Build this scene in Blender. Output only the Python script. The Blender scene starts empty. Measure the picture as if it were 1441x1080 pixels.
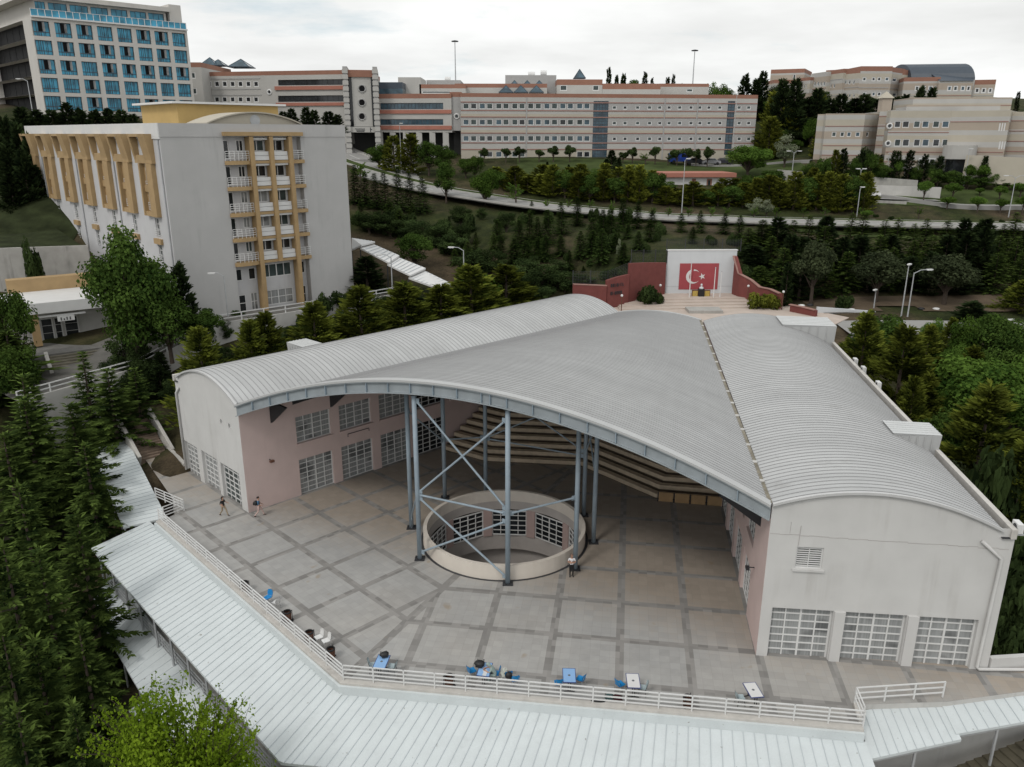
import bpy, bmesh, math, random
import numpy as np
from mathutils import Vector, Matrix
random.seed(7)
S = bpy.context.scene
COL = S.collection
PI = math.pi
R = math.radians
# ------------------------------------------------------------------ measured camera
F, PITCH, ROLL, HC = 1116.9, .303344, .002, 29.0
_f = Vector((0, math.cos(PITCH), -math.sin(PITCH))); _u = Vector((0, math.sin(PITCH), math.cos(PITCH))); _r = Vector((1, 0, 0))
RT = _r*math.cos(ROLL)+_u*math.sin(ROLL); UP = -_r*math.sin(ROLL)+_u*math.cos(ROLL)
CAM = Vector((0, 0, HC))
def ray(x, y): return _f+RT*((x-720.5)/F)+UP*((540-y)/F)
def G(x, y, z=0.):
    "survey point of the photograph lying at height z"
    d = ray(x, y); return CAM+d*((z-HC)/d.z)
def D(x, y, Y):
    "survey point at ground distance Y"
    d = ray(x, y); return CAM+d*(Y/d.y)
def VP(x, y, p, q):
    n = Vector((q[1]-p[1], -(q[0]-p[0]), 0)); d = ray(x, y)
    return CAM+d*((Vector((p[0], p[1], 0))-Vector((0, 0, 0))-Vector((CAM.x, CAM.y, 0))).dot(n)/d.dot(n))
def UZ(x, y, p, q):
    h = VP(x, y, p, q); e = Vector((q[0]-p[0], q[1]-p[1], 0)).normalized()
    return (h-Vector((p[0], p[1], 0))).dot(e), h.z
def V(*a): return Vector(a)
def dirv(deg): return Vector((math.cos(R(deg)), math.sin(R(deg)), 0))
# ------------------------------------------------------------------ mesh builder
class MB:
    def __init__(s): s.v = []; s.f = []; s.m = []; s.t = []
    def add(s, vs, fs, m=0, t=0.):
        o = len(s.v); s.v += [tuple(v) for v in vs]
        for f in fs: s.f.append(tuple(i+o for i in f)); s.m.append(m); s.t.append(t)
    def quad(s, a, b, c, d, m=0, t=0.): s.add((a, b, c, d), ((0, 1, 2, 3),), m, t)
    def poly(s, pts, m=0): s.add(pts, (tuple(range(len(pts))),), m)
    def box(s, c, sz, rz=0., m=0):
        cx, cy, cz = c; x, y, z = sz[0]/2, sz[1]/2, sz[2]/2; ca, sa = math.cos(rz), math.sin(rz)
        vs = [(cx+i*x*ca-j*y*sa, cy+i*x*sa+j*y*ca, cz+k*z) for k in (-1, 1) for i, j in ((-1, -1), (1, -1), (1, 1), (-1, 1))]
        s.add(vs, ((3, 2, 1, 0), (4, 5, 6, 7), (0, 1, 5, 4), (1, 2, 6, 5), (2, 3, 7, 6), (3, 0, 4, 7)), m)
    def seg(s, p, q, w, h, m=0, upv=None):
        "box beam from p to q, width w, height h"
        p, q = Vector(p), Vector(q); e = (q-p).normalized(); u = Vector(upv) if upv else Vector((0, 0, 1))
        if abs(e.dot(u)) > .98: u = Vector((0, 1, 0))
        sd = e.cross(u).normalized(); u = sd.cross(e)
        a = sd*w/2; b = u*h/2
        vs = [p-a-b, p+a-b, p+a+b, p-a+b, q-a-b, q+a-b, q+a+b, q-a+b]
        s.add(vs, ((3, 2, 1, 0), (4, 5, 6, 7), (0, 1, 5, 4), (1, 2, 6, 5), (2, 3, 7, 6), (3, 0, 4, 7)), m)
    def prism(s, pts, z0, z1, m=0, mt=None):
        n = len(pts); vs = [(p[0], p[1], z0) for p in pts]+[(p[0], p[1], z1) for p in pts]
        s.add(vs, [tuple(reversed(range(n)))], m); s.add(vs, [tuple(range(n, 2*n))], m if mt is None else mt)
        s.add(vs, [(i, (i+1) % n, n+(i+1) % n, n+i) for i in range(n)], m)
    def tube(s, pts, rad, n=8, m=0, cap=True):
        pts = [Vector(p) for p in pts]
        if not hasattr(rad, '__len__'): rad = [rad]*len(pts)
        rings = []
        for i, p in enumerate(pts):
            e = (pts[min(i+1, len(pts)-1)]-pts[max(i-1, 0)]).normalized()
            a = Vector((1, 0, 0)) if abs(e.x) < .8 else Vector((0, 1, 0))
            x = e.cross(a).normalized(); y = e.cross(x)
            rings.append([p+(x*math.cos(2*PI*k/n)+y*math.sin(2*PI*k/n))*rad[i] for k in range(n)])
        vs = [v for r in rings for v in r]
        fs = [(i*n+k, i*n+(k+1) % n, (i+1)*n+(k+1) % n, (i+1)*n+k) for i in range(len(pts)-1) for k in range(n)]
        if cap: fs += [tuple(reversed(range(n))), tuple(range((len(pts)-1)*n, len(pts)*n))]
        s.add(vs, fs, m)
    def lathe(s, prof, n=16, c=(0, 0, 0), m=0):
        vs = [(c[0]+r*math.cos(2*PI*k/n), c[1]+r*math.sin(2*PI*k/n), c[2]+z) for r, z in prof for k in range(n)]
        s.add(vs, [(i*n+k, i*n+(k+1) % n, (i+1)*n+(k+1) % n, (i+1)*n+k) for i in range(len(prof)-1) for k in range(n)], m)
    def sweep(s, pts, n, n0, n1, z0, z1, m=0, zoff=None):
        "rectangular section swept along pts; n = horizontal outward vector"
        n = Vector(n); N = len(pts); vs = []
        for p in pts:
            p = Vector(p)
            for a, b in ((n0, z0), (n1, z0), (n1, z1), (n0, z1)): vs.append(p+n*a+Vector((0, 0, b)))
        fs = [(i*4+k, i*4+(k+1) % 4, (i+1)*4+(k+1) % 4, (i+1)*4+k) for i in range(N-1) for k in range(4)]
        fs += [(0, 1, 2, 3), (N*4-1, N*4-2, N*4-3, N*4-4)]
        s.add(vs, fs, m)
    def mesh(s, name, mats, off=(0, 0, 0), smooth=False, tint=False):
        me = bpy.data.meshes.new(name); o = Vector(off)
        me.from_pydata([tuple(Vector(v)-o) for v in s.v], [], s.f)
        for m in (mats if isinstance(mats, (list, tuple)) else [mats]): me.materials.append(m)
        me.polygons.foreach_set('material_index', s.m)
        if tint:
            at = me.attributes.new('tint', 'FLOAT', 'FACE'); at.data.foreach_set('value', s.t)
        if smooth: me.polygons.foreach_set('use_smooth', [True]*len(me.polygons))
        me.update(); return me
def wloc(o):
    v = Vector((0, 0, 0))
    while o: v += o.location; o = o.parent
    return v
def link(name, me, parent=None):
    o = bpy.data.objects.new(name, me); COL.objects.link(o)
    if parent: o.parent = parent
    return o
def part(name, mb, mats, parent=None, smooth=False, fix=True):
    "one mesh object; coordinates given in world space"
    me = mb.mesh(name, mats, wloc(parent) if parent else (0, 0, 0), smooth)
    if fix:
        bm = bmesh.new(); bm.from_mesh(me); bmesh.ops.recalc_face_normals(bm, faces=bm.faces); bm.to_mesh(me); bm.free()
    return link(name, me, parent)
def parts(name, mb, mats, parent=None, **k):
    "one mesh object for every separate piece of the builder"
    n = len(mb.v); par = list(range(n))
    def fd(i):
        while par[i] != i: par[i] = par[par[i]]; i = par[i]
        return i
    for f in mb.f:
        for i in f[1:]: par[fd(i)] = fd(f[0])
    gs = {}
    for j, f in enumerate(mb.f): gs.setdefault(fd(f[0]), []).append(j)
    out = []
    for js in gs.values():
        b = MB(); mp = {}
        for j in js:
            for i in mb.f[j]:
                if i not in mp: mp[i] = len(b.v); b.v.append(mb.v[i])
            b.f.append(tuple(mp[i] for i in mb.f[j])); b.m.append(mb.m[j]); b.t.append(mb.t[j])
        out.append(part(name, b, mats, parent, **k))
    return out
def tag(o, label=None, cat=None, group=None, kind=None):
    if label: o['label'] = label
    if cat: o['category'] = cat
    if group: o['group'] = group
    if kind: o['kind'] = kind
    return o
def thing(name, label, cat, loc=(0, 0, 0), rz=0., group=None):
    o = bpy.data.objects.new(name, None); COL.objects.link(o); o.empty_display_size = .3
    o.location = loc; o.rotation_euler = (0, 0, rz)
    return tag(o, label, cat, group)
def dup(root, loc, rz=0., scale=None, label=None, group=None):
    r = root.copy(); COL.objects.link(r); r.location = loc; r.rotation_euler = (0, 0, rz)
    if scale is not None: r.scale = scale
    if label: r['label'] = label
    if group: r['group'] = group
    def rec(src, dst):
        for ch in src.children:
            c = ch.copy(); COL.objects.link(c); c.parent = dst; rec(ch, c)
    rec(root, r); return r
# ------------------------------------------------------------------ materials
def newmat(name):
    m = bpy.data.materials.new(name); m.use_nodes = True; nt = m.node_tree; nt.nodes.clear()
    out = nt.nodes.new('ShaderNodeOutputMaterial'); b = nt.nodes.new('ShaderNodeBsdfPrincipled')
    nt.links.new(b.outputs[0], out.inputs[0]); return m, nt, b, out
def nd(nt, t, **kw):
    n = nt.nodes.new('ShaderNode'+t)
    for k, v in kw.items(): setattr(n, k, v)
    return n
def mth(nt, op, a, b=None, c=None):
    n = nt.nodes.new('ShaderNodeMath'); n.operation = op
    for i, x in enumerate((a, b, c)):
        if x is None: continue
        if isinstance(x, (int, float)): n.inputs[i].default_value = x
        else: nt.links.new(x, n.inputs[i])
    return n.outputs[0]
def mixc(nt, fac, a, b, mode='MIX'):
    n = nt.nodes.new('ShaderNodeMix'); n.data_type = 'RGBA'; n.blend_type = mode
    for x, i in ((fac, 0), (a, 6), (b, 7)):
        if isinstance(x, (int, float)): n.inputs[i].default_value = x
        elif isinstance(x, (tuple, list)): n.inputs[i].default_value = tuple(x)[:3]+(1,)
        else: nt.links.new(x, n.inputs[i])
    return n.outputs[2]
def noise(nt, sc, vec=None, det=4., rough=.55, scale3=None):
    if vec is None: vec = nd(nt, 'TexCoord').outputs['Object']
    if scale3:
        mp = nd(nt, 'Mapping'); mp.inputs['Scale'].default_value = scale3; nt.links.new(vec, mp.inputs[0]); vec = mp.outputs[0]
    n = nd(nt, 'TexNoise'); n.inputs['Scale'].default_value = sc; n.inputs['Detail'].default_value = det; n.inputs['Roughness'].default_value = rough
    nt.links.new(vec, n.inputs['Vector']); return n.outputs['Fac']
def ramp(nt, fac, lo, hi, a=0., b=1.):
    n = nd(nt, 'MapRange'); n.inputs[1].default_value = lo; n.inputs[2].default_value = hi; n.inputs[3].default_value = a; n.inputs[4].default_value = b
    nt.links.new(fac, n.inputs[0]); return n.outputs[0]
def bump(nt, b, h, st=.2, dist=.05):
    n = nd(nt, 'Bump'); n.inputs['Strength'].default_value = st; n.inputs['Distance'].default_value = dist
    nt.links.new(h, n.inputs['Height']); nt.links.new(n.outputs[0], b.inputs['Normal'])
def rgb(h):
    "sRGB 0-255 triple -> linear"
    return tuple(((c/255)/12.92 if c/255 <= .04045 else ((c/255+.055)/1.055)**2.4) for c in h)
def plain(name, col, rough=.7, metal=0., var=.12, sc=1.2, spec=.4, streak=0., streakcol=(.12, .11, .1), fine=.0, strip=None, specks=0.):
    m, nt, b, _ = newmat(name)
    n = noise(nt, sc, det=6.)
    v = ramp(nt, n, .25, .75, 1-var, 1+var)
    c = mixc(nt, 1., col, v, 'MULTIPLY')
    if streak:
        st = noise(nt, 1., det=5., scale3=(1.6, 1.6, .12)); pt = noise(nt, .35, det=3.)
        k = mth(nt, 'MULTIPLY', ramp(nt, st, .52, .78), ramp(nt, pt, .42, .7))
        c = mixc(nt, mth(nt, 'MULTIPLY', k, streak), c, streakcol)
    if fine:
        c = mixc(nt, 1., c, ramp(nt, noise(nt, 14., det=3.), .2, .8, 1-fine, 1+fine), 'MULTIPLY')
    if strip:
        # every sheet of the roof is a slightly different grey, with dirt run along it
        ang, w_ = strip; tc = nd(nt, 'TexCoord').outputs['Object']; sp = nd(nt, 'SeparateXYZ'); nt.links.new(tc, sp.inputs[0])
        k = mth(nt, 'ADD', mth(nt, 'MULTIPLY', sp.outputs[0], math.cos(R(ang))/w_), mth(nt, 'MULTIPLY', sp.outputs[1], math.sin(R(ang))/w_))
        wn = nd(nt, 'TexWhiteNoise'); wn.noise_dimensions = '1D'; nt.links.new(mth(nt, 'FLOOR', k), wn.inputs['W'])
        c = mixc(nt, 1., c, ramp(nt, wn.outputs['Value'], 0, 1, .94, 1.05), 'MULTIPLY')
        c = mixc(nt, 1., c, ramp(nt, noise(nt, .09, tc, 5., .6), .3, .7, .9, 1.08), 'MULTIPLY')
        d_ = noise(nt, .5, tc, 6., .7); c = mixc(nt, mth(nt, 'MULTIPLY', ramp(nt, d_, .58, .75), .3), c, (.2, .19, .17))
    if specks:
        s_ = noise(nt, 3.2, det=3., rough=.6); c = mixc(nt, mth(nt, 'MULTIPLY', ramp(nt, s_, .70, .74), specks), c, (.12, .1, .07))
    nt.links.new(c, b.inputs['Base Color']); b.inputs['Roughness'].default_value = rough; b.inputs['Metallic'].default_value = metal
    b.inputs['Specular IOR Level'].default_value = spec
    return m
M = {}
M['stucco'] = plain('white_stucco', (.55, .545, .535), .85, var=.06, sc=.5, streak=.5, streakcol=(.3, .28, .26), spec=.2)
M['pink'] = plain('pink_stucco', (.60, .475, .45), .85, var=.06, sc=.6, streak=.2, streakcol=(.28, .2, .18), spec=.2)
M['white'] = plain('white_paint', (.64, .64, .635), .5, var=.04)
M['coping'] = plain('stained_coping', (.5, .48, .45), .85, var=.12, sc=2., streak=.5, streakcol=(.1, .09, .09))
M['roof_grey'] = plain('grey_sheet_roof', (.425, .43, .43), .55, var=.06, sc=.35, spec=.35, fine=.05)
M['roof_rib'] = plain('grey_sheet_seam', (.29, .29, .295), .6, var=.06, sc=.6, spec=.3)
M['roof_R'] = plain('grey_sheet_roof_right', (.425, .43, .43), .55, var=.05, sc=.35, spec=.35, fine=.04, strip=(81.73, .47))
M['roof_L'] = plain('grey_sheet_roof_left', (.425, .43, .43), .55, var=.05, sc=.35, spec=.35, fine=.04, strip=(44.6, .47))
M['roof_C'] = plain('grey_sheet_roof_centre', (.385, .39, .39), .55, var=.05, sc=.35, spec=.35, fine=.04, strip=(62.8, .44))
M['canopy'] = plain('pale_blue_sheet_roof', (.565, .605, .615), .45, var=.07, sc=.5, spec=.4, fine=.05, specks=.6, streak=.3, streakcol=(.3, .31, .32))
M['canopy_rib'] = plain('pale_blue_sheet_seam', (.455, .495, .515), .5, var=.1)
M['steel'] = plain('blue_grey_steel', (.26, .32, .37), .5, var=.12, sc=1.5, spec=.4, streak=.3, streakcol=(.1, .09, .08))
M['steelp'] = plain('pale_steel_beam', (.28, .31, .33), .5, var=.14, sc=1., spec=.4, streak=.35, streakcol=(.15, .15, .15))
M['dark'] = plain('dark_steel', (.035, .036, .04), .6)
M['conc'] = plain('concrete', (.36, .35, .33), .9, var=.15, sc=.8, streak=.7, streakcol=(.06, .06, .055), spec=.2)
M['concw'] = plain('pale_concrete', (.48, .47, .45), .9, var=.12, sc=.7, streak=.6, streakcol=(.12, .11, .1), spec=.2)
M['orange'] = plain('ochre_paint', (.37, .255, .13), .8, var=.12, sc=1., streak=.3, streakcol=(.2, .12, .07))
M['yellow'] = plain('yellow_paint', (.46, .32, .125), .8, var=.08, sc=.7)
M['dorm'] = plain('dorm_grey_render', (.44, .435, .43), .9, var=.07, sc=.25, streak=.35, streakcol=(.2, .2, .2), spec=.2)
M['dorm_lit'] = plain('dorm_lit_render', (.5, .5, .51), .9, var=.07, sc=.4, streak=.35, streakcol=(.25, .25, .25), spec=.2)  # lit copy of the dormitory render, the light put into a paler colour
M['terra'] = plain('terracotta_band', (.27, .135, .095), .8, var=.1, sc=.5)
M['terral'] = plain('terracotta_red_band', (.36, .15, .11), .8, var=.1, sc=.5)
M['cream'] = plain('cream_panel', (.42, .385, .32), .85, var=.06, sc=.4)
M['cream2'] = plain('pale_grey_panel', (.42, .41, .39), .85, var=.06, sc=.4)
M['beige'] = plain('beige_panel', (.37, .315, .26), .85, var=.06, sc=.4)
M['pinkline'] = plain('red_string_course', (.29, .165, .14), .8)
M['greyband'] = plain('grey_panel', (.36, .355, .35), .85, var=.06)
M['hotel'] = plain('hotel_beige_frame', (.53, .51, .48), .8, var=.07, sc=.3, streak=.3, streakcol=(.2, .18, .16))
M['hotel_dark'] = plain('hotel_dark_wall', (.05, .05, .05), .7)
M['navy'] = plain('dark_blue_roof', (.05, .065, .085), .5, var=.1)
M['redwall'] = plain('red_brick_paint', (.165, .048, .042), .85, var=.15, sc=1.5, fine=.1)
M['flagred'] = plain('flag_red', (.33, .06, .07), .6, var=.08)
M['memwhite'] = plain('memorial_white', (.55, .57, .59), .7, var=.06, sc=.5, streak=.3, streakcol=(.3, .3, .32))
M['gold'] = plain('gold_panel', (.45, .32, .08), .5, var=.3, sc=9.)
M['black'] = plain('black_paint', (.015, .015, .016), .5)
M['brown'] = plain('brown_wood', (.12, .055, .035), .7, var=.3, sc=6.)
M['bluep'] = plain('blue_plastic', (.015, .22, .52), .35, var=.05)
M['tabblue'] = plain('light_blue_laminate', (.25, .42, .68), .3, var=.04)
M['tabedge'] = plain('table_edge_blue', (.05, .07, .2), .4)
M['greyseat'] = plain('pale_teal_seat', (.36, .43, .45), .5)
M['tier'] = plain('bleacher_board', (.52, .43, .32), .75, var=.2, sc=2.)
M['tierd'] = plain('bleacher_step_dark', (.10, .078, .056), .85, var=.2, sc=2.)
M['pole'] = plain('galvanised_pole', (.42, .43, .44), .45, metal=.3)
M['road'] = plain('pale_asphalt', (.27, .265, .255), .9, var=.1, sc=.6, fine=.08)
M['kerb'] = plain('kerb_stone', (.4, .39, .37), .9, var=.1)
M['paving'] = plain('pale_paving', (.46, .39, .34), .85, var=.1, sc=.7, fine=.05)
M['gutter'] = plain('tan_gutter', (.19, .17, .13), .8, var=.4, sc=1.2)
M['bark'] = plain('bark', (.06, .045, .035), .95, var=.3, sc=5.)
M['skin'] = plain('skin', (.42, .24, .17), .6, var=.04)
M['hair'] = plain('dark_hair', (.012, .009, .008), .6)
def glass(name, col, rough=.08, curtain=None, spec=.5):
    m, nt, b, _ = newmat(name); c = col
    if curtain:
        gp = nd(nt, 'NewGeometry').outputs['Position']; n = noise(nt, 1., gp, det=2., scale3=(9., 9., .05)); p = noise(nt, .55, gp, det=1., scale3=(1., 1., 1.3))
        f = mth(nt, 'MULTIPLY', ramp(nt, n, .3, .7, .6, 1.), ramp(nt, p, .33, .43, .4, 1.))
        c = mixc(nt, f, col, curtain); nt.links.new(c, b.inputs['Base Color'])
    else:
        n = noise(nt, .7, nd(nt, 'NewGeometry').outputs['Position'], det=1.); nt.links.new(mixc(nt, 1., col, ramp(nt, n, .3, .7, .6, 1.4), 'MULTIPLY'), b.inputs['Base Color'])
    b.inputs['Roughness'].default_value = rough; b.inputs['Specular IOR Level'].default_value = spec
    return m
M['gl'] = glass('dark_glass', (.02, .023, .026))
M['glc'] = glass('curtained_glass', (.03, .032, .035), .2, (.34, .35, .35), spec=.3)
M['glg'] = glass('grey_green_glass', (.05, .066, .066), spec=.3)
M['glb'] = glass('blue_glass', (.04, .25, .38), .12, spec=.4)
M['gltow'] = glass('blue_grey_glass', (.04, .075, .1), .1)
M['glo'] = glass('open_window_dark', (.008, .008, .009), .6, spec=.1)
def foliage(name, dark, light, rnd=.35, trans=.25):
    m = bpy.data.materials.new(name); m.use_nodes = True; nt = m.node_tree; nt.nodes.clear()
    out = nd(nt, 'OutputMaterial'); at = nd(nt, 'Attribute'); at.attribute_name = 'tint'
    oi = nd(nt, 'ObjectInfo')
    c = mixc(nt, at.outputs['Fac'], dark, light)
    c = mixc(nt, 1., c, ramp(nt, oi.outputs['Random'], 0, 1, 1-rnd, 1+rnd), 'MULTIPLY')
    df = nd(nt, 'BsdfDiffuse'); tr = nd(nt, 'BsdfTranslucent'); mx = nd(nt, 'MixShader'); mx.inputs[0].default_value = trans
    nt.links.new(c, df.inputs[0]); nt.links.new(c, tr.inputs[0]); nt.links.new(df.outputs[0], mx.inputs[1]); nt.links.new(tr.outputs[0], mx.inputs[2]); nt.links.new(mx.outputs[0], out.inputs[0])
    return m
FM = dict(
    fir=foliage('fir_needles', (.008, .018, .007), (.135, .195, .045), .25),
    firy=foliage('young_fir_needles', (.014, .028, .009), (.085, .13, .034), .3),
    dark=foliage('dark_conifer_needles', (.006, .011, .006), (.055, .082, .03), .3),
    gold=foliage('golden_cypress_sprays', (.022, .034, .008), (.215, .245, .038), .3),
    hedge=foliage('olive_conifer_sprays', (.026, .038, .009), (.27, .29, .045), .35),
    broad=foliage('broad_leaves', (.014, .034, .009), (.105, .17, .036), .25),
    lime=foliage('lime_leaves', (.09, .16, .012), (.25, .36, .03), .1, .4),
    pine=foliage('pine_needles', (.016, .024, .013), (.085, .105, .052), .25),
    fresh=foliage('fresh_leaves', (.024, .058, .012), (.13, .215, .04), .3, .35),
    bush=foliage('dark_bush_leaves', (.010, .018, .008), (.075, .112, .038), .3),
    blossom=foliage('pale_blossom_leaves', (.06, .1, .04), (.3, .32, .22), .1),
)
# ------------------------------------------------------------------ walls with real openings
def wall(mb, p, q, z0, z1, ops=(), d=.25, bands=None, m=0):
    p = Vector((p[0], p[1], 0)); q = Vector((q[0], q[1], 0)); L = (q-p).length; e = (q-p)/L; n = Vector((e.y, -e.x, 0))
    us = {0., L}; zs = {z0, z1}
    for a, b, c, f in ops: us |= {a, b}; zs |= {max(c, z0), min(f, z1)}
    if bands: zs |= {z for z, _ in bands if z0 < z < z1}
    us = sorted(us); zs = sorted(zs)
    def bm_(z):
        k = m
        if bands:
            for zz, i in bands:
                if z >= zz: k = i
        return k
    P = lambda u, z, k=0.: p+e*u-n*k+Vector((0, 0, z))
    for i in range(len(us)-1):
        for j in range(len(zs)-1):
            u = (us[i]+us[i+1])/2; z = (zs[j]+zs[j+1])/2
            if us[i+1]-us[i] < 1e-4 or zs[j+1]-zs[j] < 1e-4: continue
            if any(a < u < b and c < z < f for a, b, c, f in ops): continue
            mb.quad(P(us[i], zs[j]), P(us[i+1], zs[j]), P(us[i+1], zs[j+1]), P(us[i], zs[j+1]), bm_(z))
    for a, b, c, f in ops:
        c = max(c, z0); f = min(f, z1); k = bm_((c+f)/2)
        mb.quad(P(a, c), P(a, f), P(a, f, d), P(a, c, d), k); mb.quad(P(b, f), P(b, c), P(b, c, d), P(b, f, d), k)
        mb.quad(P(a, f), P(b, f), P(b, f, d), P(a, f, d), k); mb.quad(P(b, c), P(a, c), P(a, c, d), P(b, c, d), k)
_wc = {}
def win_mesh(w, h, cols, rows, fm, gm, fw=.07, mw=.04, louver=0):
    key = (round(w, 2), round(h, 2), cols, rows, fm, gm, fw, louver)
    if key in _wc: return _wc[key]
    f = MB(); x = w/2; z = h/2
    for s in (-1, 1):
        f.box((s*(x-fw/2), -.035, 0), (fw, .07, h)); f.box((0, -.0345, s*(z-fw/2)), (w-2*fw, .065, fw))
    big = mw*1.5
    for i in range(1, cols):
        t = big if (cols == 4 and i == 2) else mw
        f.box((-x+w*i/cols, -.03, 0), (t, .056, h-2*fw))
    for j in range(1, rows): f.box((0, -.026, -z+h*j/rows), (w-2*fw, .044, mw))
    for j in range(louver): f.box((0, -.016, z-fw-(h-2*fw)*(j+.5)/louver), (w-2*fw, .03, (h-2*fw)/louver*.5))
    g = MB(); g.box((0, .015, 0), (w-.02, .03, h-.02))
    r = (f.mesh('window', M[fm]), g.mesh('pane', M[gm])); _wc[key] = r; return r
def window(root, p, q, op, d, cols, rows, fm='white', gm='gl', fw=.07, mw=.04, name='window', louver=0, out=0.):
    p = Vector((p[0], p[1], 0)); q = Vector((q[0], q[1], 0)); e = (q-p).normalized(); n = Vector((e.y, -e.x, 0))
    u0, u1, z0, z1 = op
    a, b = win_mesh(u1-u0, z1-z0, cols, rows, fm, gm, fw, mw, louver)
    o = link(name, a, root); o.location = p+e*((u0+u1)/2)-n*(d-.005-out)+Vector((0, 0, (z0+z1)/2))-wloc(root)
    o.rotation_euler = (0, 0, math.atan2(e.y, e.x)); g = link('pane', b, o); return o
def railing(root, pts, h=1., bars=4, sp=2., mat='white', rr=.025, name='rail'):
    "posts one mesh each, one mesh for the bars"
    b = MB(); post = MB(); done = []
    for p, q in zip(pts[:-1], pts[1:]):
        p, q = Vector(p), Vector(q); L = (q-p).length
        for k in range(bars): b.seg(p+V(0, 0, h*(k+1)/bars-.03), q+V(0, 0, h*(k+1)/bars-.03), rr*2, rr*2)
        n = max(1, round(L/sp))
        for i in range(n+1):
            c = p.lerp(q, i/n)
            if all((c-x).length > .3 for x in done): done.append(c)
    part(name, b, M[mat], root)
    pm = MB(); pm.box((0, 0, h/2), (rr*2.4, rr*2.4, h)); me = pm.mesh('post', M[mat])
    for c in done[:95]: o = link('post', me, root); o.location = c-wloc(root)
# ------------------------------------------------------------------ trees
def rot_to(d, roll=0.):
    return Vector(d).to_track_quat('Y', 'Z').to_matrix() @ Matrix.Rotation(roll, 3, 'Y')
def kite(mb, p, d, L, w, t, roll=0.):
    m = rot_to(d, roll); x = m @ Vector((1, 0, 0)); y = m @ Vector((0, 1, 0)); z = m @ Vector((0, 0, 1)); p = Vector(p)
    mb.add((p, p+y*L*.45+x*w+z*w*.3, p+y*L, p+y*L*.45-x*w+z*w*.3), ((0, 1, 2, 3),), 0, t)
def leaf(mb, p, n, s, t, rng):
    m = rot_to(n, rng.uniform(0, 6.3)); x = m @ Vector((s, 0, 0)); z = m @ Vector((0, 0, s)); y = m @ Vector((0, s*.25, 0)); p = Vector(p)
    mb.add((p-x*.5, p-z*.36+y, p+x*.5, p+z*.36+y), ((0, 1, 2, 3),), 0, t)
def rv(rng):
    while True:
        v = Vector((rng.uniform(-1, 1), rng.uniform(-1, 1), rng.uniform(-1, 1)))
        if .05 < v.length < 1: return v.normalized()
def fir(seed, r=2.3, fine=1., droop=.28, h=10., gap=.42, base=.06, power=.85):
    "tiers of drooping branches carrying flat sprays"
    rng = random.Random(seed); c = MB(); tr = MB(); z = h*base
    tr.tube([(0, 0, 0), (0, 0, h*.5), (0, 0, h*.98)], [.16, .09, .015], 6)
    lean = (rng.uniform(-.2, .2), rng.uniform(-.2, .2))
    while z < h*.985:
        k = 1-z/h; rad = r*k**power*rng.uniform(.82, 1.15)+.08
        nb = max(4, int((4.5+4*k)*rng.uniform(.8, 1.15))); a0 = rng.uniform(0, 6.28)
        for b in range(nb):
            a = a0+b*2*PI/nb+rng.uniform(-.3, .3); L = rad*rng.uniform(.55, 1.22); up = .55*(1-k)+.08
            dx, dy = math.cos(a), math.sin(a); tb = rng.uniform(0, .75)
            ns = int((3+L*4.2)*fine)
            for s in range(ns):
                t = (s+rng.random())/ns; t = t**.75
                x = L*t; zz = z+up*x-droop*x*x/max(L, .5)+rng.uniform(-.06, .06)
                p = (dx*x+lean[0]*z/h, dy*x+lean[1]*z/h, zz)
                sl = (.28+.34*(1-t)*min(1, L))*rng.uniform(.7, 1.25)/fine**.35
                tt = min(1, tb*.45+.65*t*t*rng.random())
                for sg in (-1, 1):
                    aa = a+sg*rng.uniform(.5, 1.15); kite(c, p, (math.cos(aa), math.sin(aa), up-1.6*droop*t-rng.uniform(.05, .4)), sl, sl*.21, tt, rng.uniform(-.6, .6))
                if rng.random() < .4: kite(c, p, (dx, dy, up-1.2*droop*t), sl, sl*.16, tt+.15, rng.uniform(-.5, .5))
            kite(c, (dx*L*.93, dy*L*.93, z+up*L-droop*L), (dx, dy, up-droop), .4, .06, min(1, tb+.35))
        z += gap*(.55+.6*k)*rng.uniform(.85, 1.15)
    for i in range(10): kite(c, (0, 0, h*.93+.06*i), (rng.uniform(-.5, .5), rng.uniform(-.5, .5), 1.), .35, .04, .7)
    return c, tr
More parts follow.
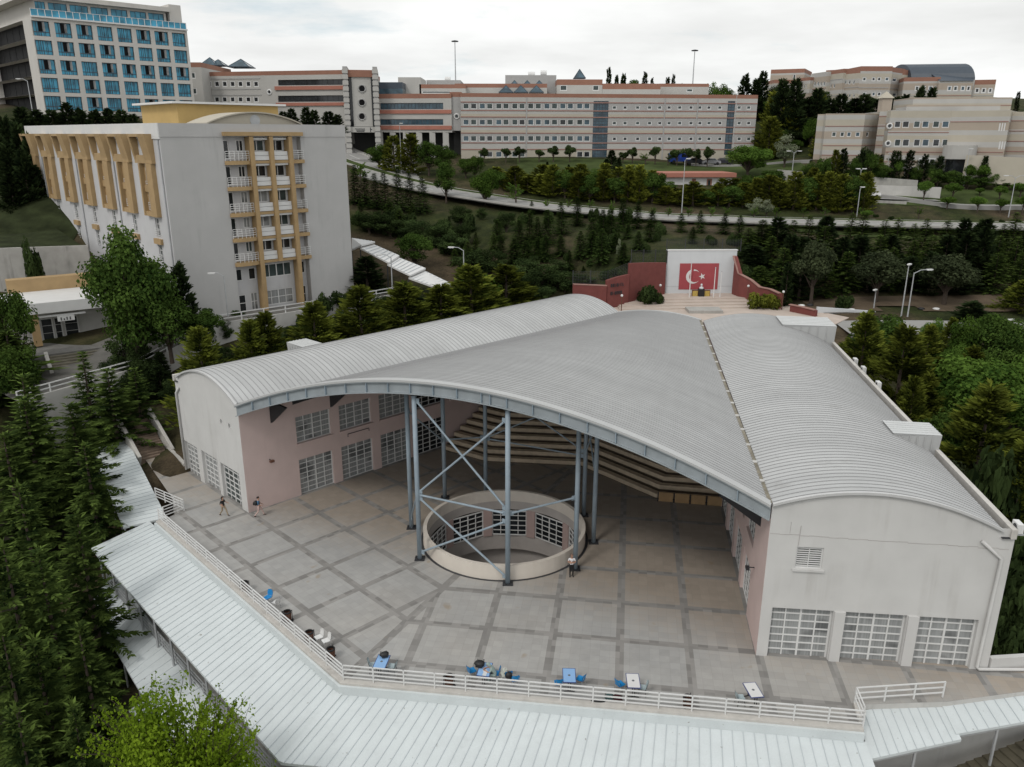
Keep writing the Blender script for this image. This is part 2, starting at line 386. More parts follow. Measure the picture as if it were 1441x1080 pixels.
def plume(seed, r=2.6, n=3000, h=10., pw=.75, size=.6, spread=.5, low=.04):
    "broad conical cypress of upswept feathery plumes"
    rng = random.Random(seed); c = MB(); tr = MB(); tr.tube([(0, 0, 0), (0, 0, h*.4), (0, 0, h*.85)], [.22, .14, .03], 6)
    nl = 150; arms = []
    for i in range(nl):
        z = h*(low+(1-low)*(i/nl)**.9); k = 1-z/h
        rad = r*(k**pw)*rng.uniform(.72, 1.18)*min(1, .55+z/h*4); a = rng.uniform(0, 6.28)
        arms.append((z, a, rad, rng.uniform(0, .8)))
    for i in range(n):
        z0, a, rad, tb = arms[int(rng.random()**1.25*nl)]
        t = rng.random()**.55; aa = a+rng.uniform(-.34, .34)*(1.3-t*.6); x = rad*t
        p = (math.cos(aa)*x, math.sin(aa)*x, z0-.12*h*(1-t)*.4+x*.28+rng.uniform(-.25, .2))
        e = rng.uniform(.25, .95); d = (math.cos(aa+rng.uniform(-spread, spread)), math.sin(aa+rng.uniform(-spread, spread)), e)
        L = size*rng.uniform(.6, 1.2); tt = min(1, max(0, tb*.75+(.35 if t > .8 else 0)*rng.random()))
        kite(c, p, d, L, L*.15, tt, rng.uniform(-1.5, 1.5))
        kite(c, p, (d[0]+rng.uniform(-.6, .6), d[1]+rng.uniform(-.6, .6), e*.8), L*.7, L*.11, tt*.9, rng.uniform(-1.5, 1.5))
    for i in range(14): kite(c, (rng.uniform(-.1, .1), rng.uniform(-.1, .1), h*.9+.07*i), (rng.uniform(-.35, .35), rng.uniform(-.35, .35), 1), .4, .05, .8)
    return c, tr
def broad(seed, h=8., r=3.2, lobes=16, per=260, ls=.22, trunk=.28, flat=1., core=.35, limbs=True, up=0.):
    "lobed broadleaf crown on trunk and limbs"
    rng = random.Random(seed); c = MB(); tr = MB(); zb = h*trunk; ch = h-zb
    tw = h*.022
    tr.tube([(0, 0, 0), (rng.uniform(-.1, .1), rng.uniform(-.1, .1), zb), (0, 0, zb+ch*.45)], [tw*1.3, tw, tw*.4], 7)
    for i in range(lobes):
        while True:
            v = Vector((rng.uniform(-1, 1), rng.uniform(-1, 1), rng.uniform(-1, 1)))
            if v.length < 1: break
        lr = r*rng.uniform(.26, .44)
        o = Vector((v.x*(r-lr*.8), v.y*(r-lr*.8), zb+ch*.5+v.z*(ch*.5-lr*.7)*flat))
        if up: o.x *= 1-up*max(0, v.z); o.y *= 1-up*max(0, v.z)
        tb = rng.uniform(0, .6)
        if limbs: tr.tube([(0, 0, zb*rng.uniform(.7, 1.1)), (o.x*.5, o.y*.5, (zb+o.z)/2-.1), tuple(o)], [tw*.45, tw*.25, tw*.08], 5, cap=False)
        for j in range(per):
            d = rv(rng); q = rng.random()**core*lr*rng.uniform(.85, 1.12)
            p = o+Vector((d.x*q, d.y*q, d.z*q*.85))
            n = (d+rv(rng)*.7+Vector((0, 0, .35))).normalized()
            leaf(c, p, n, ls*rng.uniform(.7, 1.35), min(1, tb+rng.random()*.5), rng)
    return c, tr
def branchy(seed, h=8., r=4., ls=.2, nb=26, per=70):
    "open crown of ascending leafy shoots"
    rng = random.Random(seed); c = MB(); tr = MB()
    tr.tube([(0, 0, 0), (0, 0, h*.45), (0, 0, h*.8)], [.16, .1, .03], 6)
    for i in range(nb):
        a = rng.uniform(0, 6.28); e = rng.uniform(.25, 1.); L = r*rng.uniform(.6, 1.1)*(1.1 if e < .6 else .95)
        o = Vector((0, 0, h*rng.uniform(.25, .6))); d = Vector((math.cos(a)*(1-e*.55), math.sin(a)*(1-e*.55), .35+e*.75)).normalized()
        tr.tube([o, o+d*L*.5, o+d*L], [.05, .03, .008], 4, cap=False); tb = rng.uniform(.1, .6)
        for s in range(4):
            d2 = (d+rv(rng)*.45).normalized(); o2 = o+d*L*rng.uniform(.35, .8); L2 = L*rng.uniform(.25, .45)
            tr.tube([o2, o2+d2*L2], [.02, .006], 3, cap=False)
            for j in range(per//5):
                t = rng.random(); p = o2+d2*L2*t+rv(rng)*.16; leaf(c, p, (rv(rng)+Vector((0, 0, .6))).normalized(), ls*rng.uniform(.6, 1.3), min(1, tb+rng.random()*.5), rng)
        for j in range(per):
            t = .25+.75*rng.random(); p = o+d*L*t+rv(rng)*.24*(1.25-t); leaf(c, p, (rv(rng)+Vector((0, 0, .6))).normalized(), ls*rng.uniform(.6, 1.35), min(1, tb+rng.random()*.5), rng)
    return c, tr
def bush(seed, per=180, ls=.2):
    rng = random.Random(seed); c = MB(); tr = MB(); tr.tube([(0, 0, 0), (0, 0, .6)], [.05, .02], 5)
    for i in range(8):
        o = Vector((rng.uniform(-.55, .55), rng.uniform(-.55, .55), rng.uniform(.3, .75))); tb = rng.uniform(0, .5)
        for j in range(per):
            d = rv(rng); p = o+d*.42*rng.random()**.35
            if p.z > 0: leaf(c, p, (d+rv(rng)*.6).normalized(), ls*rng.uniform(.6, 1.2), min(1, tb+rng.random()*.5), rng)
    return c, tr
KIND = {}
def kind(name, fmat, gens, H, base_r):
    KIND[name] = [(c.mesh('crown', FM[fmat], tint=True), t.mesh('trunk', M['bark'])) for c, t in gens]+[H, base_r]
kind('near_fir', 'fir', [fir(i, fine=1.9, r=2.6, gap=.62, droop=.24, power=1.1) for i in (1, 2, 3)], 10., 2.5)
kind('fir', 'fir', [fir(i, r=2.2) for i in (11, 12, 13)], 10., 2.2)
kind('young_fir', 'firy', [fir(i, r=2.9, fine=1.0, gap=.34, h=10., droop=.2) for i in (21, 22, 23)], 10., 2.9)
kind('dark_conifer', 'dark', [plume(i, r=2.5, n=2600, size=.75, pw=.7) for i in (31, 32, 33)], 10., 2.5)
kind('cypress', 'gold', [plume(i, r=2.9, n=5200, size=.52) for i in (41, 42, 43)], 10., 2.9)
kind('hedge_conifer', 'hedge', [plume(i, r=2.8, n=2200, size=.75, pw=.6) for i in (51, 52, 53)], 10., 2.8)
kind('column_cypress', 'dark', [plume(i, r=1.3, n=2400, size=.55, pw=.35, spread=.3) for i in (54, 55)], 10., 1.3)
kind('plane_tree', 'broad', [broad(61, h=10., r=4.6, lobes=44, per=330, ls=.3, trunk=.12, up=.45)], 10., 4.6)
kind('round_tree', 'bush', [broad(i, h=4., r=1.5, lobes=12, per=150, ls=.24, trunk=.36, flat=.8) for i in (71, 72)], 4., 1.5)
kind('mop_tree', 'fresh', [broad(i, h=4., r=1.6, lobes=16, per=170, ls=.2, trunk=.4, flat=.8) for i in (73, 74)], 4., 1.6)
kind('leafy_tree', 'broad', [broad(i, h=8., r=3., lobes=20, per=220, ls=.28, trunk=.2) for i in (81, 82, 83)], 8., 3.)
kind('fresh_tree', 'fresh', [broad(i, h=8., r=3.4, lobes=30, per=260, ls=.28, trunk=.2) for i in (84, 85)], 8., 3.4)
kind('young_tree', 'fresh', [branchy(i, h=6., r=2., ls=.22, nb=16, per=30) for i in (86, 87)], 6., 1.8)
kind('pine', 'pine', [broad(i, h=8., r=3., lobes=24, per=190, ls=.3, trunk=.3, flat=.9, up=.3) for i in (91, 92)], 8., 3.)
def limey():
    c, t = broad(95, h=8.5, r=3.5, lobes=40, per=480, ls=.13, trunk=.25, core=.5); c2, t2 = branchy(96, h=8.5, r=3.6, ls=.12, nb=60, per=170)
    o = len(c.v); c.v += c2.v; c.f += [tuple(i+o for i in f) for f in c2.f]; c.m += c2.m; c.t += c2.t; o = len(t.v); t.v += t2.v; t.f += [tuple(i+o for i in f) for f in t2.f]; t.m += t2.m; t.t += t2.t
    return c, t
kind('lime_tree', 'lime', [limey()], 8.5, 4.)
kind('dark_leafy', 'bush', [broad(i, h=8., r=3.2, lobes=20, per=200, ls=.3, trunk=.12) for i in (104, 105)], 8., 3.2)
kind('bush', 'bush', [bush(97), bush(98)], 1., .85)
kind('light_bush', 'hedge', [bush(99)], 1., .85)
kind('blossom', 'blossom', [broad(i, h=5., r=2., lobes=14, per=110, ls=.22, trunk=.2) for i in (101,)], 5., 2.)
NTREE = 0
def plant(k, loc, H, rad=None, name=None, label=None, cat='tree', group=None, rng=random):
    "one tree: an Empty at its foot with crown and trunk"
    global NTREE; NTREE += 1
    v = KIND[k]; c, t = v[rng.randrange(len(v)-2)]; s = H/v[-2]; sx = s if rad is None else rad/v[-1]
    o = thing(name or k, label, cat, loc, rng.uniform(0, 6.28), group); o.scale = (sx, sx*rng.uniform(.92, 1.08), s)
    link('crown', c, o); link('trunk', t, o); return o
# ------------------------------------------------------------------ terrain
TP = [(-40,45,-8.5),(-30,35,-9.5),(-20,25,-10),(0,20,-10),(20,22,-9),(35,25,-8),(60,30,-6),(-60,60,-4),(-46,60,-5.5),(-38,55,-6),(-58,77,3),(-40,71,-2.5),
 (-30,73,1.5),(-24,80,2.2),(-12,93,4.5),(-2,103,6.5),(-33,66,0),(-70,80,7),(-48,80,4.3),
 (-45,86,6.2),(-36,92,8.5),(-20,108,8.8),(-15,104,8.6),(-12,112,9.2),(-15,125,12.2),(0,125,13.5),(-3,112,9.6),(8,114,10.8),(4,104,8),(10,109,8.6),(36,108,8.6),(34,112,12.6),(13,112,12.6),(24,110,13.6),(24,118,14.2),(45,118,13),
 (-66,106,14),(-52,98,8),(-62,112,17),(-80,120,21),(-75,149,31),(-100,150,31.5),(-60,168,31),(-110,130,25),
 (-33.4,175,22.94),(-24,165,21),(-13.8,157,19.24),(-4,150.5,18.1),(5,146,17.22),(13.6,142,16.58),(26.6,138,15.77),(43,136.5,15.4),(57.4,136,15.2),(86.4,136,14.8),(120,136,14.6),
 (-33,183,23.5),(-20,190,24.5),(-46,196,28),(-70,200,33),(3,186,24),(30,189,23.8),(56,192,23.6),(3,172,21.8),(30,165,20.8),(50,162,19.8),(30,150,17.8),(10,158,19.5),
 (44,100,8.3),(60,100,8.3),(52,110,9.6),(62,120,12),(85,120,12),(47,85,7.6),(55,80,7.2),(70,90,8),(60,70,5.5),(44,62,2.5),(36,50,-.6),(42,45,-1),(52,50,.5),(75,60,4),(37,75,5.4),(38,90,7.7),(100,100,8.3),
 (68,165,22.4),(97,165,21),(80,148,17.3),(110,150,18),(60,176,23.5),(110,182,24),(100,203,29),(70,215,36),(100,222,37),(60,232,36),(130,212,33),
 (0,222,30),(30,232,30),(0,300,34),(100,300,42),(-100,300,40),(200,200,30),(200,100,8),(-150,100,14),(-150,200,36),(150,60,2),(-100,60,0),(-90,30,-10),(100,20,-6),(200,300,40)]
_P = np.array(TP, float)
def _ker(d2): return np.where(d2 > 1e-9, .5*d2*np.log(np.maximum(d2, 1e-9)), 0.)
_n = len(_P); _d2 = ((_P[:, None, :2]-_P[None, :, :2])**2).sum(-1)
_A = np.zeros((_n+3, _n+3)); _A[:_n, :_n] = _ker(_d2)+np.eye(_n)*8.; _A[:_n, _n] = 1; _A[:_n, _n+1:] = _P[:, :2]; _A[_n:, :_n] = _A[:_n, _n:].T
_w = np.linalg.solve(_A, np.concatenate([_P[:, 2], np.zeros(3)]))
def terr_np(xy):
    xy = np.clip(np.asarray(xy, float), (-160, 12), (210, 310)); d2 = ((xy[:, None, :]-_P[None, :, :2])**2).sum(-1)
    return _ker(d2) @ _w[:_n]+_w[_n]+xy @ _w[_n+1:]
def inpoly(x, y, P):
    r = False; j = len(P)-1
    for i in range(len(P)):
        if (P[i][1] > y) != (P[j][1] > y) and x < (P[j][0]-P[i][0])*(y-P[i][1])/(P[j][1]-P[i][1])+P[i][0]: r = not r
        j = i
    return r
# key hall points (surveyed)
R0 = V(14.29, 39.55, 0); R1 = V(27.07, 38.26, 0); L0 = V(-21.13, 57.73, 0); L1 = V(-29.38, 66.03, 0)
aL = dirv(44.6); aR = dirv(81.73); cL = (L1-L0).normalized(); cR = (R1-R0).normalized(); WR = (R1-R0).length; WL = (L1-L0).length
LL, LR = 47.4, 45.4
C0 = V(-9.22, 37.29, 0); C1 = V(18.02, 33.74, 0); CL = V(-27.51, 56.35, 0)
HOLE = [(-27, 56.2), (-9, 38), (17.6, 34.6), (24, 35.6), (33, 37.7), (26.5, 39.6), (31.5, 76), (31, 84), (20, 88), (11.5, 92), (4, 97), (-28, 66), (-31.5, 62)]
TERR = [(8, 97.5), (13, 88), (21, 85), (37, 85), (38, 95), (34, 101), (31.5, 108.8), (13.5, 108.8), (10, 103)]
def terr(x, y): return float(terr_np([(x, y)])[0])
xs = np.concatenate([[-1500, -600, -300, -200], np.arange(-160, 212, 2.5), [260, 400, 800, 1500]])
ys = np.concatenate([[-300, -80, -20], np.arange(10, 312, 2.5), [360, 500, 900, 2000]])
XX, YY = np.meshgrid(xs, ys); _xy = np.stack([XX.ravel(), YY.ravel()], 1)
ZZ = np.concatenate([terr_np(b) for b in np.array_split(_xy, 12)])
_rng = np.random.default_rng(3); ZZ = ZZ+_rng.normal(0, .06, ZZ.shape)
for i in range(len(ZZ)):
    x, y = _xy[i]
    if -35 < x < 36 and 30 < y < 100 and inpoly(x, y, HOLE): ZZ[i] = -14.
    elif inpoly(x, y, TERR): ZZ[i] = min(ZZ[i], 7.2)
    elif y < 34 and -45 < x < 40: ZZ[i] = min(ZZ[i], -8.)
nx, ny = len(xs), len(ys)
tb = MB(); tb.v = [(float(_xy[i][0]), float(_xy[i][1]), float(ZZ[i])) for i in range(len(ZZ))]
for j in range(ny-1):
    for i in range(nx-1): tb.f.append((j*nx+i, j*nx+i+1, (j+1)*nx+i+1, (j+1)*nx+i)); tb.m.append(0); tb.t.append(0)
m, nt, b, _ = newmat('hillside_ground')
tc = nd(nt, 'TexCoord').outputs['Object']
n1 = noise(nt, .055, tc, 6.); n2 = noise(nt, .4, tc, 5., .65); n3 = noise(nt, 3.5, tc, 4., .7)
g = mixc(nt, ramp(nt, n2, .3, .7), (.016, .022, .009), (.045, .053, .018))
so = mixc(nt, ramp(nt, n2, .35, .7), (.042, .034, .022), (.095, .072, .046))
c = mixc(nt, ramp(nt, n1, .45, .6), g, so)
c = mixc(nt, 1., c, ramp(nt, n3, .25, .75, .6, 1.4), 'MULTIPLY')
nt.links.new(c, b.inputs['Base Color']); b.inputs['Roughness'].default_value = 1.; b.inputs['Specular IOR Level'].default_value = .1
bump(nt, b, n3, .5, .15); M['ground'] = m
gr = part('ground', tb, M['ground'], smooth=True, fix=False); tag(gr, kind='structure')
def lawn(name, pts, mat, dz=.12, step=2.5):
    "a drape of short grass following the ground"
    x0 = min(p[0] for p in pts); x1 = max(p[0] for p in pts); y0 = min(p[1] for p in pts); y1 = max(p[1] for p in pts)
    g = MB(); X = np.arange(x0, x1, step); Y = np.arange(y0, y1, step); xy = np.array([(x, y) for y in Y for x in X]); z = terr_np(xy)+dz; n = len(X)
    g.v = [(float(p[0]), float(p[1]), float(q)) for p, q in zip(xy, z)]
    for j in range(len(Y)-1):
        for i in range(n-1):
            cx, cy = X[i]+step/2, Y[j]+step/2
            if inpoly(cx, cy, pts): g.f.append((j*n+i, j*n+i+1, (j+1)*n+i+1, (j+1)*n+i)); g.m.append(0); g.t.append(0)
    return tag(part(name, g, M[mat], smooth=True, fix=False), kind='structure')
M['lawn'] = plain('lawn_grass', (.048, .066, .022), 1., var=.5, sc=.25, spec=.1, fine=.3)
M['dirt'] = plain('bare_earth', (.105, .08, .056), 1., var=.35, sc=.35, spec=.1, fine=.25)
lawn('lawn', [(1, 168), (60, 168), (62, 188), (2, 184.5)], 'lawn')
lawn('lawn', [(66, 146), (120, 143), (122, 158), (70, 158)], 'lawn')
lawn('lawn', [(45, 126), (120, 124), (120, 129.5), (45, 130)], 'lawn')
M['tgrass'] = plain('terrace_grass', (.026, .033, .014), 1., var=.5, sc=.5, spec=.1, fine=.3)
lawn('lawn', [(-95, 103), (-58, 103), (-60, 120), (-95, 124)], 'tgrass')
0 and lawn('bare_slope', [(12, 117), (32, 116), (36, 124), (30, 129), (14, 131)], 'dirt')
0 and lawn('bare_slope', [(-9, 120), (0, 118), (2, 126), (-6, 130)], 'dirt')
lawn('dry_verge', [(36, 97), (48, 98), (60, 96.5), (72, 99), (95, 98), (95, 103), (80, 105), (70, 103), (58, 106), (46, 104), (38, 105)], 'dirt')
M['forest'] = plain('forest_floor', (.018, .017, .012), 1., var=.5, sc=.8, spec=.05)
lawn('forest_floor', [(-90, 14), (-15, 14), (-16, 33), (-33, 51), (-42, 72), (-60, 74), (-90, 60)], 'forest', .1)
# ------------------------------------------------------------------ roads
RC = [V(-52, 190, 0), V(-42, 182, 0), V(-33.4, 174.5, 0), V(-24, 165, 0), V(-13.8, 157, 0), V(-4, 150.8, 0), V(5, 146, 0), V(13.6, 142.2, 0), V(26.6, 138.3, 0), V(43, 136.6, 0), V(57.4, 136, 0), V(86.4, 136, 0), V(125, 136, 0), V(180, 138, 0)]
def resample(pts, st=2.):
    out = [pts[0]]
    for a, b in zip(pts[:-1], pts[1:]):
        n = max(1, round((b-a).length/st)); out += [a.lerp(b, i/n) for i in range(1, n+1)]
    for _ in range(6): out = [out[0]]+[(out[i-1]+out[i]*2+out[i+1])/4 for i in range(1, len(out)-1)]+[out[-1]]
    return out
def ribbon(name, pts, w, mat, off=0., dz=.15, zfun=None, thick=0., kind_='structure'):
    g = MB(); prev = None
    for i, p in enumerate(pts):
        e = (pts[min(i+1, len(pts)-1)]-pts[max(i-1, 0)]); e.z = 0; e.normalize(); n = V(-e.y, e.x, 0)
        a = p+n*(off-w/2); b = p+n*(off+w/2)
        zc = (zfun(p) if zfun else terr(p.x, p.y))+dz
        cur = (V(a.x, a.y, zc), V(b.x, b.y, zc))
        if prev:
            g.quad(prev[0], cur[0], cur[1], prev[1])
            if thick:
                for k in (0, 1): g.quad(prev[k]-V(0, 0, thick), cur[k]-V(0, 0, thick), cur[k], prev[k])
        prev = cur
    return tag(part(name, g, M[mat], fix=True), kind=kind_)
rp = resample(RC)
M['marking'] = plain('road_paint', (.6, .6, .58), .8)
ribbon('road', rp, 6.4, 'road', off=4.6, dz=.2, thick=.35)
ribbon('road', rp, 6.4, 'road', off=-4.6, dz=.2, thick=.4)
ribbon('road_median', rp, 2.5, 'lawn', off=0, dz=.3, thick=.3)
for o in (-1.33, 1.33, 8., -8.): ribbon('kerb', rp, .3, 'kerb', off=o, dz=.32, thick=.3)
for o in (4.6, -4.6):
    for i in range(0, len(rp)-3, 4): ribbon('lane_marking', rp[i:i+3], .16, 'marking', off=o, dz=.206)
ribbon('pavement', rp, 1.6, 'kerb', off=9.2, dz=.28, thick=.3)
# service road right of the hall, and forecourts
sr = resample([V(38, 89.5, 0), V(44, 89, 0), V(52, 88.5, 0), V(70, 87, 0), V(110, 84, 0)])
ribbon('service_road', sr, 6.5, 'road', dz=.25, thick=.8)
ribbon('service_road', resample([V(66, 152, 0), V(80, 146.5, 0), V(100, 146, 0), V(125, 150, 0)]), 4.5, 'road', dz=.25, thick=.8)
ribbon('service_road', resample([V(40, 185, 0), V(52, 183, 0), V(64, 176, 0)]), 5.5, 'road', dz=.25, thick=.8)
fy = MB(); fy.prism([(-50, 200), (-55, 178), (-34, 178), (-22, 180), (-18, 196)], 18, 23.9); tag(part('forecourt', fy, M['road']), kind='structure')
# ------------------------------------------------------------------ plaza paving
m, nt, b, _ = newmat('plaza_stone')
tc = nd(nt, 'TexCoord').outputs['Object']; sx = nd(nt, 'SeparateXYZ'); nt.links.new(tc, sx.inputs[0]); X, Y = sx.outputs[0], sx.outputs[1]
def lin(px, py, ax, ay, s):
    return mth(nt, 'DIVIDE', mth(nt, 'ADD', mth(nt, 'MULTIPLY', mth(nt, 'SUBTRACT', X, px), ax), mth(nt, 'MULTIPLY', mth(nt, 'SUBTRACT', Y, py), ay)), s)
def band(v, w): return mth(nt, 'LESS_THAN', mth(nt, 'ABSOLUTE', mth(nt, 'SUBTRACT', mth(nt, 'FRACT', mth(nt, 'ADD', v, .5)), .5)), w)
def gridm(ox, oy, ang, s, t):
    ca, sa = math.cos(R(ang)), math.sin(R(ang))
    u = lin(ox, oy, ca, sa, s); v = lin(ox, oy, sa, -ca, t); return mth(nt, 'MAXIMUM', band(u, .061), band(v, .061)), u, v
mr, ur, vr = gridm(4.2837, 53.582, -8.252, 4.0356, 4.0452)
ml, ul, vl = gridm(-12.687, 60.614, -135.535, 3.981, -3.907)
side = lin(-6.45, 43.08, .892, -.452, 1.)
isr = mth(nt, 'GREATER_THAN', side, 0.); seam = mth(nt, 'LESS_THAN', mth(nt, 'ABSOLUTE', side), .27)
mk = mth(nt, 'MAXIMUM', mth(nt, 'ADD', mth(nt, 'MULTIPLY', mr, isr), mth(nt, 'MULTIPLY', ml, mth(nt, 'SUBTRACT', 1., isr))), seam)
def tilecol(u, v, k):
    cx = nd(nt, 'CombineXYZ'); nt.links.new(mth(nt, 'FLOOR', mth(nt, 'MULTIPLY', u, k)), cx.inputs[0]); nt.links.new(mth(nt, 'FLOOR', mth(nt, 'MULTIPLY', v, k)), cx.inputs[1])
    w = nd(nt, 'TexWhiteNoise'); w.noise_dimensions = '2D'; nt.links.new(cx.outputs[0], w.inputs['Vector']); return w.outputs['Value']
jr = mth(nt, 'MAXIMUM', band(mth(nt, 'MULTIPLY', ur, 7.), .022), band(mth(nt, 'MULTIPLY', vr, 7.), .022)); jl = mth(nt, 'MAXIMUM', band(mth(nt, 'MULTIPLY', ul, 7.), .022), band(mth(nt, 'MULTIPLY', vl, 7.), .022))
wr = tilecol(ur, vr, 7.); wl = tilecol(ul, vl, 7.)
ww = mth(nt, 'ADD', mth(nt, 'MULTIPLY', wr, isr), mth(nt, 'MULTIPLY', wl, mth(nt, 'SUBTRACT', 1., isr)))
n1 = noise(nt, .22, tc, 5.); n2 = noise(nt, 1.7, tc, 6., .65); n3 = noise(nt, .09, tc, 3.)
base = mixc(nt, ramp(nt, n1, .38, .64), (.372, .367, .356), (.326, .324, .317))
base = mixc(nt, mth(nt, 'MULTIPLY', ramp(nt, n3, .45, .65), .5), base, (.36, .335, .305))
# paving turns browner and darker under the roof, with a ragged edge
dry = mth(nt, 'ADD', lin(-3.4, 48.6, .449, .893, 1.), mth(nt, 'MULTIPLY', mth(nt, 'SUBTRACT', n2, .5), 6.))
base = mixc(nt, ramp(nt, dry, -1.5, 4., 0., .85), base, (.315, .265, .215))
base = mixc(nt, 1., base, ramp(nt, ww, 0., 1., .945, 1.045), 'MULTIPLY')
jn = mth(nt, 'ADD', mth(nt, 'MULTIPLY', jr, isr), mth(nt, 'MULTIPLY', jl, mth(nt, 'SUBTRACT', 1., isr)))
base = mixc(nt, mth(nt, 'MULTIPLY', jn, .2), base, (.19, .18, .165))
bnd = mixc(nt, 1., (.25, .241, .23), ramp(nt, ww, 0., 1., .78, 1.18), 'MULTIPLY')
c = mixc(nt, mk, base, bnd)
c = mixc(nt, 1., c, ramp(nt, n2, .25, .75, .92, 1.07), 'MULTIPLY')
st = noise(nt, .55, tc, 2., .5); c = mixc(nt, mth(nt, 'MULTIPLY', ramp(nt, st, .69, .74), .5), c, (.27, .2, .12))
nt.links.new(c, b.inputs['Base Color']); nt.links.new(ramp(nt, n2, .3, .7, .65, .85), b.inputs['Roughness']); b.inputs['Specular IOR Level'].default_value = .25
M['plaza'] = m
WC = V(-.55, 53.8, 0); WRAD = 5.85
C1b = V(18.27, 35.35, 0); NW = V(-26.75, 57.9, 0)
outer = [C0, C1, C1b, V(23.4, 35.6, 0), V(29, 36.6, 0), V(44, 39.2, 0), V(44, 38.9, 0), V(27.3, 38.3, 0), V(30, 60, 0), V(33, 84.5, 0), V(21, 87, 0), V(12, 92, 0), V(4, 98, 0), V(-24, 70, 0), L1+cL*.2, V(-31.6, 68.2, 0), V(-33.4, 70.1, 0), V(-34.5, 69.0, 0), V(-28.5, 60.6, 0), NW, CL]
outer[5:7] = [V(44, 39.2, 0)]
bm = bmesh.new()
def ring(pts): 
    vs = [bm.verts.new(p) for p in pts]; return [bm.edges.new((vs[i], vs[(i+1) % len(vs)])) for i in range(len(vs))]
e1 = ring(outer); e2 = ring([WC+V(WRAD*math.cos(2*PI*i/64), WRAD*math.sin(2*PI*i/64), 0) for i in range(64)])
bmesh.ops.triangle_fill(bm, use_beauty=True, use_dissolve=False, edges=e1+e2)
for f in bm.faces:
    f.normal_update()
    if f.normal.z < 0: f.normal_flip()
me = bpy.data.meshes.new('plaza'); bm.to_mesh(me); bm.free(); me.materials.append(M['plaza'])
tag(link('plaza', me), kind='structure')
sk = MB()
for i in list(range(0, 5))+[-3, -2, -1]:
    a, c_ = outer[i], outer[(i+1) % len(outer)]; sk.quad(a+V(0, 0, -.004), c_+V(0, 0, -.004), c_+V(0, 0, -9), a+V(0, 0, -9))
tag(part('plaza_base', sk, M['concw']), kind='structure')
# ------------------------------------------------------------------ assembly hall
hall = thing('assembly_hall', 'white hall with two barrel roofed wings and a grey arched canopy roof between them', 'building', (-2, 60, 0))
RZ = 9.75; LZ = 9.17
profR = lambda s: 10.69-.0365*(s-5.04)**2
profL = lambda s: 10.6-.049*(s-5.4)**2
def inner_ops(base, n, u0, w, lo=(-.01, 3.15), hi=(4.62, 6.92), n_up=None, step=4.13):
    lo_ = [(u0+step*i, u0+step*i+w, lo[0], lo[1]) for i in range(n)]
    return lo_, [(u0+step*i, u0+step*i+w, hi[0], hi[1]) for i in range(n_up or n)]
M['roof_light0'] = plain('light_trim_sheet', (.5, .5, .5), .5, var=.05)
def wing(p0, c, a, W, Lw, prof, gin, gout, wallz, left):
    # vault sheet
    s1 = W-.72; N = 26; sv = [s1*i/N for i in range(N+1)]
    P = lambda s, t, dz=0.: p0+c*s+a*t+V(0, 0, prof(s)+dz)
    t0, t1 = -.16, Lw
    r = MB()
    for i in range(N):
        r.quad(P(sv[i], t0), P(sv[i+1], t0), P(sv[i+1], t1), P(sv[i], t1))
        r.quad(P(sv[i], t0, -.14), P(sv[i+1], t0, -.14), P(sv[i+1], t0), P(sv[i], t0))
    ro = part('vault_roof', r, M['roof_L' if left else 'roof_R'], hall)
    sm = MB(); k = t0+.3
    while k < t1:
        sm.sweep([P(s, k) for s in sv], a, -.018, .018, -.01, .035); k += .47
    part('roof_seam', sm, M['roof_rib'], ro)
    fl = MB(); fl.sweep([P(s, t0) for s in sv], a, -.04, .16, -.1, .05); part('verge_trim', fl, M['roof_light0'], ro)
    # outer gutter and parapet
    g = MB(); zt = prof(s1)+.06
    for sa, sb, z0, z1 in ((s1, s1+.42, zt-.55, zt-.5), (s1+.42, W, zt-.55, zt)):
        pts = [p0+c*sa+a*t0, p0+c*sb+a*t0, p0+c*sb+a*t1, p0+c*sa+a*t1]
        (g if sa > s1 else g).prism([(p.x, p.y) for p in pts], z0, z1, m=1 if sb < W-.1 else 0)
    parts('parapet', g, [M['coping'], M['dark']], hall)
    return zt
ztR = wing(R0, cR, aR, WR, LR, profR, 0, 0, 0, False)
ztL = wing(L0, cL, aL, WL, LL, profL, 0, 0, 0, True)
def gable(p, q, prof, W, zt, flip, ops, d):
    w = MB(); zc = 8.2
    wall(w, p, q, -.3, zc, ops, d)
    e = (q-p).normalized(); s1 = W-.72; N = 26
    S_ = [(s, prof(s)-.1) for s in [s1*i/N for i in range(N+1)]]
    pts = [(0, zc)]+S_+[(s1+.02, zt), (W, zt), (W, zc)]
    f = (lambda s: q-e*s) if flip else (lambda s: p+e*s)
    pl = [f(s)+V(0, 0, z) for s, z in pts]
    w.poly(pl if flip else list(reversed(pl)))
    return part('gable_wall', w, M['stucco'], hall)
opR = [(.62, 4.02, -.12, 3.26), (4.70, 8.03, -.12, 3.24), (8.71, 11.87, -.12, 3.22), (1.58, 3.03, 5.85, 7.2)]
gable(R0, R1, profR, WR, ztR, False, opR, .35)
for i, o in enumerate(opR[:3]): window(hall, R0, R1, o, .33, 4, 7, gm='glc', mw=.075, fw=.09)
window(hall, R0, R1, opR[3], .16, 2, 1, gm='gl', louver=9); 
sl = MB(); sl.seg(R0+cR*1.45+V(0, 0, 5.78)-aR*.06, R0+cR*3.16+V(0, 0, 5.78)-aR*.06, .14, .12); part('window_sill', sl, M['stucco'], hall)
pl = MB(); nR = V(cR.y, -cR.x, 0)
for u0, u1 in ((4.02, 4.70), (8.03, 8.71)): pl.box(R0+cR*((u0+u1)/2)+nR*.05+V(0, 0, 1.55), (u1-u0-.1, .16, 3.4), math.atan2(cR.y, cR.x))
parts('pilaster', pl, M['stucco'], hall)
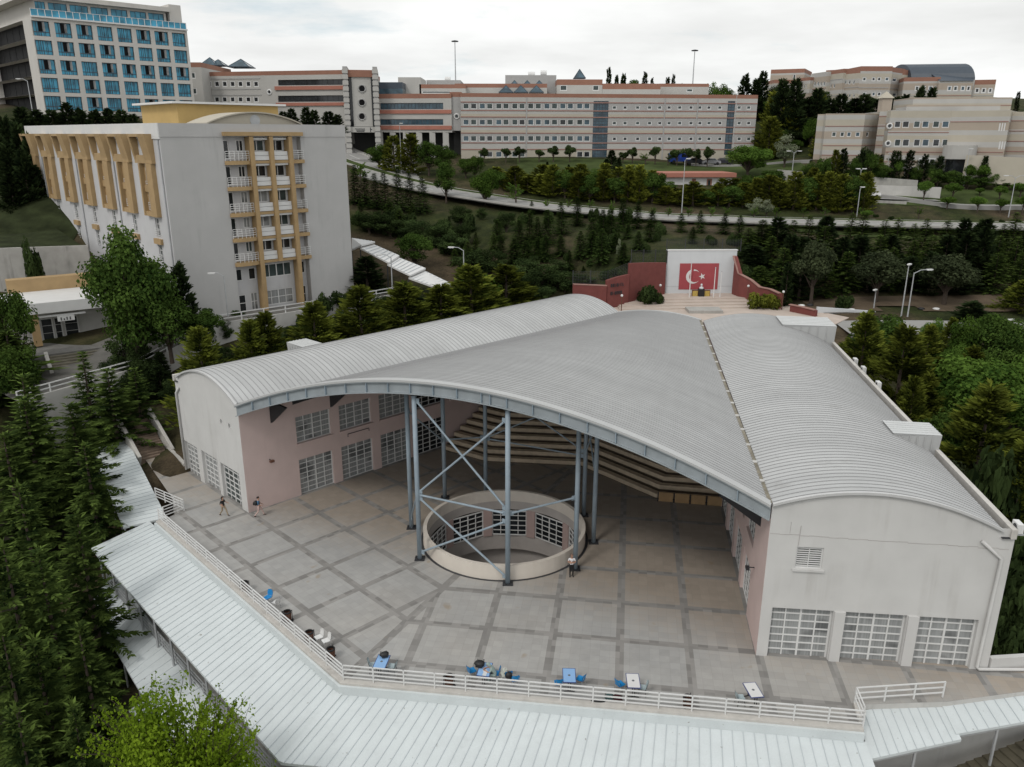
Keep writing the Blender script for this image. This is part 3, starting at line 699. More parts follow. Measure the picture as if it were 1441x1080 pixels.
W_ = WL; opL = [(W_-4.3, W_-1.05, -.12, 3.1), (W_-7.87, W_-4.85, -.12, 3.15), (W_-11.4, W_-8.7, -.12, 3.1), (W_-3.4, W_-3.05, 6.75, 7.15), (W_-1.95, W_-1.6, 6.75, 7.15)]
gable(L1, L0, profL, WL, ztL, True, opL, .35)
for i, o in enumerate(opL[:3]): window(hall, L1, L0, o, .33, 4, 7, gm='glc' if i else 'glg', mw=.075, fw=.09)
for o in opL[3:]: window(hall, L1, L0, o, .2, 1, 1, gm='glg', fw=.03)
# inner long walls
iL = L0+aL*LL; lo, hi = inner_ops(0, 4, 4.78, 3.28, n_up=7)
w = MB(); wall(w, L0, iL, -.3, LZ-.02, lo+hi, .28); part('inner_wall', w, M['pink'], hall)
for i, o in enumerate(lo): window(hall, L0, iL, o, .26, 4, 7, gm='glc' if i in (0, 1, 2) else 'gl', mw=.06, louver=0, name='glazed_door' if i in (0, 3) else 'window')
for i, o in enumerate(hi): window(hall, L0, iL, o, .26, 4, 5, gm='glc' if i in (0, 1, 2) else 'gl', mw=.06)
sl = MB()
for o in hi: sl.seg(L0+aL*(o[0]-.1)+V(0, 0, 4.56)-cL*.07, L0+aL*(o[1]+.1)+V(0, 0, 4.56)-cL*.07, .16, .12)
parts('window_sill', sl, M['pink'], hall)
iR = R0+aR*LR; lo = [(LR-4.2-4.1*i-3.2, LR-4.2-4.1*i, -.01, 3.15) for i in range(4)]; hi = [(a_, b_, 4.6, 6.9) for a_, b_, _, _ in lo]
w = MB(); wall(w, iR, R0, -.3, RZ-.05, lo+hi, .28); part('inner_wall', w, M['pink'], hall)
for o in lo: window(hall, iR, R0, o, .26, 4, 7, gm='gl', mw=.055)
for o in hi: window(hall, iR, R0, o, .26, 4, 5, gm='gl', mw=.055)
# outer long walls and back walls
w = MB(); wall(w, R1, R1+aR*LR, -3, ztR-.02); wall(w, L1+aL*LL, L1, -3, ztL-.02)
for p, c, a, W2, Lw, prof, zt in ((R0, cR, aR, WR, LR, profR, ztR), (L0, cL, aL, WL, LL, profL, ztL)):
    s1 = W2-.72; pts = [(0, 0)]+[(s1*i/20, prof(s1*i/20)-.1) for i in range(21)]+[(W2, zt), (W2, 0)]
    w.poly([p+c*s+a*Lw+V(0, 0, z) for s, z in pts])
w.poly([L0+aL*LL+V(0, 0, -.3), R0+aR*LR+V(0, 0, -.3), R0+aR*LR+V(0, 0, 9.6), L0+aL*LL+V(0, 0, 9.3)])
parts('outer_wall', w, M['stucco'], hall)
# central arched roof: a ruled sheet from the wide front arch to the narrow back edge
A0, A1 = V(L0.x, L0.y, LZ+.03), V(12.43, 91.2, 9.2); B0, B1 = V(R0.x-.05, R0.y, RZ), V(20.6, 84.6, RZ)
def CR(u, v, dz=0.):
    a = A0.lerp(A1, v); b_ = B0.lerp(B1, v); p = a.lerp(b_, u); rise = 4.2*(1-v)+.55*v
    p.z += rise*(1-(2*u-1)**2)+dz; return p
N = 56; uu = [i/N for i in range(N+1)]; nF = V(-(B0-A0).y, (B0-A0).x, 0).normalized()*-1
if nF.y > 0: nF = -nF
r = MB(); vv = [0, .15, .3, .45, .6, .75, .9, 1.]
for j in range(len(vv)-1):
    for i in range(N): r.quad(CR(uu[i], vv[j]), CR(uu[i+1], vv[j]), CR(uu[i+1], vv[j+1]), CR(uu[i], vv[j+1]))
ro = part('arched_roof', r, M['roof_C'], hall)
sm = MB(); nv = 108; un = uu[::2]
for k in range(1, nv):
    sm.sweep([CR(u, k/nv) for u in un], nF, -.018, .018, -.01, .035)
part('roof_seam', sm, M['roof_rib'], ro)
tr = MB(); tr.sweep([CR(u, 0) for u in uu], nF, -.2, .34, -.1, .05); tr.sweep([CR(u, 1) for u in uu], nF, -.25, .1, -.2, .1); parts('verge_trim', tr, M['roof_grey'], ro)
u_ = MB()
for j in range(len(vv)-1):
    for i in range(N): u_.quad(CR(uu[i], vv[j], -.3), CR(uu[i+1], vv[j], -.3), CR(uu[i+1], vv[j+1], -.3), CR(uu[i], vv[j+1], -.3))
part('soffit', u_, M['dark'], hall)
fb = MB(); arch = [CR(u, 0) for u in uu]
fb.sweep(arch, nF, .04, .12, -.86, -.1); fb.sweep(arch, nF, -.1, .3, -.93, -.86); fb.sweep(arch, nF, -.1, .3, -.18, -.1)
beam = part('arch_beam', fb, M['steelp'], hall)
stf = MB(); e = (B0-A0); e.z = 0; e.normalize()
for i in list(range(1, 22))+[12.35]:
    p = CR(i/22, 0); stf.box(p+nF*.2+V(0, 0, -.52), (.045, .16, .67), math.atan2(e.y, e.x))
parts('stiffener', stf, M['steel'], beam)
db = MB()
for v in (.1, .2, .32, .45, .6, .8):
    db.sweep([CR(u, v) for u in uu], nF, -.12, .12, -1.15, -.3)
for u in (.06, .13, .2, .3, .4, .5, .6, .7, .8, .87, .94):
    for k in range(6): db.seg(CR(u, k/6, -.5), CR(u, (k+1)/6, -.5), .12, .3)
part('roof_truss', db, M['dark'], hall)
br = MB()
for i in range(5):
    for p0, a, c in ((L0, aL, -cL), (R0, aR, -cR)):
        t = 2.6+5.5*i; q = p0+a*t; br.add([q+V(0, 0, 6.6+.4), q+V(0, 0, 8.9), q+c*2.6+V(0, 0, 8.9), q+a*.2+V(0, 0, 7.), q+a*.2+V(0, 0, 8.9), q+a*.2+c*2.6+V(0, 0, 8.9)], ((0, 1, 2), (5, 4, 3), (0, 2, 5, 3), (0, 3, 4, 1), (1, 4, 5, 2)))
parts('roof_bracket', br, M['dark'], hall)
gt = MB(); n_ = V(cR.x, cR.y, 0)
gt.sweep([B0.lerp(B1, i/12)+V(0, 0, 0) for i in range(13)], n_, -.2, .03, -.05, .08, m=0)
for i in range(1, 16):
    p = B0.lerp(B1, i/16); gt.box(p-n_*.09+V(0, 0, .1), (.3, .26, .06), R(80), m=1)
part('valley_gutter', gt, [M['gutter'], M['concw']], hall)
gl_ = MB(); gl_.sweep([A0.lerp(A1, i/12) for i in range(13)], V(cL.x, cL.y, 0)*-1, -.1, .12, -.05, .06); part('valley_gutter', gl_, M['dark'], hall)
# roof hatches on the outer eaves
M['roof_light'] = plain('light_sheet_roof', (.52, .53, .53), .5, var=.05)
def hatch(p0, c, a, W, prof, t, w_, s_in, top):
    h = MB(); P = lambda s, tt, z: p0+c*s+a*tt+V(0, 0, z); so = W-.15
    b0 = [P(s_in, t, prof(s_in)-.1), P(so, t, prof(W-.72)-.6), P(so, t+w_, prof(W-.72)-.6), P(s_in, t+w_, prof(s_in)-.1)]
    t0 = [P(s_in-.15, t-.1, top+.06), P(so+.1, t-.1, top), P(so+.1, t+w_+.1, top), P(s_in-.15, t+w_+.1, top+.06)]
    h.add(b0+t0, ((3, 2, 1, 0), (0, 1, 5, 4), (1, 2, 6, 5), (2, 3, 7, 6), (3, 0, 4, 7)), 0); h.add([v+V(0, 0, .003) for v in t0], ((0, 1, 2, 3),), 1)
    for k in range(1, 6):
        s = s_in+(so-s_in)*k/6; h.seg(P(s, t-.09, top-.1), P(s, t-.09, prof(s)+.05), .05, .05, 0)
        f = k/6; h.seg(t0[0].lerp(t0[3], f)+V(0, 0, .02), t0[1].lerp(t0[2], f)+V(0, 0, .02), .04, .05, 1)
    part('roof_hatch', h, [M['roof_grey'], M['roof_light']], hall)
hatch(R0, cR, aR, WR, profR, 11.3, 2.3, 9.8, 9.98); hatch(R0, cR, aR, WR, profR, 40.6, 4.0, 7.6, 10.6); hatch(L0, cL, aL, WL, profL, 11.0, 1.9, 8.9, 10.05)
# rainwater pipes
pp = MB(); o = nR*.12
pp.tube([R0+cR*11.15+o+V(0, 0, 8.15), R0+cR*12.3+o+V(0, 0, 7.15), R0+cR*12.2+o+V(0, 0, .25), R0+cR*12.3+o*1.4+V(0, 0, .12), R0+cR*15.5+o+V(.0, .25, .12), R0+cR*20+o+V(0, .9, .12)], .1, 8)
nL = V(-aL.x, -aL.y, 0)
pp.tube([L1-cL*.9+nL*.12+V(0, 0, 8.1), L1-cL*.25+nL*.12+V(0, 0, 7.5), L1-cL*.3+nL*.12+V(0, 0, .3), L1+cL*.1+nL*.2+V(0, 0, .15), L1+cL*3+nL*.2+V(0, 0, .15)], .1, 8)
parts('drainpipe', pp, M['stucco'], hall, smooth=True)
gr_ = MB()
for i in range(24):
    u0 = .05+12.6*i/24; z = 7.95-.022*u0+random.uniform(-.03, .03); gr_.seg(R0+cR*u0+nR*.004+V(0, 0, z), R0+cR*(u0+.525)+nR*.004+V(0, 0, z), .012, .035)
gr_.seg(R0+cR*1.62+nR*.004+V(0, 0, 7.25), R0+cR*1.66+nR*.004+V(0, 0, 8.5), .012, .05); gr_.seg(R0+cR*1.1+nR*.004+V(0, 0, 8.0), R0+cR*1.12+nR*.004+V(0, 0, 8.7), .012, .03)
part('wall_crack', gr_, plain('crack_grey', (.4, .38, .37), .9), hall)
# spectator tiers at the back of the hall
BP = [V(-6.75, 71.24, 0), V(-2.46, 68.29, 0), V(6.3, 67.3, 0), V(12.06, 60.5, 0), V(17.2, 59.5, 0)]
def offs(d):
    out = []; n = len(BP); ns = []
    for i in range(n-1):
        e = (BP[i+1]-BP[i]).normalized(); ns.append(V(-e.y, e.x, 0))
    for i in range(n):
        if i == 0: k = ns[0]/max(.2, ns[0].dot(-cL)); k = aL*(1/max(.25, ns[0].dot(aL)))
        elif i == n-1: k = aR*(1/max(.25, ns[-1].dot(aR)))
        else: mm = (ns[i-1]+ns[i]).normalized(); k = mm/max(.3, mm.dot(ns[i]))
        out.append(BP[i]+k*d)
    return out
ti = MB(); NT = 13
for k in range(NT):
    a_, b_ = offs(k*.8), offs((k+1)*.8); z0 = .45*k; z1 = z0+.45; h_ = offs(k*.8+.45); f_ = offs(k*.8-.06)
    for i in range(4):
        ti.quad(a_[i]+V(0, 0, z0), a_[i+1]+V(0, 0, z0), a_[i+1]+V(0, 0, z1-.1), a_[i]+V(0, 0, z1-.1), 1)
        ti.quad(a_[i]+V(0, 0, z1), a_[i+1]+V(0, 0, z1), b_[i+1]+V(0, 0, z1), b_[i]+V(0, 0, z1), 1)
        q = [f_[i], f_[i+1], h_[i+1], h_[i]]
        zb, zt = z1-.33, z1+.03
        vs = [p+V(0, 0, zb) for p in q]+[p+V(0, 0, zt) for p in q]
        ti.add(vs, ((0, 1, 5, 4), (4, 5, 6, 7), (3, 2, 1, 0), (1, 2, 6, 5), (2, 3, 7, 6), (3, 0, 4, 7)), 0)
part('spectator_tier', ti, [M['tier'], M['tierd']], hall)
bt = MB()
for i in range(4):
    p = BP[3].lerp(BP[4], (i+.5)/4)+V(.06, -.45, .42); bt.box(p, (1.15, .08, .8), R(-11))
parts('front_panel', bt, plain('plywood', (.38, .25, .13), .7, var=.15), hall)
bs = MB()
for i in range(5):
    p = BP[3].lerp(BP[4], i/4)+V(.06, -.5, .4); bs.tube([p+V(0, 0, -.4), p+V(0, 0, .45)], .05, 6)
parts('panel_post', bs, M['dark'], hall)
# columns around the light well
CT = [V(-6.58, 50.55, 0), V(-.26, 47.3, 0), V(4.45, 49.2, 0), V(-7.75, 55.25, 0), V(-5.6, 60.6, 0), V(-2.2, 61.2, 0), V(6.1, 53.0, 0), V(5.75, 57.4, 0)]
def roofz(x, y):
    best = None
    for v in [i/40 for i in range(41)]:
        a = A0.lerp(A1, v); b_ = B0.lerp(B1, v); e = b_-a; n = V(-e.y, e.x, 0); dd = (V(x, y, 0)-V(a.x, a.y, 0)).dot(n.normalized())
        if best is None or abs(dd) < best[0]: best = (abs(dd), v, (V(x, y, 0)-V(a.x, a.y, 0)).dot(V(e.x, e.y, 0))/(e.x**2+e.y**2))
    return CR(best[2], best[1]).z
cols = []
for i, p in enumerate(CT):
    zt = roofz(p.x, p.y)-1.0; cb = MB(); cb.tube([p, p+V(0, 0, zt)], .17, 12); col = part('column', cb, M['steel'], hall, smooth=True)
    bp = MB(); bp.box(p+V(0, 0, .03), (.7, .7, .06)); bp.box(p+V(0, 0, zt-.05), (.5, .5, .1)); bp.box(p+V(0, 0, zt+.25), (.22, .22, .5))
    for k in range(6): a_ = k*PI/3; bp.tube([p+V(.27*math.cos(a_), .27*math.sin(a_), .05), p+V(.27*math.cos(a_), .27*math.sin(a_), .14)], .03, 5)
    parts('column_plate', bp, M['dark'], col); cols.append((p, zt))
def brace(i, j, a, b_, r_=.075):
    p, q = cols[i][0], cols[j][0]; t = MB(); e = (q-p).normalized()
    A = p+V(0, 0, a)+e*.17; B = q+V(0, 0, b_)-e*.17
    t.tube([A+(B-A)*.02, B-(B-A)*.02], r_, 8)
    for X_, s in ((A, 1), (B, -1)): t.box(X_+e*.1*s, (.28, .03, .34), math.atan2(e.y, e.x))
    part('brace', t, M['steel'], hall, smooth=False)
ztop = lambda i: cols[i][1]
brace(0, 1, ztop(0)-.5, 5.6); brace(0, 1, 5.3, ztop(1)-.9); brace(0, 1, 5.05, 5.2); brace(0, 1, 4.8, .5); brace(0, 1, .6, 4.6)
brace(1, 2, 5.2, 5.5); brace(5, 7, 10., 5.5, .06); brace(5, 7, 5.2, 10., .06); brace(4, 5, 5.2, 5.2, .06); brace(6, 7, 9.5, 5.6, .06); brace(6, 7, 5.3, 8.5, .06); brace(0, 3, 5.0, 1., .06); brace(3, 4, 9.5, 5.2, .06); brace(5, 7, 5.1, 5.1, .06)
# lamp, sign bracket and little cables on the pink wall
for u, z in ((2.2, 4.0),):
    q = L0+aL*u-cL*.02; wl_ = thing('wall_lamp', 'small dark floodlight on the bare pink wall beside the first glazed door', 'lamp', q+V(0, 0, z))
    a_ = MB(); a_.seg(q+V(0, 0, z), q-cL*.35+V(0, 0, z), .05, .05); part('arm', a_, M['dark'], wl_); a_ = MB(); a_.box(q-cL*.4+V(0, 0, z-.05), (.35, .22, .16), R(44)); part('lamp_head', a_, M['brown'], wl_)
tb_ = MB(); q = L0-cL*.08; tb_.tube([q+aL*9.6+V(0, 0, 3.95), q+aL*9.6+V(0, 0, 4.2), q+aL*11.8+V(0, 0, 4.2), q+aL*11.8+V(0, 0, 3.95)], .035, 5)
tag(part('sign_bracket', tb_, M['dark']), 'thin dark pipe bracket on the pink wall over the second ground floor window', 'bracket')
q = R0+aR*3.1-cR*.02; wl_ = thing('wall_lamp', 'small floodlight on the shaded inner wall of the right wing near its corner', 'lamp', q+V(0, 0, 4.0))
a_ = MB(); a_.seg(q+V(0, 0, 4), q-cR*.35+V(0, 0, 4), .05, .05); part('arm', a_, M['dark'], wl_); a_ = MB(); a_.box(q-cR*.4+V(0, 0, 3.95), (.35, .22, .16), R(82)); part('lamp_head', a_, M['dark'], wl_)
# air conditioner units along the right parapet
for t, lab in ((.35, 'white air conditioner at the front corner of the right wing parapet'), (26.2, 'white air conditioner on the parapet, nearest of the middle three'), (30.8, 'white air conditioner on the parapet, middle one of the three beyond the roof hatch'), (33.6, 'white air conditioner on the parapet, farthest of the three beyond the roof hatch')):
    q = R0+cR*(WR+.2)+aR*t+V(0, 0, ztR-.35); ac = thing('air_conditioner', lab, 'air conditioner', q, group='air conditioners on the right parapet')
    a_ = MB(); a_.box(q+V(0, 0, .32), (.3, .7, .52), R(-8)); part('casing', a_, M['white'], ac)
    a_ = MB(); f_ = q+V(.02, -.0, .32); e_ = aR; a_.lathe([(.2, 0), (.2, .03), (.05, .05)], 14, (0, 0, 0)); 
    for i_, v_ in enumerate(a_.v): x_, y_, z_ = v_; w_ = f_-V(.18, 0, 0)+e_*x_*1.0+V(0, 0, y_)-V(1, 0, 0)*z_; a_.v[i_] = tuple(w_)
    part('fan_grille', a_, M['dark'], ac); a_ = MB(); a_.box(q+V(-.05, 0, .0), (.5, .7, .08), R(-8)); part('bracket', a_, M['pole'], ac)
# ------------------------------------------------------------------ light well
well = thing('light_well', 'round sunken light well with cream parapet ringed by blue grey steel columns', 'light well', WC)
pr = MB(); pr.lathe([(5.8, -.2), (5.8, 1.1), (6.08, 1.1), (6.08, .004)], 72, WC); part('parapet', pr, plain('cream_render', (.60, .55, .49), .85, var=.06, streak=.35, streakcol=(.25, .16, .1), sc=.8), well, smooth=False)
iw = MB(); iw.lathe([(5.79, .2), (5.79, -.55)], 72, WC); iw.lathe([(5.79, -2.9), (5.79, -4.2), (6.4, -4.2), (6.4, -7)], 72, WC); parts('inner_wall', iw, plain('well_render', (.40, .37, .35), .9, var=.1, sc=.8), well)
fl = MB(); fl.poly([WC+V(6.5*math.cos(i*PI/16), 6.5*math.sin(i*PI/16), -6.9) for i in range(32)]); part('floor', fl, M['conc'], well)
dr = MB(); dr.lathe([(6.12, .006), (6.3, .006)], 72, WC); part('drain_channel', dr, M['dark'], well)
NWN = 10; pil = MB()
for k in range(NWN):
    a0 = R(72)+k*2*PI/NWN; a1 = a0+2*PI/NWN*.80
    for s_ in range(4):
        x0, x1 = a0+(a1-a0)*s_/4, a0+(a1-a0)*(s_+1)/4
        # window facets follow the curve: four lights per bay
    am = (a0+a1)/2; rr_ = 5.82*math.cos((a1-a0)/2)+.06; e = V(-math.sin(am), math.cos(am), 0); hw = 5.82*math.sin((a1-a0)/2)
    p = WC+V(math.cos(am), math.sin(am), 0)*rr_-e*hw*-1; q = WC+V(math.cos(am), math.sin(am), 0)*rr_-e*hw
    # outward side must face the well's centre
    window(well, p, q, (0, 2*hw, -2.85, -.6), 0, 4, 5, gm='gl', mw=.06, fw=.09)
    ap = a1+2*PI/NWN*.1; c_ = WC+V(math.cos(ap), math.sin(ap), 0)*5.85; pil.box(c_+V(0, 0, -1.72), (.3, 5.8*2*PI/NWN*.2, 2.4), ap)
parts('pilaster', pil, plain('pinkish_pier', (.4, .3, .28), .85), well)
# ------------------------------------------------------------------ plaza edge: kerb, railings, covered walkways
oF = V(-(C1-C0).y, (C1-C0).x, 0).normalized()*-1; oL = V((CL-C0).y, -(CL-C0).x, 0).normalized()
if oL.x > 0: oL = -oL
mit = (oF+oL).normalized(); mk_ = 1/mit.dot(oF)
def edge_rect(pts, outs, w0, w1, z0, z1, mb, m=0):
    for i in range(len(pts)-1):
        a, b_ = pts[i], pts[i+1]; oa, ob = outs[i], outs[i+1]
        q = [a+oa*w0, b_+ob*w0, b_+ob*w1, a+oa*w1]; vs = [p+V(0, 0, z0) for p in q]+[p+V(0, 0, z1) for p in q]
        mb.add(vs, ((3, 2, 1, 0), (4, 5, 6, 7), (0, 1, 5, 4), (1, 2, 6, 5), (2, 3, 7, 6), (3, 0, 4, 7)), m)
epts = [CL, C0, C1]; eo = [oL, mit*mk_, oF]
kb = MB(); edge_rect(epts, eo, -.02, .46, -.5, .14, kb)
kb2 = MB(); kb2.prism([(p.x, p.y) for p in (C1+V(.0, .5, 0), C1+V(.4, .5, 0), C1b+V(.4, .1, 0), C1b+V(0, 0, 0))], -.5, .12)
tag(part('kerb', kb, M['coping']), kind='structure'); tag(part('kerb', kb2, M['coping']), kind='structure')
fs = MB(); edge_rect(epts, eo, .47, .62, -.75, .02, fs); tag(part('fascia_board', fs, M['canopy']), 'pale blue metal fascia along the plaza edge under the railing', 'fascia')
r1 = thing('plaza_railing', 'long white pipe railing along the whole front and left edge of the plaza', 'railing', C0)
railing(r1, [CL+oL*.2+V(0, 0, .12), C0+mit*mk_*.2+V(0, 0, .12), C1+oF*.2+V(0, 0, .12)], 1.0, 4, 1.75, rr=.03)
r2 = thing('plaza_railing', 'short white railing turning back beside the covered stair at the right corner', 'railing', C1)
railing(r2, [C1+V(.1, .15, .1), C1b+V(.05, 0, .1), V(23.3, 35.9, .05)], 1.0, 3, 1.6, rr=.03)
r3 = thing('plaza_railing', 'short white railing round the stair opening at the left corner near the walking woman', 'railing', NW)
railing(r3, [CL+V(.1, .2, .1), NW+V(.35, .1, .05), V(-29.6, 60.2, .05)], 1.0, 4, 1.5, rr=.03)
def sheet(name, lab, top0, top1, low1, low0, n, gutter=True, posts=None, legs=4., cat='canopy', thick=.16, mat='canopy', nsub=6):
    "mono-pitch metal roof with standing seams from the top edge to the eaves"
    t = thing(name, lab, cat, (Vector(top0)+Vector(low1))/2)
    a, b_, c, d = [Vector(p) for p in (top0, top1, low1, low0)]; r = MB()
    P = lambda u, v, z=0.: (a.lerp(b_, u)).lerp(d.lerp(c, u), v)+V(0, 0, z)
    r.add([P(0, 0), P(1, 0), P(1, 1), P(0, 1), P(0, 0, -thick), P(1, 0, -thick), P(1, 1, -thick), P(0, 1, -thick)], ((0, 1, 2, 3), (7, 6, 5, 4), (0, 4, 5, 1), (1, 5, 6, 2), (2, 6, 7, 3), (3, 7, 4, 0)))
    ro = part('roof_sheet', r, M[mat], t); s = MB()
    for k in range(1, n): s.seg(P(k/n, 0, .012), P(k/n, 1, .012), .026, .045)
    part('roof_seam', s, M['canopy_rib'], ro)
    if posts:
        pm = MB(); pm.box((0, 0, -.5), (.11, .11, 1.)); me = pm.mesh('post', M['pole'])
        for k in range(posts):
            u = (k+.5)/posts; p = P(u, .96, -thick); o = link('post', me, t); o.location = p-wloc(t); o.scale = (1, 1, legs)
        g = MB(); g.seg(P(0, .96, -thick-.09), P(1, .96, -thick-.09), .1, .16); part('eaves_beam', g, M['pole'], t)
    return t
zt_, zl_ = -.5, -1.25
EL = CL+oL*.5+(CL-C0).normalized()*1.15; ELo = V(-32.2, 54.2, 0)
cm = C0+mit*mk_*5.05
tA = sheet('walkway_canopy', 'broad pale blue metal canopy roof running along the left edge of the plaza', C0+mit*mk_*.55+V(0, 0, zt_), V(EL.x-.3, EL.y+.4, zt_), V(ELo.x, ELo.y, zl_), cm+V(0, 0, zl_), 46, posts=11, legs=2.75)
dR0 = C1+oF*.55; 
tD = sheet('walkway_canopy', 'wide pale blue metal canopy roof below the front railing at the bottom of the picture', C0+mit*mk_*.55+V(0, 0, zt_), C1+oF*.55+V(.15, 0, zt_), C1+oF*5.05+V(.35, 0, zl_), cm+V(0, 0, zl_), 50, posts=9, legs=2.75)
hp = MB(); hp.seg(C0+mit*mk_*.5+V(0, 0, zt_+.04), cm+V(0, 0, zl_+.04), .34, .06); part('hip_cap', hp, M['canopy'], tA)
tB = sheet('walkway_canopy', 'narrow pale blue canopy roof climbing toward the dark firs from the plaza corner', V(-27.75, 57.7, -.40), V(-36.9, 70.9, 1.3), V(-39.1, 68.7, .95), V(-30.7, 56.4, -.62), 27, posts=4, legs=6)
def rw(z, *px): return [G(x, y, z) for x, y in px]
q = [G(158, 803, -3.7), G(345, 1052, -3.7), G(258, 1078, -4.3), G(126, 852, -4.3)]
tC = sheet('walkway_canopy', 'lower pale metal canopy roof tucked under the left canopy beside the firs', q[0], q[1], q[2], q[3], 30, posts=6, legs=4)
q = [G(262, 948, -4.25), G(330, 1050, -4.25), G(225, 1062, -4.9), G(181, 1000, -4.9)]
q[1] = q[1]+(q[1]-q[0])*.8; q[2] = q[2]+(q[2]-q[3])*1.6
tC2 = sheet('walkway_canopy', 'lowest pale metal canopy roof partly hidden by the lime green tree', q[0], q[1], q[2], q[3], 14, posts=3, legs=4)
q = [V(18.35, 35.2, -.35), V(23.4, 36.35, -.25), V(23.15, 33.5, -.6), V(18.0, 32.3, -.75)]
tE = sheet('walkway_canopy', 'pale blue stair canopy at the lower right, nearest the railing corner', q[0], q[1], q[2], q[3], 10, posts=1, legs=3.2)
q = [V(23.3, 36.4, -.2), V(33, 38.75, -.05), V(33.2, 35.95, -.4), V(23.0, 33.75, -.5)]
tE2 = sheet('walkway_canopy', 'pale blue stair canopy running off the right edge of the picture', q[0], q[1], q[2], q[3], 16, posts=2, legs=3.6)
# walkway storey under the left and front canopies
wk = MB()
p = [C0+mit*mk_*.3, CL+oL*.3, CL+oL*4.7, C0+mit*mk_*4.7]; wk.prism([(v.x, v.y) for v in p], -4.3, -4.0)
p = [C0+mit*mk_*.3, C0+mit*mk_*4.7, C1+oF*4.7, C1+oF*.3]; wk.prism([(v.x, v.y) for v in p], -4.3, -4.0)
tag(part('walkway', wk, M['conc']), kind='structure')
r4 = thing('walkway_railing', 'pale railing of the lower walkway seen beneath the left canopy eaves', 'railing', C0+oL*4.6)
railing(r4, [CL+oL*4.55+V(0, 0, -4), C0+mit*mk_*4.55+V(0, 0, -4), C1+oF*4.55+V(0, 0, -4)], 1.15, 4, 2.2, mat='pole', rr=.028)
bw = MB(); p = [CL+oL*4.7, C0+mit*mk_*4.7, C1+oF*4.7]
for a, b_ in zip(p[:-1], p[1:]): bw.quad(a+V(0, 0, -4.3), b_+V(0, 0, -4.3), b_+V(0, 0, -10), a+V(0, 0, -10))
tag(part('walkway_base', bw, M['conc']), kind='structure')
# stair at lower right
st = thing('outdoor_stair', 'concrete stair with dark treads rising to the right under the lower right canopy', 'stairs', (24, 32, -4))
s = MB(); sr_ = MB(); d0 = V(18.5, 31.2, -4.6); d1 = V(33.5, 35., -1.6); e = V(15, 3.8, 0).normalized(); n = V(e.y, -e.x, 0); NS = 30
for k in range(NS):
    a = d0.lerp(d1, k/NS); b_ = d0.lerp(d1, (k+1)/NS); z = b_.z
    q = [V(a.x, a.y, 0), V(b_.x, b_.y, 0), V(b_.x, b_.y, 0)-n*2.0, V(a.x, a.y, 0)-n*2.0]; s.prism([(v.x, v.y) for v in q], z-.9, z+.005*(k % 2))
part('step', s, plain('mossy_tread', (.075, .066, .045), .95, var=.4, sc=1.5), st); sr_.seg(d0+n*.16+V(0, 0, .1), d1+n*.16+V(0, 0, .1), .28, .5); part('stringer', sr_, M['concw'], st)
dn = MB(); dn.prism([(16, 24), (50, 24), (50, 31), (18, 30)], -9, -5.2); tag(part('lower_path', dn, M['conc']), kind='structure')
# low boundary walls beside the hall
lw = MB(); lw.seg(R1+V(.1, .1, .35), V(46, 40.2, .35), .3, .85); tag(part('low_wall', lw, M['stucco']), 'low white wall leaving the right corner of the hall with a pipe at its foot', 'wall')
bk = MB(); bk.poly([V(27.4, 38.6, -.4), V(60, 40.6, -.4), V(60, 62, 2), V(30, 58, 1)]); tag(part('garden_soil', bk, plain('dark_soil', (.02, .021, .014), 1., var=.4, sc=1.)), kind='structure')
# left stair from the plaza to the drive
st = thing('outdoor_stair', 'brown stone stair climbing from the left corner of the plaza past the canopy', 'stairs', (-34, 70, 0))
s = MB(); d0 = V(-33.6, 69.1, 0); d1 = V(-36.9, 72.7, 2.7); e = V((d1-d0).x, (d1-d0).y, 0).normalized(); n = V(e.y, -e.x, 0); NS = 16
for k in range(NS):
    a = d0.lerp(d1, k/NS); b_ = d0.lerp(d1, (k+1)/NS)
    q = [V(a.x, a.y, 0)+n*1.25, V(b_.x, b_.y, 0)+n*1.25, V(b_.x, b_.y, 0)-n*1.25, V(a.x, a.y, 0)-n*1.25]; s.prism([(v.x, v.y) for v in q], b_.z-1.4, b_.z)
part('step', s, plain('brown_stone', (.2, .15, .115), .9, var=.25, sc=2.), st)
for sg in (-1, 1): w = MB(); w.seg(d0+n*1.5*sg+V(0, 0, .25)-e*.6, d1+n*1.5*sg+V(0, 0, .35), .3, 1.1); part('side_wall', w, M['coping'], st)
lw = MB(); lw.seg(L1+cL*.15+V(0, 0, .3), V(-32.4, 69.9, .3), .3, .75); tag(part('low_wall', lw, M['coping']), 'low stained wall between the left gable and the brown stair', 'wall')
# ------------------------------------------------------------------ furniture
def make_table(top, edge):
    t = thing('cafe_table', None, 'table')
    a = MB(); a.box((0, 0, .735), (.66, 1.14, .03)); part('tabletop', a, M[top], t)
    a = MB()
    for s_ in (-1, 1): a.box((s_*.345, 0, .73), (.03, 1.2, .05)); a.box((0, s_*.585, .73), (.66, .03, .046))
    part('edge_trim', a, M[edge], t)
    a = MB(); a.lathe([(.0, .7515), (.075, .7515)], 14); a.lathe([(.03, .753), (.045, .753)], 12); part('emblem', a, plain('emblem_grey', (.12, .13, .14), .6), t)
    for s_ in (-1, 1):
        a = MB(); y = s_*.42
        a.tube([(-.06, y, .71), (-.06, y, .05)], .022, 6); a.tube([(.06, y, .71), (.06, y, .05)], .022, 6); a.tube([(-.3, y, .02), (-.06, y, .06), (.06, y, .06), (.3, y, .02)], .022, 6); part('leg', a, M['black'], t)
    return t
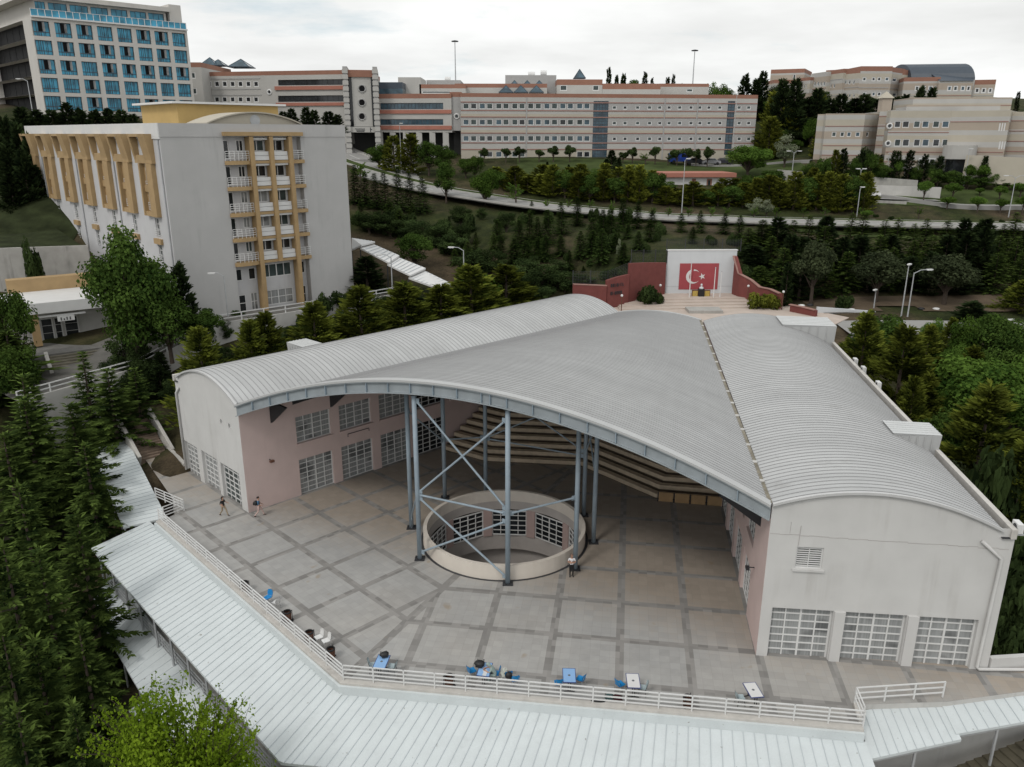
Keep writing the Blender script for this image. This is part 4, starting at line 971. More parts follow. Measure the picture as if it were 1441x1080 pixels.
def make_chair(mat, slats=False):
    c = thing('chair', None, 'chair')
    a = MB(); N_ = 6
    # moulded seat shell, slightly dished
    for i in range(N_):
        for j in range(N_):
            f = lambda u, v: V((u-.5)*.44*(1-.12*abs(v-.5)), (v-.5)*.44, .45+.035*((2*u-1)**2)+.02*(2*v-1)**2-.02*(v > .9))
            a.quad(f(i/N_, j/N_), f((i+1)/N_, j/N_), f((i+1)/N_, (j+1)/N_), f(i/N_, (j+1)/N_))
            if not slats: 
                g = lambda u, v: f(u, v)-V(0, 0, .03); a.quad(g(i/N_, (j+1)/N_), g((i+1)/N_, (j+1)/N_), g((i+1)/N_, j/N_), g(i/N_, j/N_))
    part('seat', a, M[mat], c, smooth=True)
    a = MB()
    for i in range(N_):
        for j in range(N_):
            w_ = lambda v: .40+.06*math.sin(PI*min(1, v*.8))-.16*max(0, v-.75)*2
            f = lambda u, v, k=0.: V((u-.5)*w_(v), -.22-.09*v+.05*(1-(2*u-1)**2)*-1+.05+k, .5+.38*v)
            if slats and j in (2,): continue
            a.quad(f(i/N_, j/N_), f((i+1)/N_, j/N_), f((i+1)/N_, (j+1)/N_), f(i/N_, (j+1)/N_)); a.quad(f(i/N_, (j+1)/N_, -.02), f((i+1)/N_, (j+1)/N_, -.02), f((i+1)/N_, j/N_, -.02), f(i/N_, j/N_, -.02))
    part('backrest', a, M[mat], c, smooth=True)
    for sx_ in (-1, 1):
        for sy_ in (-1, 1):
            a = MB(); a.tube([(sx_*.16, sy_*.15, .44), (sx_*.21, sy_*.21, 0)], .013, 6); part('leg', a, M['pole' if mat != 'greyseat' else 'black'], c)
    a = MB()
    for sx_ in (-1, 1): a.tube([(sx_*.17, -.16, .44), (sx_*.17, -.24, .62), (sx_*.16, -.27, .78)], .012, 6)
    part('back_frame', a, M['pole' if mat != 'greyseat' else 'black'], c); return c
proto = {}
def put(key, mk, px, py, z, rz, label, group):
    p = G(px, py, z); p.z = 0
    if key not in proto: proto[key] = mk(); o = proto[key]; o.location = p; o.rotation_euler = (0, 0, rz)
    else: o = dup(proto[key], p, rz)
    o['label'] = label; o['group'] = group; return o
tg = 'cafe tables along the front railing'
put('tb', lambda: make_table('tabblue', 'tabedge'), 537, 931, .75, R(-7), 'light blue table near the railing corner with a black bag on it', tg)
put('tb', None, 682, 942, .75, R(-8), 'light blue table where the hunched person sits among papers', tg)
put('tb', None, 801, 950.5, .75, R(-2), 'empty light blue table between two blue chairs', tg)
put('tw', lambda: make_table('white', 'tabedge'), 891, 958, .75, R(-3), 'white topped table with dark edge beside one blue chair', tg)
put('tw', None, 1060, 971, .75, R(6), 'white topped table standing alone nearest the right gable windows', tg)
cg = 'chairs on the plaza'
ch = lambda m_: (lambda: make_chair(m_))
for m_, x, y, rz, lab in (
    ('bluep', 377, 843, 150, 'blue plastic chair by the left railing next to a white chair'), ('bluep', 664, 946, -60, 'blue chair on the left side of the cluttered blue table'),
    ('bluep', 697, 950, 85, 'blue chair carrying the hunched person at the cluttered table'), ('bluep', 714, 952, 20, 'blue chair holding a black bag and a pale jacket'),
    ('bluep', 724.5, 958, 12, 'empty blue chair right of the chair with the black bag'), ('bluep', 786, 963, 8, 'blue chair left of the empty light blue table'),
    ('bluep', 817, 957.5, 60, 'blue chair right of the empty light blue table'), ('bluep', 873, 965, -55, 'blue chair left of the white table'),
    ('white', 388, 850, 60, 'white chair by the left railing next to a blue chair'), ('white', 449, 899, 130, 'white chair by the railing, farther one of the white pair'), ('white', 459, 904, 125, 'white chair by the railing, nearer one of the white pair'),
    ('greyseat', 904, 970, 80, 'pale teal chair with thin black frame right of the table beside the blue chair'), ('greyseat', 1042, 984, -85, 'pale teal chair with black frame left of the table nearest the gable'),
    ('greyseat', 525, 938, -80, 'thin framed chair pushed under the left side of the bag table'), ('greyseat', 552, 940, 80, 'thin framed chair pushed under the right side of the bag table')):
    z_ = .45
    put(m_, ch(m_), x, y-2 if y > 800 else y, z_, R(rz), lab, cg)
def make_bin():
    t = thing('waste_bin', None, 'bin'); a = MB(); a.lathe([(.0, .06), (.2, .06), (.25, .62), (.22, .62)], 14); part('drum', a, M['brown'], t)
    a = MB(); a.lathe([(.22, .6), (.27, .62), (.27, .68), (.2, .7), (.19, .6)], 14); part('rim', a, M['black'], t)
    a = MB(); a.tube([(-.3, 0, 0), (-.3, 0, .75), (-.25, 0, .7)], .02, 5); a.tube([(.3, 0, 0), (.3, 0, .75), (.25, 0, .7)], .02, 5); a.box((0, 0, .02), (.7, .3, .04)); part('stand', a, M['black'], t)
    a = MB()
    for k in range(14):
        an = 2*PI*k/14; a.tube([(.205*math.cos(an), .205*math.sin(an), .08), (.256*math.cos(an), .256*math.sin(an), .6)], .018, 4)
    part('slat', a, M['brown'], t); return t
for x, y, lab in ((345, 832, 'brown bin at the left railing, farthest from the railing corner'), (405, 874, 'dark bin at the left railing between the blue chair and the white pair'), (436, 903, 'brown bin at the left railing beside the white chairs'), (466, 927, 'brown bin at the left railing, nearest the railing corner'), (632, 966, 'brown bin at the front railing left of the cluttered table'), (967, 996, 'brown bin at the front railing right of the white table')):
    put('bin', make_bin, x, y, .0, R(random.uniform(0, 90)), lab, 'waste bins along the railing')
def bag(px, py, z0, mat, sc, rz, lab, cat='bag', name='backpack'):
    p = G(px, py, z0); t = thing(name, lab, cat, p, R(rz)); a = MB()
    me = bpy.data.meshes.new('body'); bm = bmesh.new(); bmesh.ops.create_icosphere(bm, subdivisions=2, radius=.5)
    for v in bm.verts:
        v.co.x *= sc[0]*(1+.25*v.co.z); v.co.y *= sc[1]; v.co.z = (v.co.z+.42)*sc[2]; v.co.z = max(0, v.co.z); v.co.x += .02*math.sin(v.co.z*30)
    bm.to_mesh(me); bm.free(); me.materials.append(M[mat]); [setattr(f, 'use_smooth', True) for f in me.polygons]; link('body', me, t)
    w = Vector(p)
    a.tube([(-.1*sc[0]/.4, sc[1]*.4, sc[2]*.75), (-.12*sc[0]/.4, sc[1]*.75, sc[2]*.45), (-.1*sc[0]/.4, sc[1]*.45, .04)], .02, 5); a.tube([(.1*sc[0]/.4, sc[1]*.4, sc[2]*.75), (.12*sc[0]/.4, sc[1]*.75, sc[2]*.45), (.1*sc[0]/.4, sc[1]*.45, .04)], .02, 5)
    link('strap', a.mesh('strap', M['black']), t)
    a = MB(); a.box((0, -sc[1]*.42, sc[2]*.35), (sc[0]*.6, sc[1]*.25, sc[2]*.35)); link('pocket', a.mesh('pocket', M[mat]), t); return t
M['teal'] = plain('dark_teal_cloth', (.05, .09, .09), .9); M['redbag'] = plain('black_red_cloth', (.05, .012, .014), .9)
bag(541, 924, .755, 'black', (.55, .4, .32), 20, 'black bag lying on the blue table near the railing corner', name='shoulder_bag')
bag(675, 937, .755, 'black', (.62, .5, .34), -10, 'black rucksack lying on the cluttered blue table')
bag(716, 955, .5, 'black', (.42, .36, .45), 30, 'black bag resting on a blue chair with a pale jacket', name='shoulder_bag')
bag(857, 985, .0, 'teal', (.5, .35, .42), 10, 'dark teal rucksack on the paving behind the railing')
bag(869, 987, .0, 'redbag', (.55, .36, .45), -15, 'black and red rucksack on the paving beside the dark teal one')
bag(842, 990, .0, 'black', (.95, .3, .2), -5, 'long black bag lying flat on the paving left of the rucksacks', name='holdall')
jk = MB(); p = G(709, 949, .5)
for i in range(6):
    for j in range(6):
        f = lambda u, v: p+V(-.15+.34*u+.05*math.sin(6*v), -.25+.3*v+.03*math.sin(9*u), .02+.32*v*v+.05*math.sin(7*u+4*v)-.25*max(0, .4-u))
        jk.quad(f(i/6, j/6), f((i+1)/6, j/6), f((i+1)/6, (j+1)/6), f(i/6, (j+1)/6))
o = part('jacket', jk, plain('pale_cloth', (.5, .52, .47), .95, var=.2, sc=6.)); sm_ = o.modifiers.new('thick', 'SOLIDIFY'); sm_.thickness = .025
tag(o, 'pale jacket thrown over the blue chair that holds a black bag', 'jacket')
pa = MB(); p = G(683, 945, .756)
pa.box(p+V(0, 0, .004), (.21, .29, .006), R(20)); tag(part('paper_sheet', pa, M['white']), 'white sheets of paper on the cluttered table by the sitter\'s hand', 'paper')
pa = MB(); p = G(681.5, 949, .756); pa.box(p+V(.02, 0, .004), (.21, .29, .007), R(-15)); tag(part('notebook', pa, M['memwhite']), 'open pale notebook at the near edge of the cluttered table', 'notebook')
# ------------------------------------------------------------------ people
def person(label, loc, rz, J, mats, zones, hair='short', scale=1.):
    "one continuous skinned body; J = joints, zones = {bone: material index}"
    root = thing('person', label, 'person', loc, rz); root.scale = (scale,)*3
    vs = []; es = []; rad = []; idx = {}
    def add(n, co, r, par=None):
        idx[n] = len(vs); vs.append(co); rad.append(r)
        if par is not None: es.append((idx[par], idx[n]))
    add('pel', J['pel'], (.155, .115)); add('waist', J['waist'], (.14, .10), 'pel'); add('chest', J['chest'], (.165, .115), 'waist'); add('nb', J['nb'], (.085, .075), 'chest'); add('neck', J['neck'], (.055, .055), 'nb')
    hd = Vector(J['head']); nk = Vector(J['neck']); ax = (hd-nk).normalized(); fw = Vector(J.get('face', (0, 1, 0)))
    add('jaw', tuple(nk+ax*.07+fw*.025), (.064, .07), 'neck'); add('skull', tuple(nk+ax*.14+fw*.012), (.078, .095), 'jaw'); add('crown', tuple(nk+ax*.205), (.058, .07), 'skull')
    add('nose', tuple(nk+ax*.125+fw*.118), (.012, .012), 'skull')
    for s in ('L', 'R'):
        add('sh'+s, J['sh'+s], (.062, .062), 'chest'); add('el'+s, J['el'+s], (.043, .043), 'sh'+s); add('wr'+s, J['wr'+s], (.028, .03), 'el'+s)
        w = Vector(J['wr'+s]); d = (w-Vector(J['el'+s])).normalized(); up_ = Vector((0, 0, 1)); sd = d.cross(up_); sd = sd.normalized() if sd.length > .1 else Vector((0, 1, 0)); nn = sd.cross(d)
        pm = w+d*.055; add('pm'+s, tuple(pm), (.038, .017), 'wr'+s)
        for k, (o_, ln) in enumerate(((-.03, .062), (-.01, .078), (.01, .072), (.03, .055))):
            a = pm+sd*o_+d*.035; add('f%d%s' % (k, s), tuple(a), (.009, .009), 'pm'+s); add('g%d%s' % (k, s), tuple(a+d*ln*.75-nn*.02), (.008, .008), 'f%d%s' % (k, s)); add('h%d%s' % (k, s), tuple(a+d*ln-nn*.045), (.007, .007), 'g%d%s' % (k, s))
        add('t0'+s, tuple(w+d*.03-sd*.035), (.011, .011), 'wr'+s); add('t1'+s, tuple(w+d*.08-sd*.05-nn*.02), (.009, .009), 't0'+s)
        add('hp'+s, J['hp'+s], (.10, .10), 'pel'); add('kn'+s, J['kn'+s], (.062, .065), 'hp'+s); add('an'+s, J['an'+s], (.042, .045), 'kn'+s); add('to'+s, J['to'+s], (.045, .03), 'an'+s)
        hl = Vector(J['an'+s])+(Vector(J['an'+s])-Vector(J['to'+s])).normalized()*.06; hl.z = J['to'+s][2]; add('he'+s, tuple(hl), (.04, .03), 'an'+s)
    me = bpy.data.meshes.new('body'); me.from_pydata(vs, es, []); o = link('body', me, root)
    sk_ = o.modifiers.new('skin', 'SKIN'); sk_.use_smooth_shade = True
    for i, r in enumerate(rad): me.skin_vertices[0].data[i].radius = r
    me.skin_vertices[0].data[0].use_root = True
    ss = o.modifiers.new('sub', 'SUBSURF'); ss.levels = 2; ss.render_levels = 2
    dg = bpy.context.evaluated_depsgraph_get(); me2 = bpy.data.meshes.new_from_object(o.evaluated_get(dg)); o.modifiers.clear(); o.data = me2; me2.name = 'body'
    me2.materials.clear()
    for m_ in mats: me2.materials.append(M[m_])
    bones = [(vs[a], vs[b_], [n for n in idx if idx[n] == b_][0]) for a, b_ in es]
    for f in me2.polygons:
        c = f.center; best = (9, None)
        for a, b_, n in bones:
            a = Vector(a); b_ = Vector(b_); ab = b_-a; t = max(0, min(1, (c-a).dot(ab)/max(ab.length_squared, 1e-9))); dd = (c-a-ab*t).length
            if dd < best[0]: best = (dd, n, t)
        n = best[1]; k = n[:2] if n[:2] in zones else n
        z = zones.get(n, zones.get(n[:2], zones.get('skin', 0)))
        if isinstance(z, tuple): z = z[1] if best[2] > z[2] else z[0]
        f.material_index = z; f.use_smooth = True
    # face marks and hair
    sd = ax.cross(fw).normalized(); fm = MB(); e0 = nk+ax*.14+fw*.1
    for s in (-1, 1): fm.box(tuple(e0+sd*.032*s), (.022, .012, .012))
    ey = link('eyes', fm.mesh('eyes', M['black']), root); fm = MB(); fm.box(tuple(nk+ax*.075+fw*.088), (.045, .014, .01)); link('mouth', fm.mesh('mouth', plain('lips', (.25, .08, .07), .6)), root)
    fm = MB()
    for s in (-1, 1): fm.box(tuple(nk+ax*.13+sd*.082*s), (.02, .03, .05))
    link('ear', fm.mesh('ear', M[mats[0]]), root)
    hm = bmesh.new(); bmesh.ops.create_icosphere(hm, subdivisions=3, radius=1)
    hc = nk+ax*.165-fw*.012
    for v in hm.verts:
        q = v.co.copy(); long_ = hair in ('long', 'scarf')
        r_ = Vector((q.x*.098, q.y*.118, q.z*.1))
        if q.z < -.1:
            if long_ and q.y < .35: r_.z *= 2.6; r_.x *= 1.05
            else: r_.y = min(r_.y, .02); r_.x *= .8
        if q.y > .35 and q.z < .45: r_ *= .72
        v.co = hc+sd*r_.x*-1+fw*r_.y+ax*r_.z
    hme = bpy.data.meshes.new('hair'); hm.to_mesh(hme); hm.free(); hme.materials.append(M[mats[-1]]); [setattr(f, 'use_smooth', True) for f in hme.polygons]
    link('headscarf' if hair == 'scarf' else 'hair', hme, root); return root
def pose(**k):
    J = dict(pel=(0, 0, .94), waist=(0, 0, 1.08), chest=(0, 0, 1.27), nb=(0, -.005, 1.42), neck=(0, .01, 1.49), head=(0, .02, 1.7), face=(0, 1, 0))
    for s, g in (('L', -1), ('R', 1)):
        J.update({'sh'+s: (g*.185, 0, 1.385), 'el'+s: (g*.235, -.02, 1.11), 'wr'+s: (g*.25, .06, .87), 'hp'+s: (g*.09, 0, .88), 'kn'+s: (g*.1, .02, .49), 'an'+s: (g*.1, 0, .085), 'to'+s: (g*.115, .16, .035)})
    J.update(k); return J
ZN = {'skin': 0, 'waist': 1, 'chest': 1, 'nb': 1, 'sh': 1, 'pel': 2, 'hp': 2, 'kn': 2, 'an': 2, 'to': 3, 'he': 3}
M['navyc'] = plain('denim_shirt', (.07, .15, .25), .9); M['pinkc'] = plain('pale_pink_trousers', (.5, .36, .33), .9); M['khaki'] = plain('khaki_trousers', (.3, .24, .17), .9); M['greyt'] = plain('grey_green_jacket', (.27, .34, .32), .95, var=.15, sc=8.)
M['whitec'] = plain('white_shirt', (.72, .72, .74), .9); M['bald'] = plain('short_grey_hair', (.2, .13, .1), .8); M['shoe'] = plain('brown_shoe', (.06, .035, .03), .6)
z = dict(ZN); z['el'] = (1, 0, .55)
person('standing man in white shirt and black trousers with arms folded beside the light well', G(804, 811.5), PI, pose(elL=(-.25, .06, 1.14), wrL=(.0, .2, 1.16), elR=(.25, .06, 1.14), wrR=(-.02, .23, 1.2)), ['skin', 'whitec', 'black', 'black', 'bald'], z)
z = dict(ZN); z['el'] = 1
wk_ = dict(hpL=(-.09, .01, .88), knL=(-.1, .22, .52), anL=(-.1, .34, .13), toL=(-.11, .5, .09), hpR=(.09, -.01, .88), knR=(.1, -.05, .5), anR=(.1, -.36, .14), toR=(.11, -.24, .04))
person('walking woman with long dark hair in black jacket and khaki trousers near the left gable', G(315.5, 726.3), R(-118), pose(**{**wk_, 'elR': (.24, -.05, 1.12), 'wrR': (.22, .15, 1.02), 'elL': (-.3, -.08, 1.14), 'wrL': (-.34, .12, 1.1)}), ['skin', 'black', 'khaki', 'shoe', 'hair'], z, 'long', .97)
b_ = person('walking person in blue denim shirt and pale trousers with a black backpack', G(365.5, 727), R(-78), pose(**{**wk_, 'elR': (.25, .0, 1.12), 'wrR': (.2, .2, 1.05), 'elL': (-.25, .02, 1.12), 'wrL': (-.2, .22, 1.02)}), ['skin', 'navyc', 'pinkc', 'shoe', 'hair'], z, 'short', .99)
bp_ = dup(bpy.data.objects['backpack'], Vector((b_.location.x, b_.location.y, 0))+Matrix.Rotation(R(-78), 3, 'Z') @ Vector((0, -.2, 1.0)), R(-78), (.8, .75, 1.25), 'black backpack on the back of the walker in the denim shirt'); 
sp_ = G(697, 950, .45); sp_.z = 0
sit = dict(pel=(0, -.05, .5), waist=(0, .02, .64), chest=(0, .16, .82), nb=(0, .27, .95), neck=(0, .31, 1.0), head=(0, .45, 1.15), face=(0, .75, -.66),
    hpL=(-.09, -.02, .5), knL=(-.12, .38, .48), anL=(-.12, .36, .09), toL=(-.13, .5, .035), hpR=(.09, -.02, .5), knR=(.12, .38, .48), anR=(.12, .34, .09), toR=(.13, .48, .035),
    shL=(-.18, .2, .9), elL=(-.27, .32, .76), wrL=(-.14, .52, .79), shR=(.18, .2, .9), elR=(.27, .32, .76), wrR=(.12, .54, .79))
z = {k: (1 if v == 2 else v) for k, v in ZN.items()}; z['el'] = 1
person('seated person in grey green coat and headscarf bent over the cluttered table', sp_, R(85), sit, ['skin', 'greyt', 'greyt', 'black', 'greyt'], z, 'scarf')
# ------------------------------------------------------------------ large buildings up the hill
def block(root, p, q, depth, z0, z1, ops=(), d=.2, bands=None, mats=None, name='wall', roof=None, side_ops=((), ()), par=.35):
    "box volume: front wall p-q with openings, side and back walls, flat roof"
    p = V(p[0], p[1], 0); q = V(q[0], q[1], 0); e = (q-p).normalized(); bk_ = V(-e.y, e.x, 0)*depth
    w = MB(); wall(w, p, q, z0, z1, ops, d, bands); wall(w, q, q+bk_, z0, z1, side_ops[1], d, bands); wall(w, q+bk_, p+bk_, z0, z1, (), d, bands); wall(w, p+bk_, p, z0, z1, side_ops[0], d, bands)
    o = part(name, w, mats, root, fix=False)
    r = MB(); r.poly([v+V(0, 0, z1-par) for v in (p, q, q+bk_, p+bk_)])
    if par:
        i_ = [p+e*.3+bk_.normalized()*.3, q-e*.3+bk_.normalized()*.3, q-e*.3+bk_-bk_.normalized()*.3, p+e*.3+bk_-bk_.normalized()*.3]; o_ = [p, q, q+bk_, p+bk_]
        for k in range(4):
            a, b_, c, d_ = o_[k], o_[(k+1) % 4], i_[(k+1) % 4], i_[k]; r.quad(a+V(0, 0, z1), b_+V(0, 0, z1), c+V(0, 0, z1), d_+V(0, 0, z1)); r.quad(d_+V(0, 0, z1), c+V(0, 0, z1), c+V(0, 0, z1-par), d_+V(0, 0, z1-par))
    part('roof', r, M[roof or 'conc'], root, fix=False); return o
def proud(mb, p, q, u0, u1, z0, z1, k=.08, m=0, back=.02):
    p = V(p[0], p[1], 0); q = V(q[0], q[1], 0); e = (q-p).normalized(); n = V(e.y, -e.x, 0)
    c = p+e*((u0+u1)/2)+n*((k-back)/2); mb.box((c.x, c.y, (z0+z1)/2), (u1-u0, k+back, z1-z0), math.atan2(e.y, e.x), m)
# ---- dormitory
dR = V(-20.95, 104, 0); e44 = dirv(44.5); h_ = VP(222, 173, dR, dR+e44); dL = V(h_.x, h_.y, 0); e134 = dirv(134.5); dB = dL+e134*49.5
dorm = thing('dormitory', 'grey six storey dormitory with ochre balcony frames and ochre window hoods on its long side', 'building', (dL.x, dL.y, 8.4))
DZ0, DZ1 = 7.6, 30.15; Ld = (dR-dL).length; LdL = 49.5
r8 = lambda X, Y: UZ(290+X*.20833, 150+Y*.20833, dL, dR)
uB = [r8(X, 270)[0] for X in (118, 283, 312, 420, 443, 548, 572, 640)]  # balcony / piers / bays
fl_z = [r8(300, Y)[1] for Y in (190, 366, 540, 715, 884, 1048)]   # cornice and slabs, top down
a0, a1 = uB[0], uB[-1]; rec = .9
ceil_z = fl_z[0]-.1
w = MB(); wall(w, dL, dR, DZ0, DZ1-1.35, [(a0, a1, DZ0-.1, ceil_z)], rec); proud(w, dL, dR, -.02, Ld+.02, DZ1-1.4, DZ1, .06)
part('front_wall', w, M['dorm'], dorm, fix=False)
nd_ = V(e44.y, -e44.x, 0); b0 = dL-nd_*rec; b1 = dR-nd_*rec
ops = []; style = []
for i in range(5):
    zt, zb = fl_z[i], fl_z[i+1]; H_ = zt-zb
    for k, (x0, x1) in enumerate(((uB[0]+.25, uB[0]+1.0), (uB[0]+1.9, uB[1]-.15), (uB[2]+.1, uB[3]-.1), (uB[4]+.1, uB[5]-.1))):
        ops.append((x0, x1, zb+(.12 if k == 0 else 1.0), zb+H_-.6)); style.append(k)
zg = fl_z[5]
lowops = [(uB[0]+.3, uB[0]+1.1, zg-2.3, zg-.9), (uB[1]-1., uB[1]-.1, zg-2.3, zg-.9), (uB[2]+.2, uB[5]-.3, zg-2.3, zg-.7), (uB[6]+.1, uB[7]-.2, zg-2.3, zg-.8), (uB[0]+.4, uB[0]+1.3, 8.6, zg-4.0), (uB[1]-1.0, uB[1]-.1, 8.6, zg-3.9), (uB[2]+.2, uB[5]-.3, 8.9, zg-3.9), (uB[6]+.1, uB[7]-.25, 8.6, zg-3.9)]
w = MB(); wall(w, b0+e44*a0, b0+e44*a1, DZ0, ceil_z, [(o[0]-a0, o[1]-a0, o[2], o[3]) for o in ops+lowops], .12); part('recess_wall', w, M['dorm_lit'], dorm, fix=False)
for o, k in zip(ops, style): window(dorm, b0, b1, o, .1, 1 if k == 0 else 2, 1, gm=random.choice(['gl', 'gl', 'glg', 'glc']) if k else 'gl', fw=.09, mw=.09)
for i, o in enumerate(lowops): window(dorm, b0, b1, o, .1, (1, 1, 4, 1, 1, 2, 4, 1)[i], (1, 1, 1, 1, 2, 2, 2, 2)[i], gm=('gl', 'gl', 'glg', 'gl', 'gl', 'glc', 'glc', 'gl')[i], fw=.08, mw=.08)
pm = MB()
for x0, x1 in ((uB[1], uB[2]), (uB[3]-.02, uB[4]+.02), (uB[5], uB[6])):
    low = 8.2 if x0 != uB[3]-.02 else fl_z[5]-.3; proud(pm, dL, dR, x0, x1, low, fl_z[0]-.2, .45, back=.75)
parts('pier', pm, M['orange'], dorm)
cm_ = MB(); proud(cm_, dL, dR, uB[0]-.1, uB[7]+.1, fl_z[0]-.15, fl_z[0]+.28, .55, back=.85); part('cornice', cm_, M['orange'], dorm)
for i in range(5):
    zb = fl_z[i+1]; bal = MB(); N_ = 8; pts = []
    for x0, x1, bow in ((uB[0]-.05, uB[1]-.02, .35), (uB[6]+.02, uB[7]+.25, .0)):
        ring_ = [dL+e44*(x0+(x1-x0)*k/N_)+nd_*(.22+bow*(1-(2*k/N_-1)**2)) for k in range(N_+1)]+[dL+e44*x1-nd_*.88, dL+e44*x0-nd_*.88]
        bal.prism([(v.x, v.y) for v in ring_], zb-.42, zb)
    for x0, x1 in ((uB[2]+.02, uB[3]-.04), (uB[4]+.04, uB[5]-.02)): proud(bal, dL, dR, x0, x1, zb-.34, zb-.04, .15, back=.86)
    bos = parts('balcony_slab', bal, M['orange'], dorm)
    for bo, (x0, x1, bow) in zip(bos, ((uB[0], uB[1]-.05, .33), (uB[6]+.05, uB[7]+.2, .0))):
        rl = MB()
        f = lambda k, z: dL+e44*(x0+(x1-x0)*k/6)+nd_*(.16+bow*(1-(2*k/6-1)**2))+V(0, 0, zb+z)
        for z in (.3, .55, .8, 1.05): rl.tube([f(k, z) for k in range(7)], .03, 5)
        for k in range(0, 7, 1 if bow else 3): rl.tube([f(k, 0), f(k, 1.05)], .03, 5)
        if not bow:
            for z in (.3, .55, .8, 1.05): rl.tube([f(6, z), f(6, z)-nd_*1.0], .03, 5)
        part('balcony_rail', rl, M['white'], bo)
    sp = MB()
    for x0, x1 in ((uB[2]+.05, uB[3]-.05), (uB[4]+.05, uB[5]-.05)):
        proud(sp, dL, dR, x0, x1, zb+.02, zb+.5, .08, back=.9); proud(sp, dL, dR, x0, x1, zb+.54, zb+.98, .02, back=.9); proud(sp, dL, dR, x0, x1, zb+(fl_z[i]-zb)-.58, zb+(fl_z[i]-zb)-.36, .0, back=.88)
    parts('bay_panel', sp, M['white'], dorm)
# left long side
r7 = lambda X, Y: UZ(X*.20833, 120+Y*.20833, dB, dL)
hu = [r7(X, 340)[0] for X in (175, 275, 385, 505, 632, 765, 912)]
dz = lambda Y: r7(1085, Y)[1]
zh1, zh0, zs0 = dz(330), dz(528), dz(892); zw = [(dz(1022), dz(905)), (dz(1022)-2.95, dz(905)-2.95)]
wdt = 4.9; ops = []
for u in hu:
    ops += [(u+1.5, u+2.7, zh0+.5, zh1-.5), (u+1.75, u+2.75, zs0+.6, zs0+2.6), (u+1.75, u+2.75, zh0-2.9, zh0-.9), (u+2.6, u+3.7, zw[0][0], zw[0][1]), (u+2.6, u+3.7, zw[1][0], zw[1][1])]
w = MB(); wall(w, dB, dL, DZ0, DZ1-1.6, ops, .22); part('side_wall', w, M['dorm_lit'], dorm, fix=False)
for i, o in enumerate(ops): window(dorm, dB, dL, o, .2, 2, 3, gm='glg' if i % 3 else 'gl', fw=.08, mw=.06)
w = MB(); proud(w, dB, dL, -.02, LdL+.02, DZ1-1.62, DZ1, .12)
for i, u in enumerate(hu):
    if i < 6: proud(w, dB, dL, u+wdt+.15, hu[i+1]-.15, DZ1-2.0, DZ1-1.62, .1)
parts('cornice', w, M['white'], dorm)
nl = V(-e134.y*-1, 0, 0); eS = (dL-dB).normalized(); nS = V(eS.y, -eS.x, 0)
for u in hu:
    h = MB(); Q = lambda uu_, k, z: dB+eS*uu_+nS*k+V(0, 0, z)
    for x, fw_ in ((u, .5), (u+wdt-1.9, 1.9)):
        vs = [Q(x, -.02, zh0-.1), Q(x, .35, zh0-.1), Q(x, .95, zh1), Q(x, -.02, zh1)]; vs += [v+eS*fw_ for v in vs]
        h.add(vs, ((0, 1, 2, 3), (7, 6, 5, 4), (0, 4, 5, 1), (1, 5, 6, 2), (2, 6, 7, 3), (3, 7, 4, 0)))
    vs = [Q(u+.35, -.02, zh1-.3), Q(u+.35, .91, zh1-.3), Q(u+wdt-.35, .91, zh1-.3), Q(u+wdt-.35, -.02, zh1-.3)]; vs += [v+V(0, 0, .3) for v in vs]
    h.add(vs, ((3, 2, 1, 0), (4, 5, 6, 7), (0, 1, 5, 4), (1, 2, 6, 5), (2, 3, 7, 6), (3, 0, 4, 7)))
    proud(h, dB, dL, u+.02, u+wdt-.02, zh0-.1, zh0+.75, .42)
    part('window_hood', h, M['orange'], dorm)
    h = MB()
    for x, fw_ in ((u+1.0, .38), (u+wdt-1.75, 1.55)): proud(h, dB, dL, x, x+fw_, zs0, zh0-.12, .5)
    proud(h, dB, dL, u+1.36, u+wdt-1.74, zs0, zs0+.5, .42); proud(h, dB, dL, u+1.36, u+wdt-1.74, (zs0+zh0)/2-.3, (zs0+zh0)/2+.45, .2); proud(h, dB, dL, u+1.37, u+1.72, zs0+.5, zh0-.12, .012)
    part('window_frame_strip', h, M['orange'], dorm)
    for zb in (zh0+.5, zs0+.6, zh0-2.9, zw[0][0], zw[1][0]):
        rl = MB(); gx = u+1.45 if zb == zh0+.5 else u+1.7 if zb > zw[0][1] else u+2.55
        for k in range(4): proud(rl, dB, dL, gx, gx+1.2, zb+.1+.25*k, zb+.14+.25*k, .16, back=-.12)
        for k in range(3): proud(rl, dB, dL, gx+.03+.5*k, gx+.07+.5*k, zb+.05, zb+.9, .15, back=-.13)
        part('window_guard', rl, M['white'], dorm)
    s_ = MB(); proud(s_, dB, dL, u+2.2, u+4.2, zw[0][0]-.9, zw[0][0]-.3, .3); part('window_sill', s_, M['orange'], dorm)
dp = MB()
for u in (LdL-.4, hu[5]-1.0, hu[3]-1.0, hu[1]-1.): dp.tube([dB+eS*u+nS*.1+V(0, 0, DZ1-1.7), dB+eS*u+nS*.1+V(0, 0, 9)], .07, 6)
parts('drainpipe', dp, M['pole'], dorm)
w = MB(); back = dR+e134*LdL
wall(w, dR, back, DZ0, DZ1-.3); wall(w, back, dB, DZ0, DZ1-.3); w.poly([v+V(0, 0, DZ1-.5) for v in (dL, dR, back, dB)]); part('roof', w, M['concw'], dorm, fix=False)
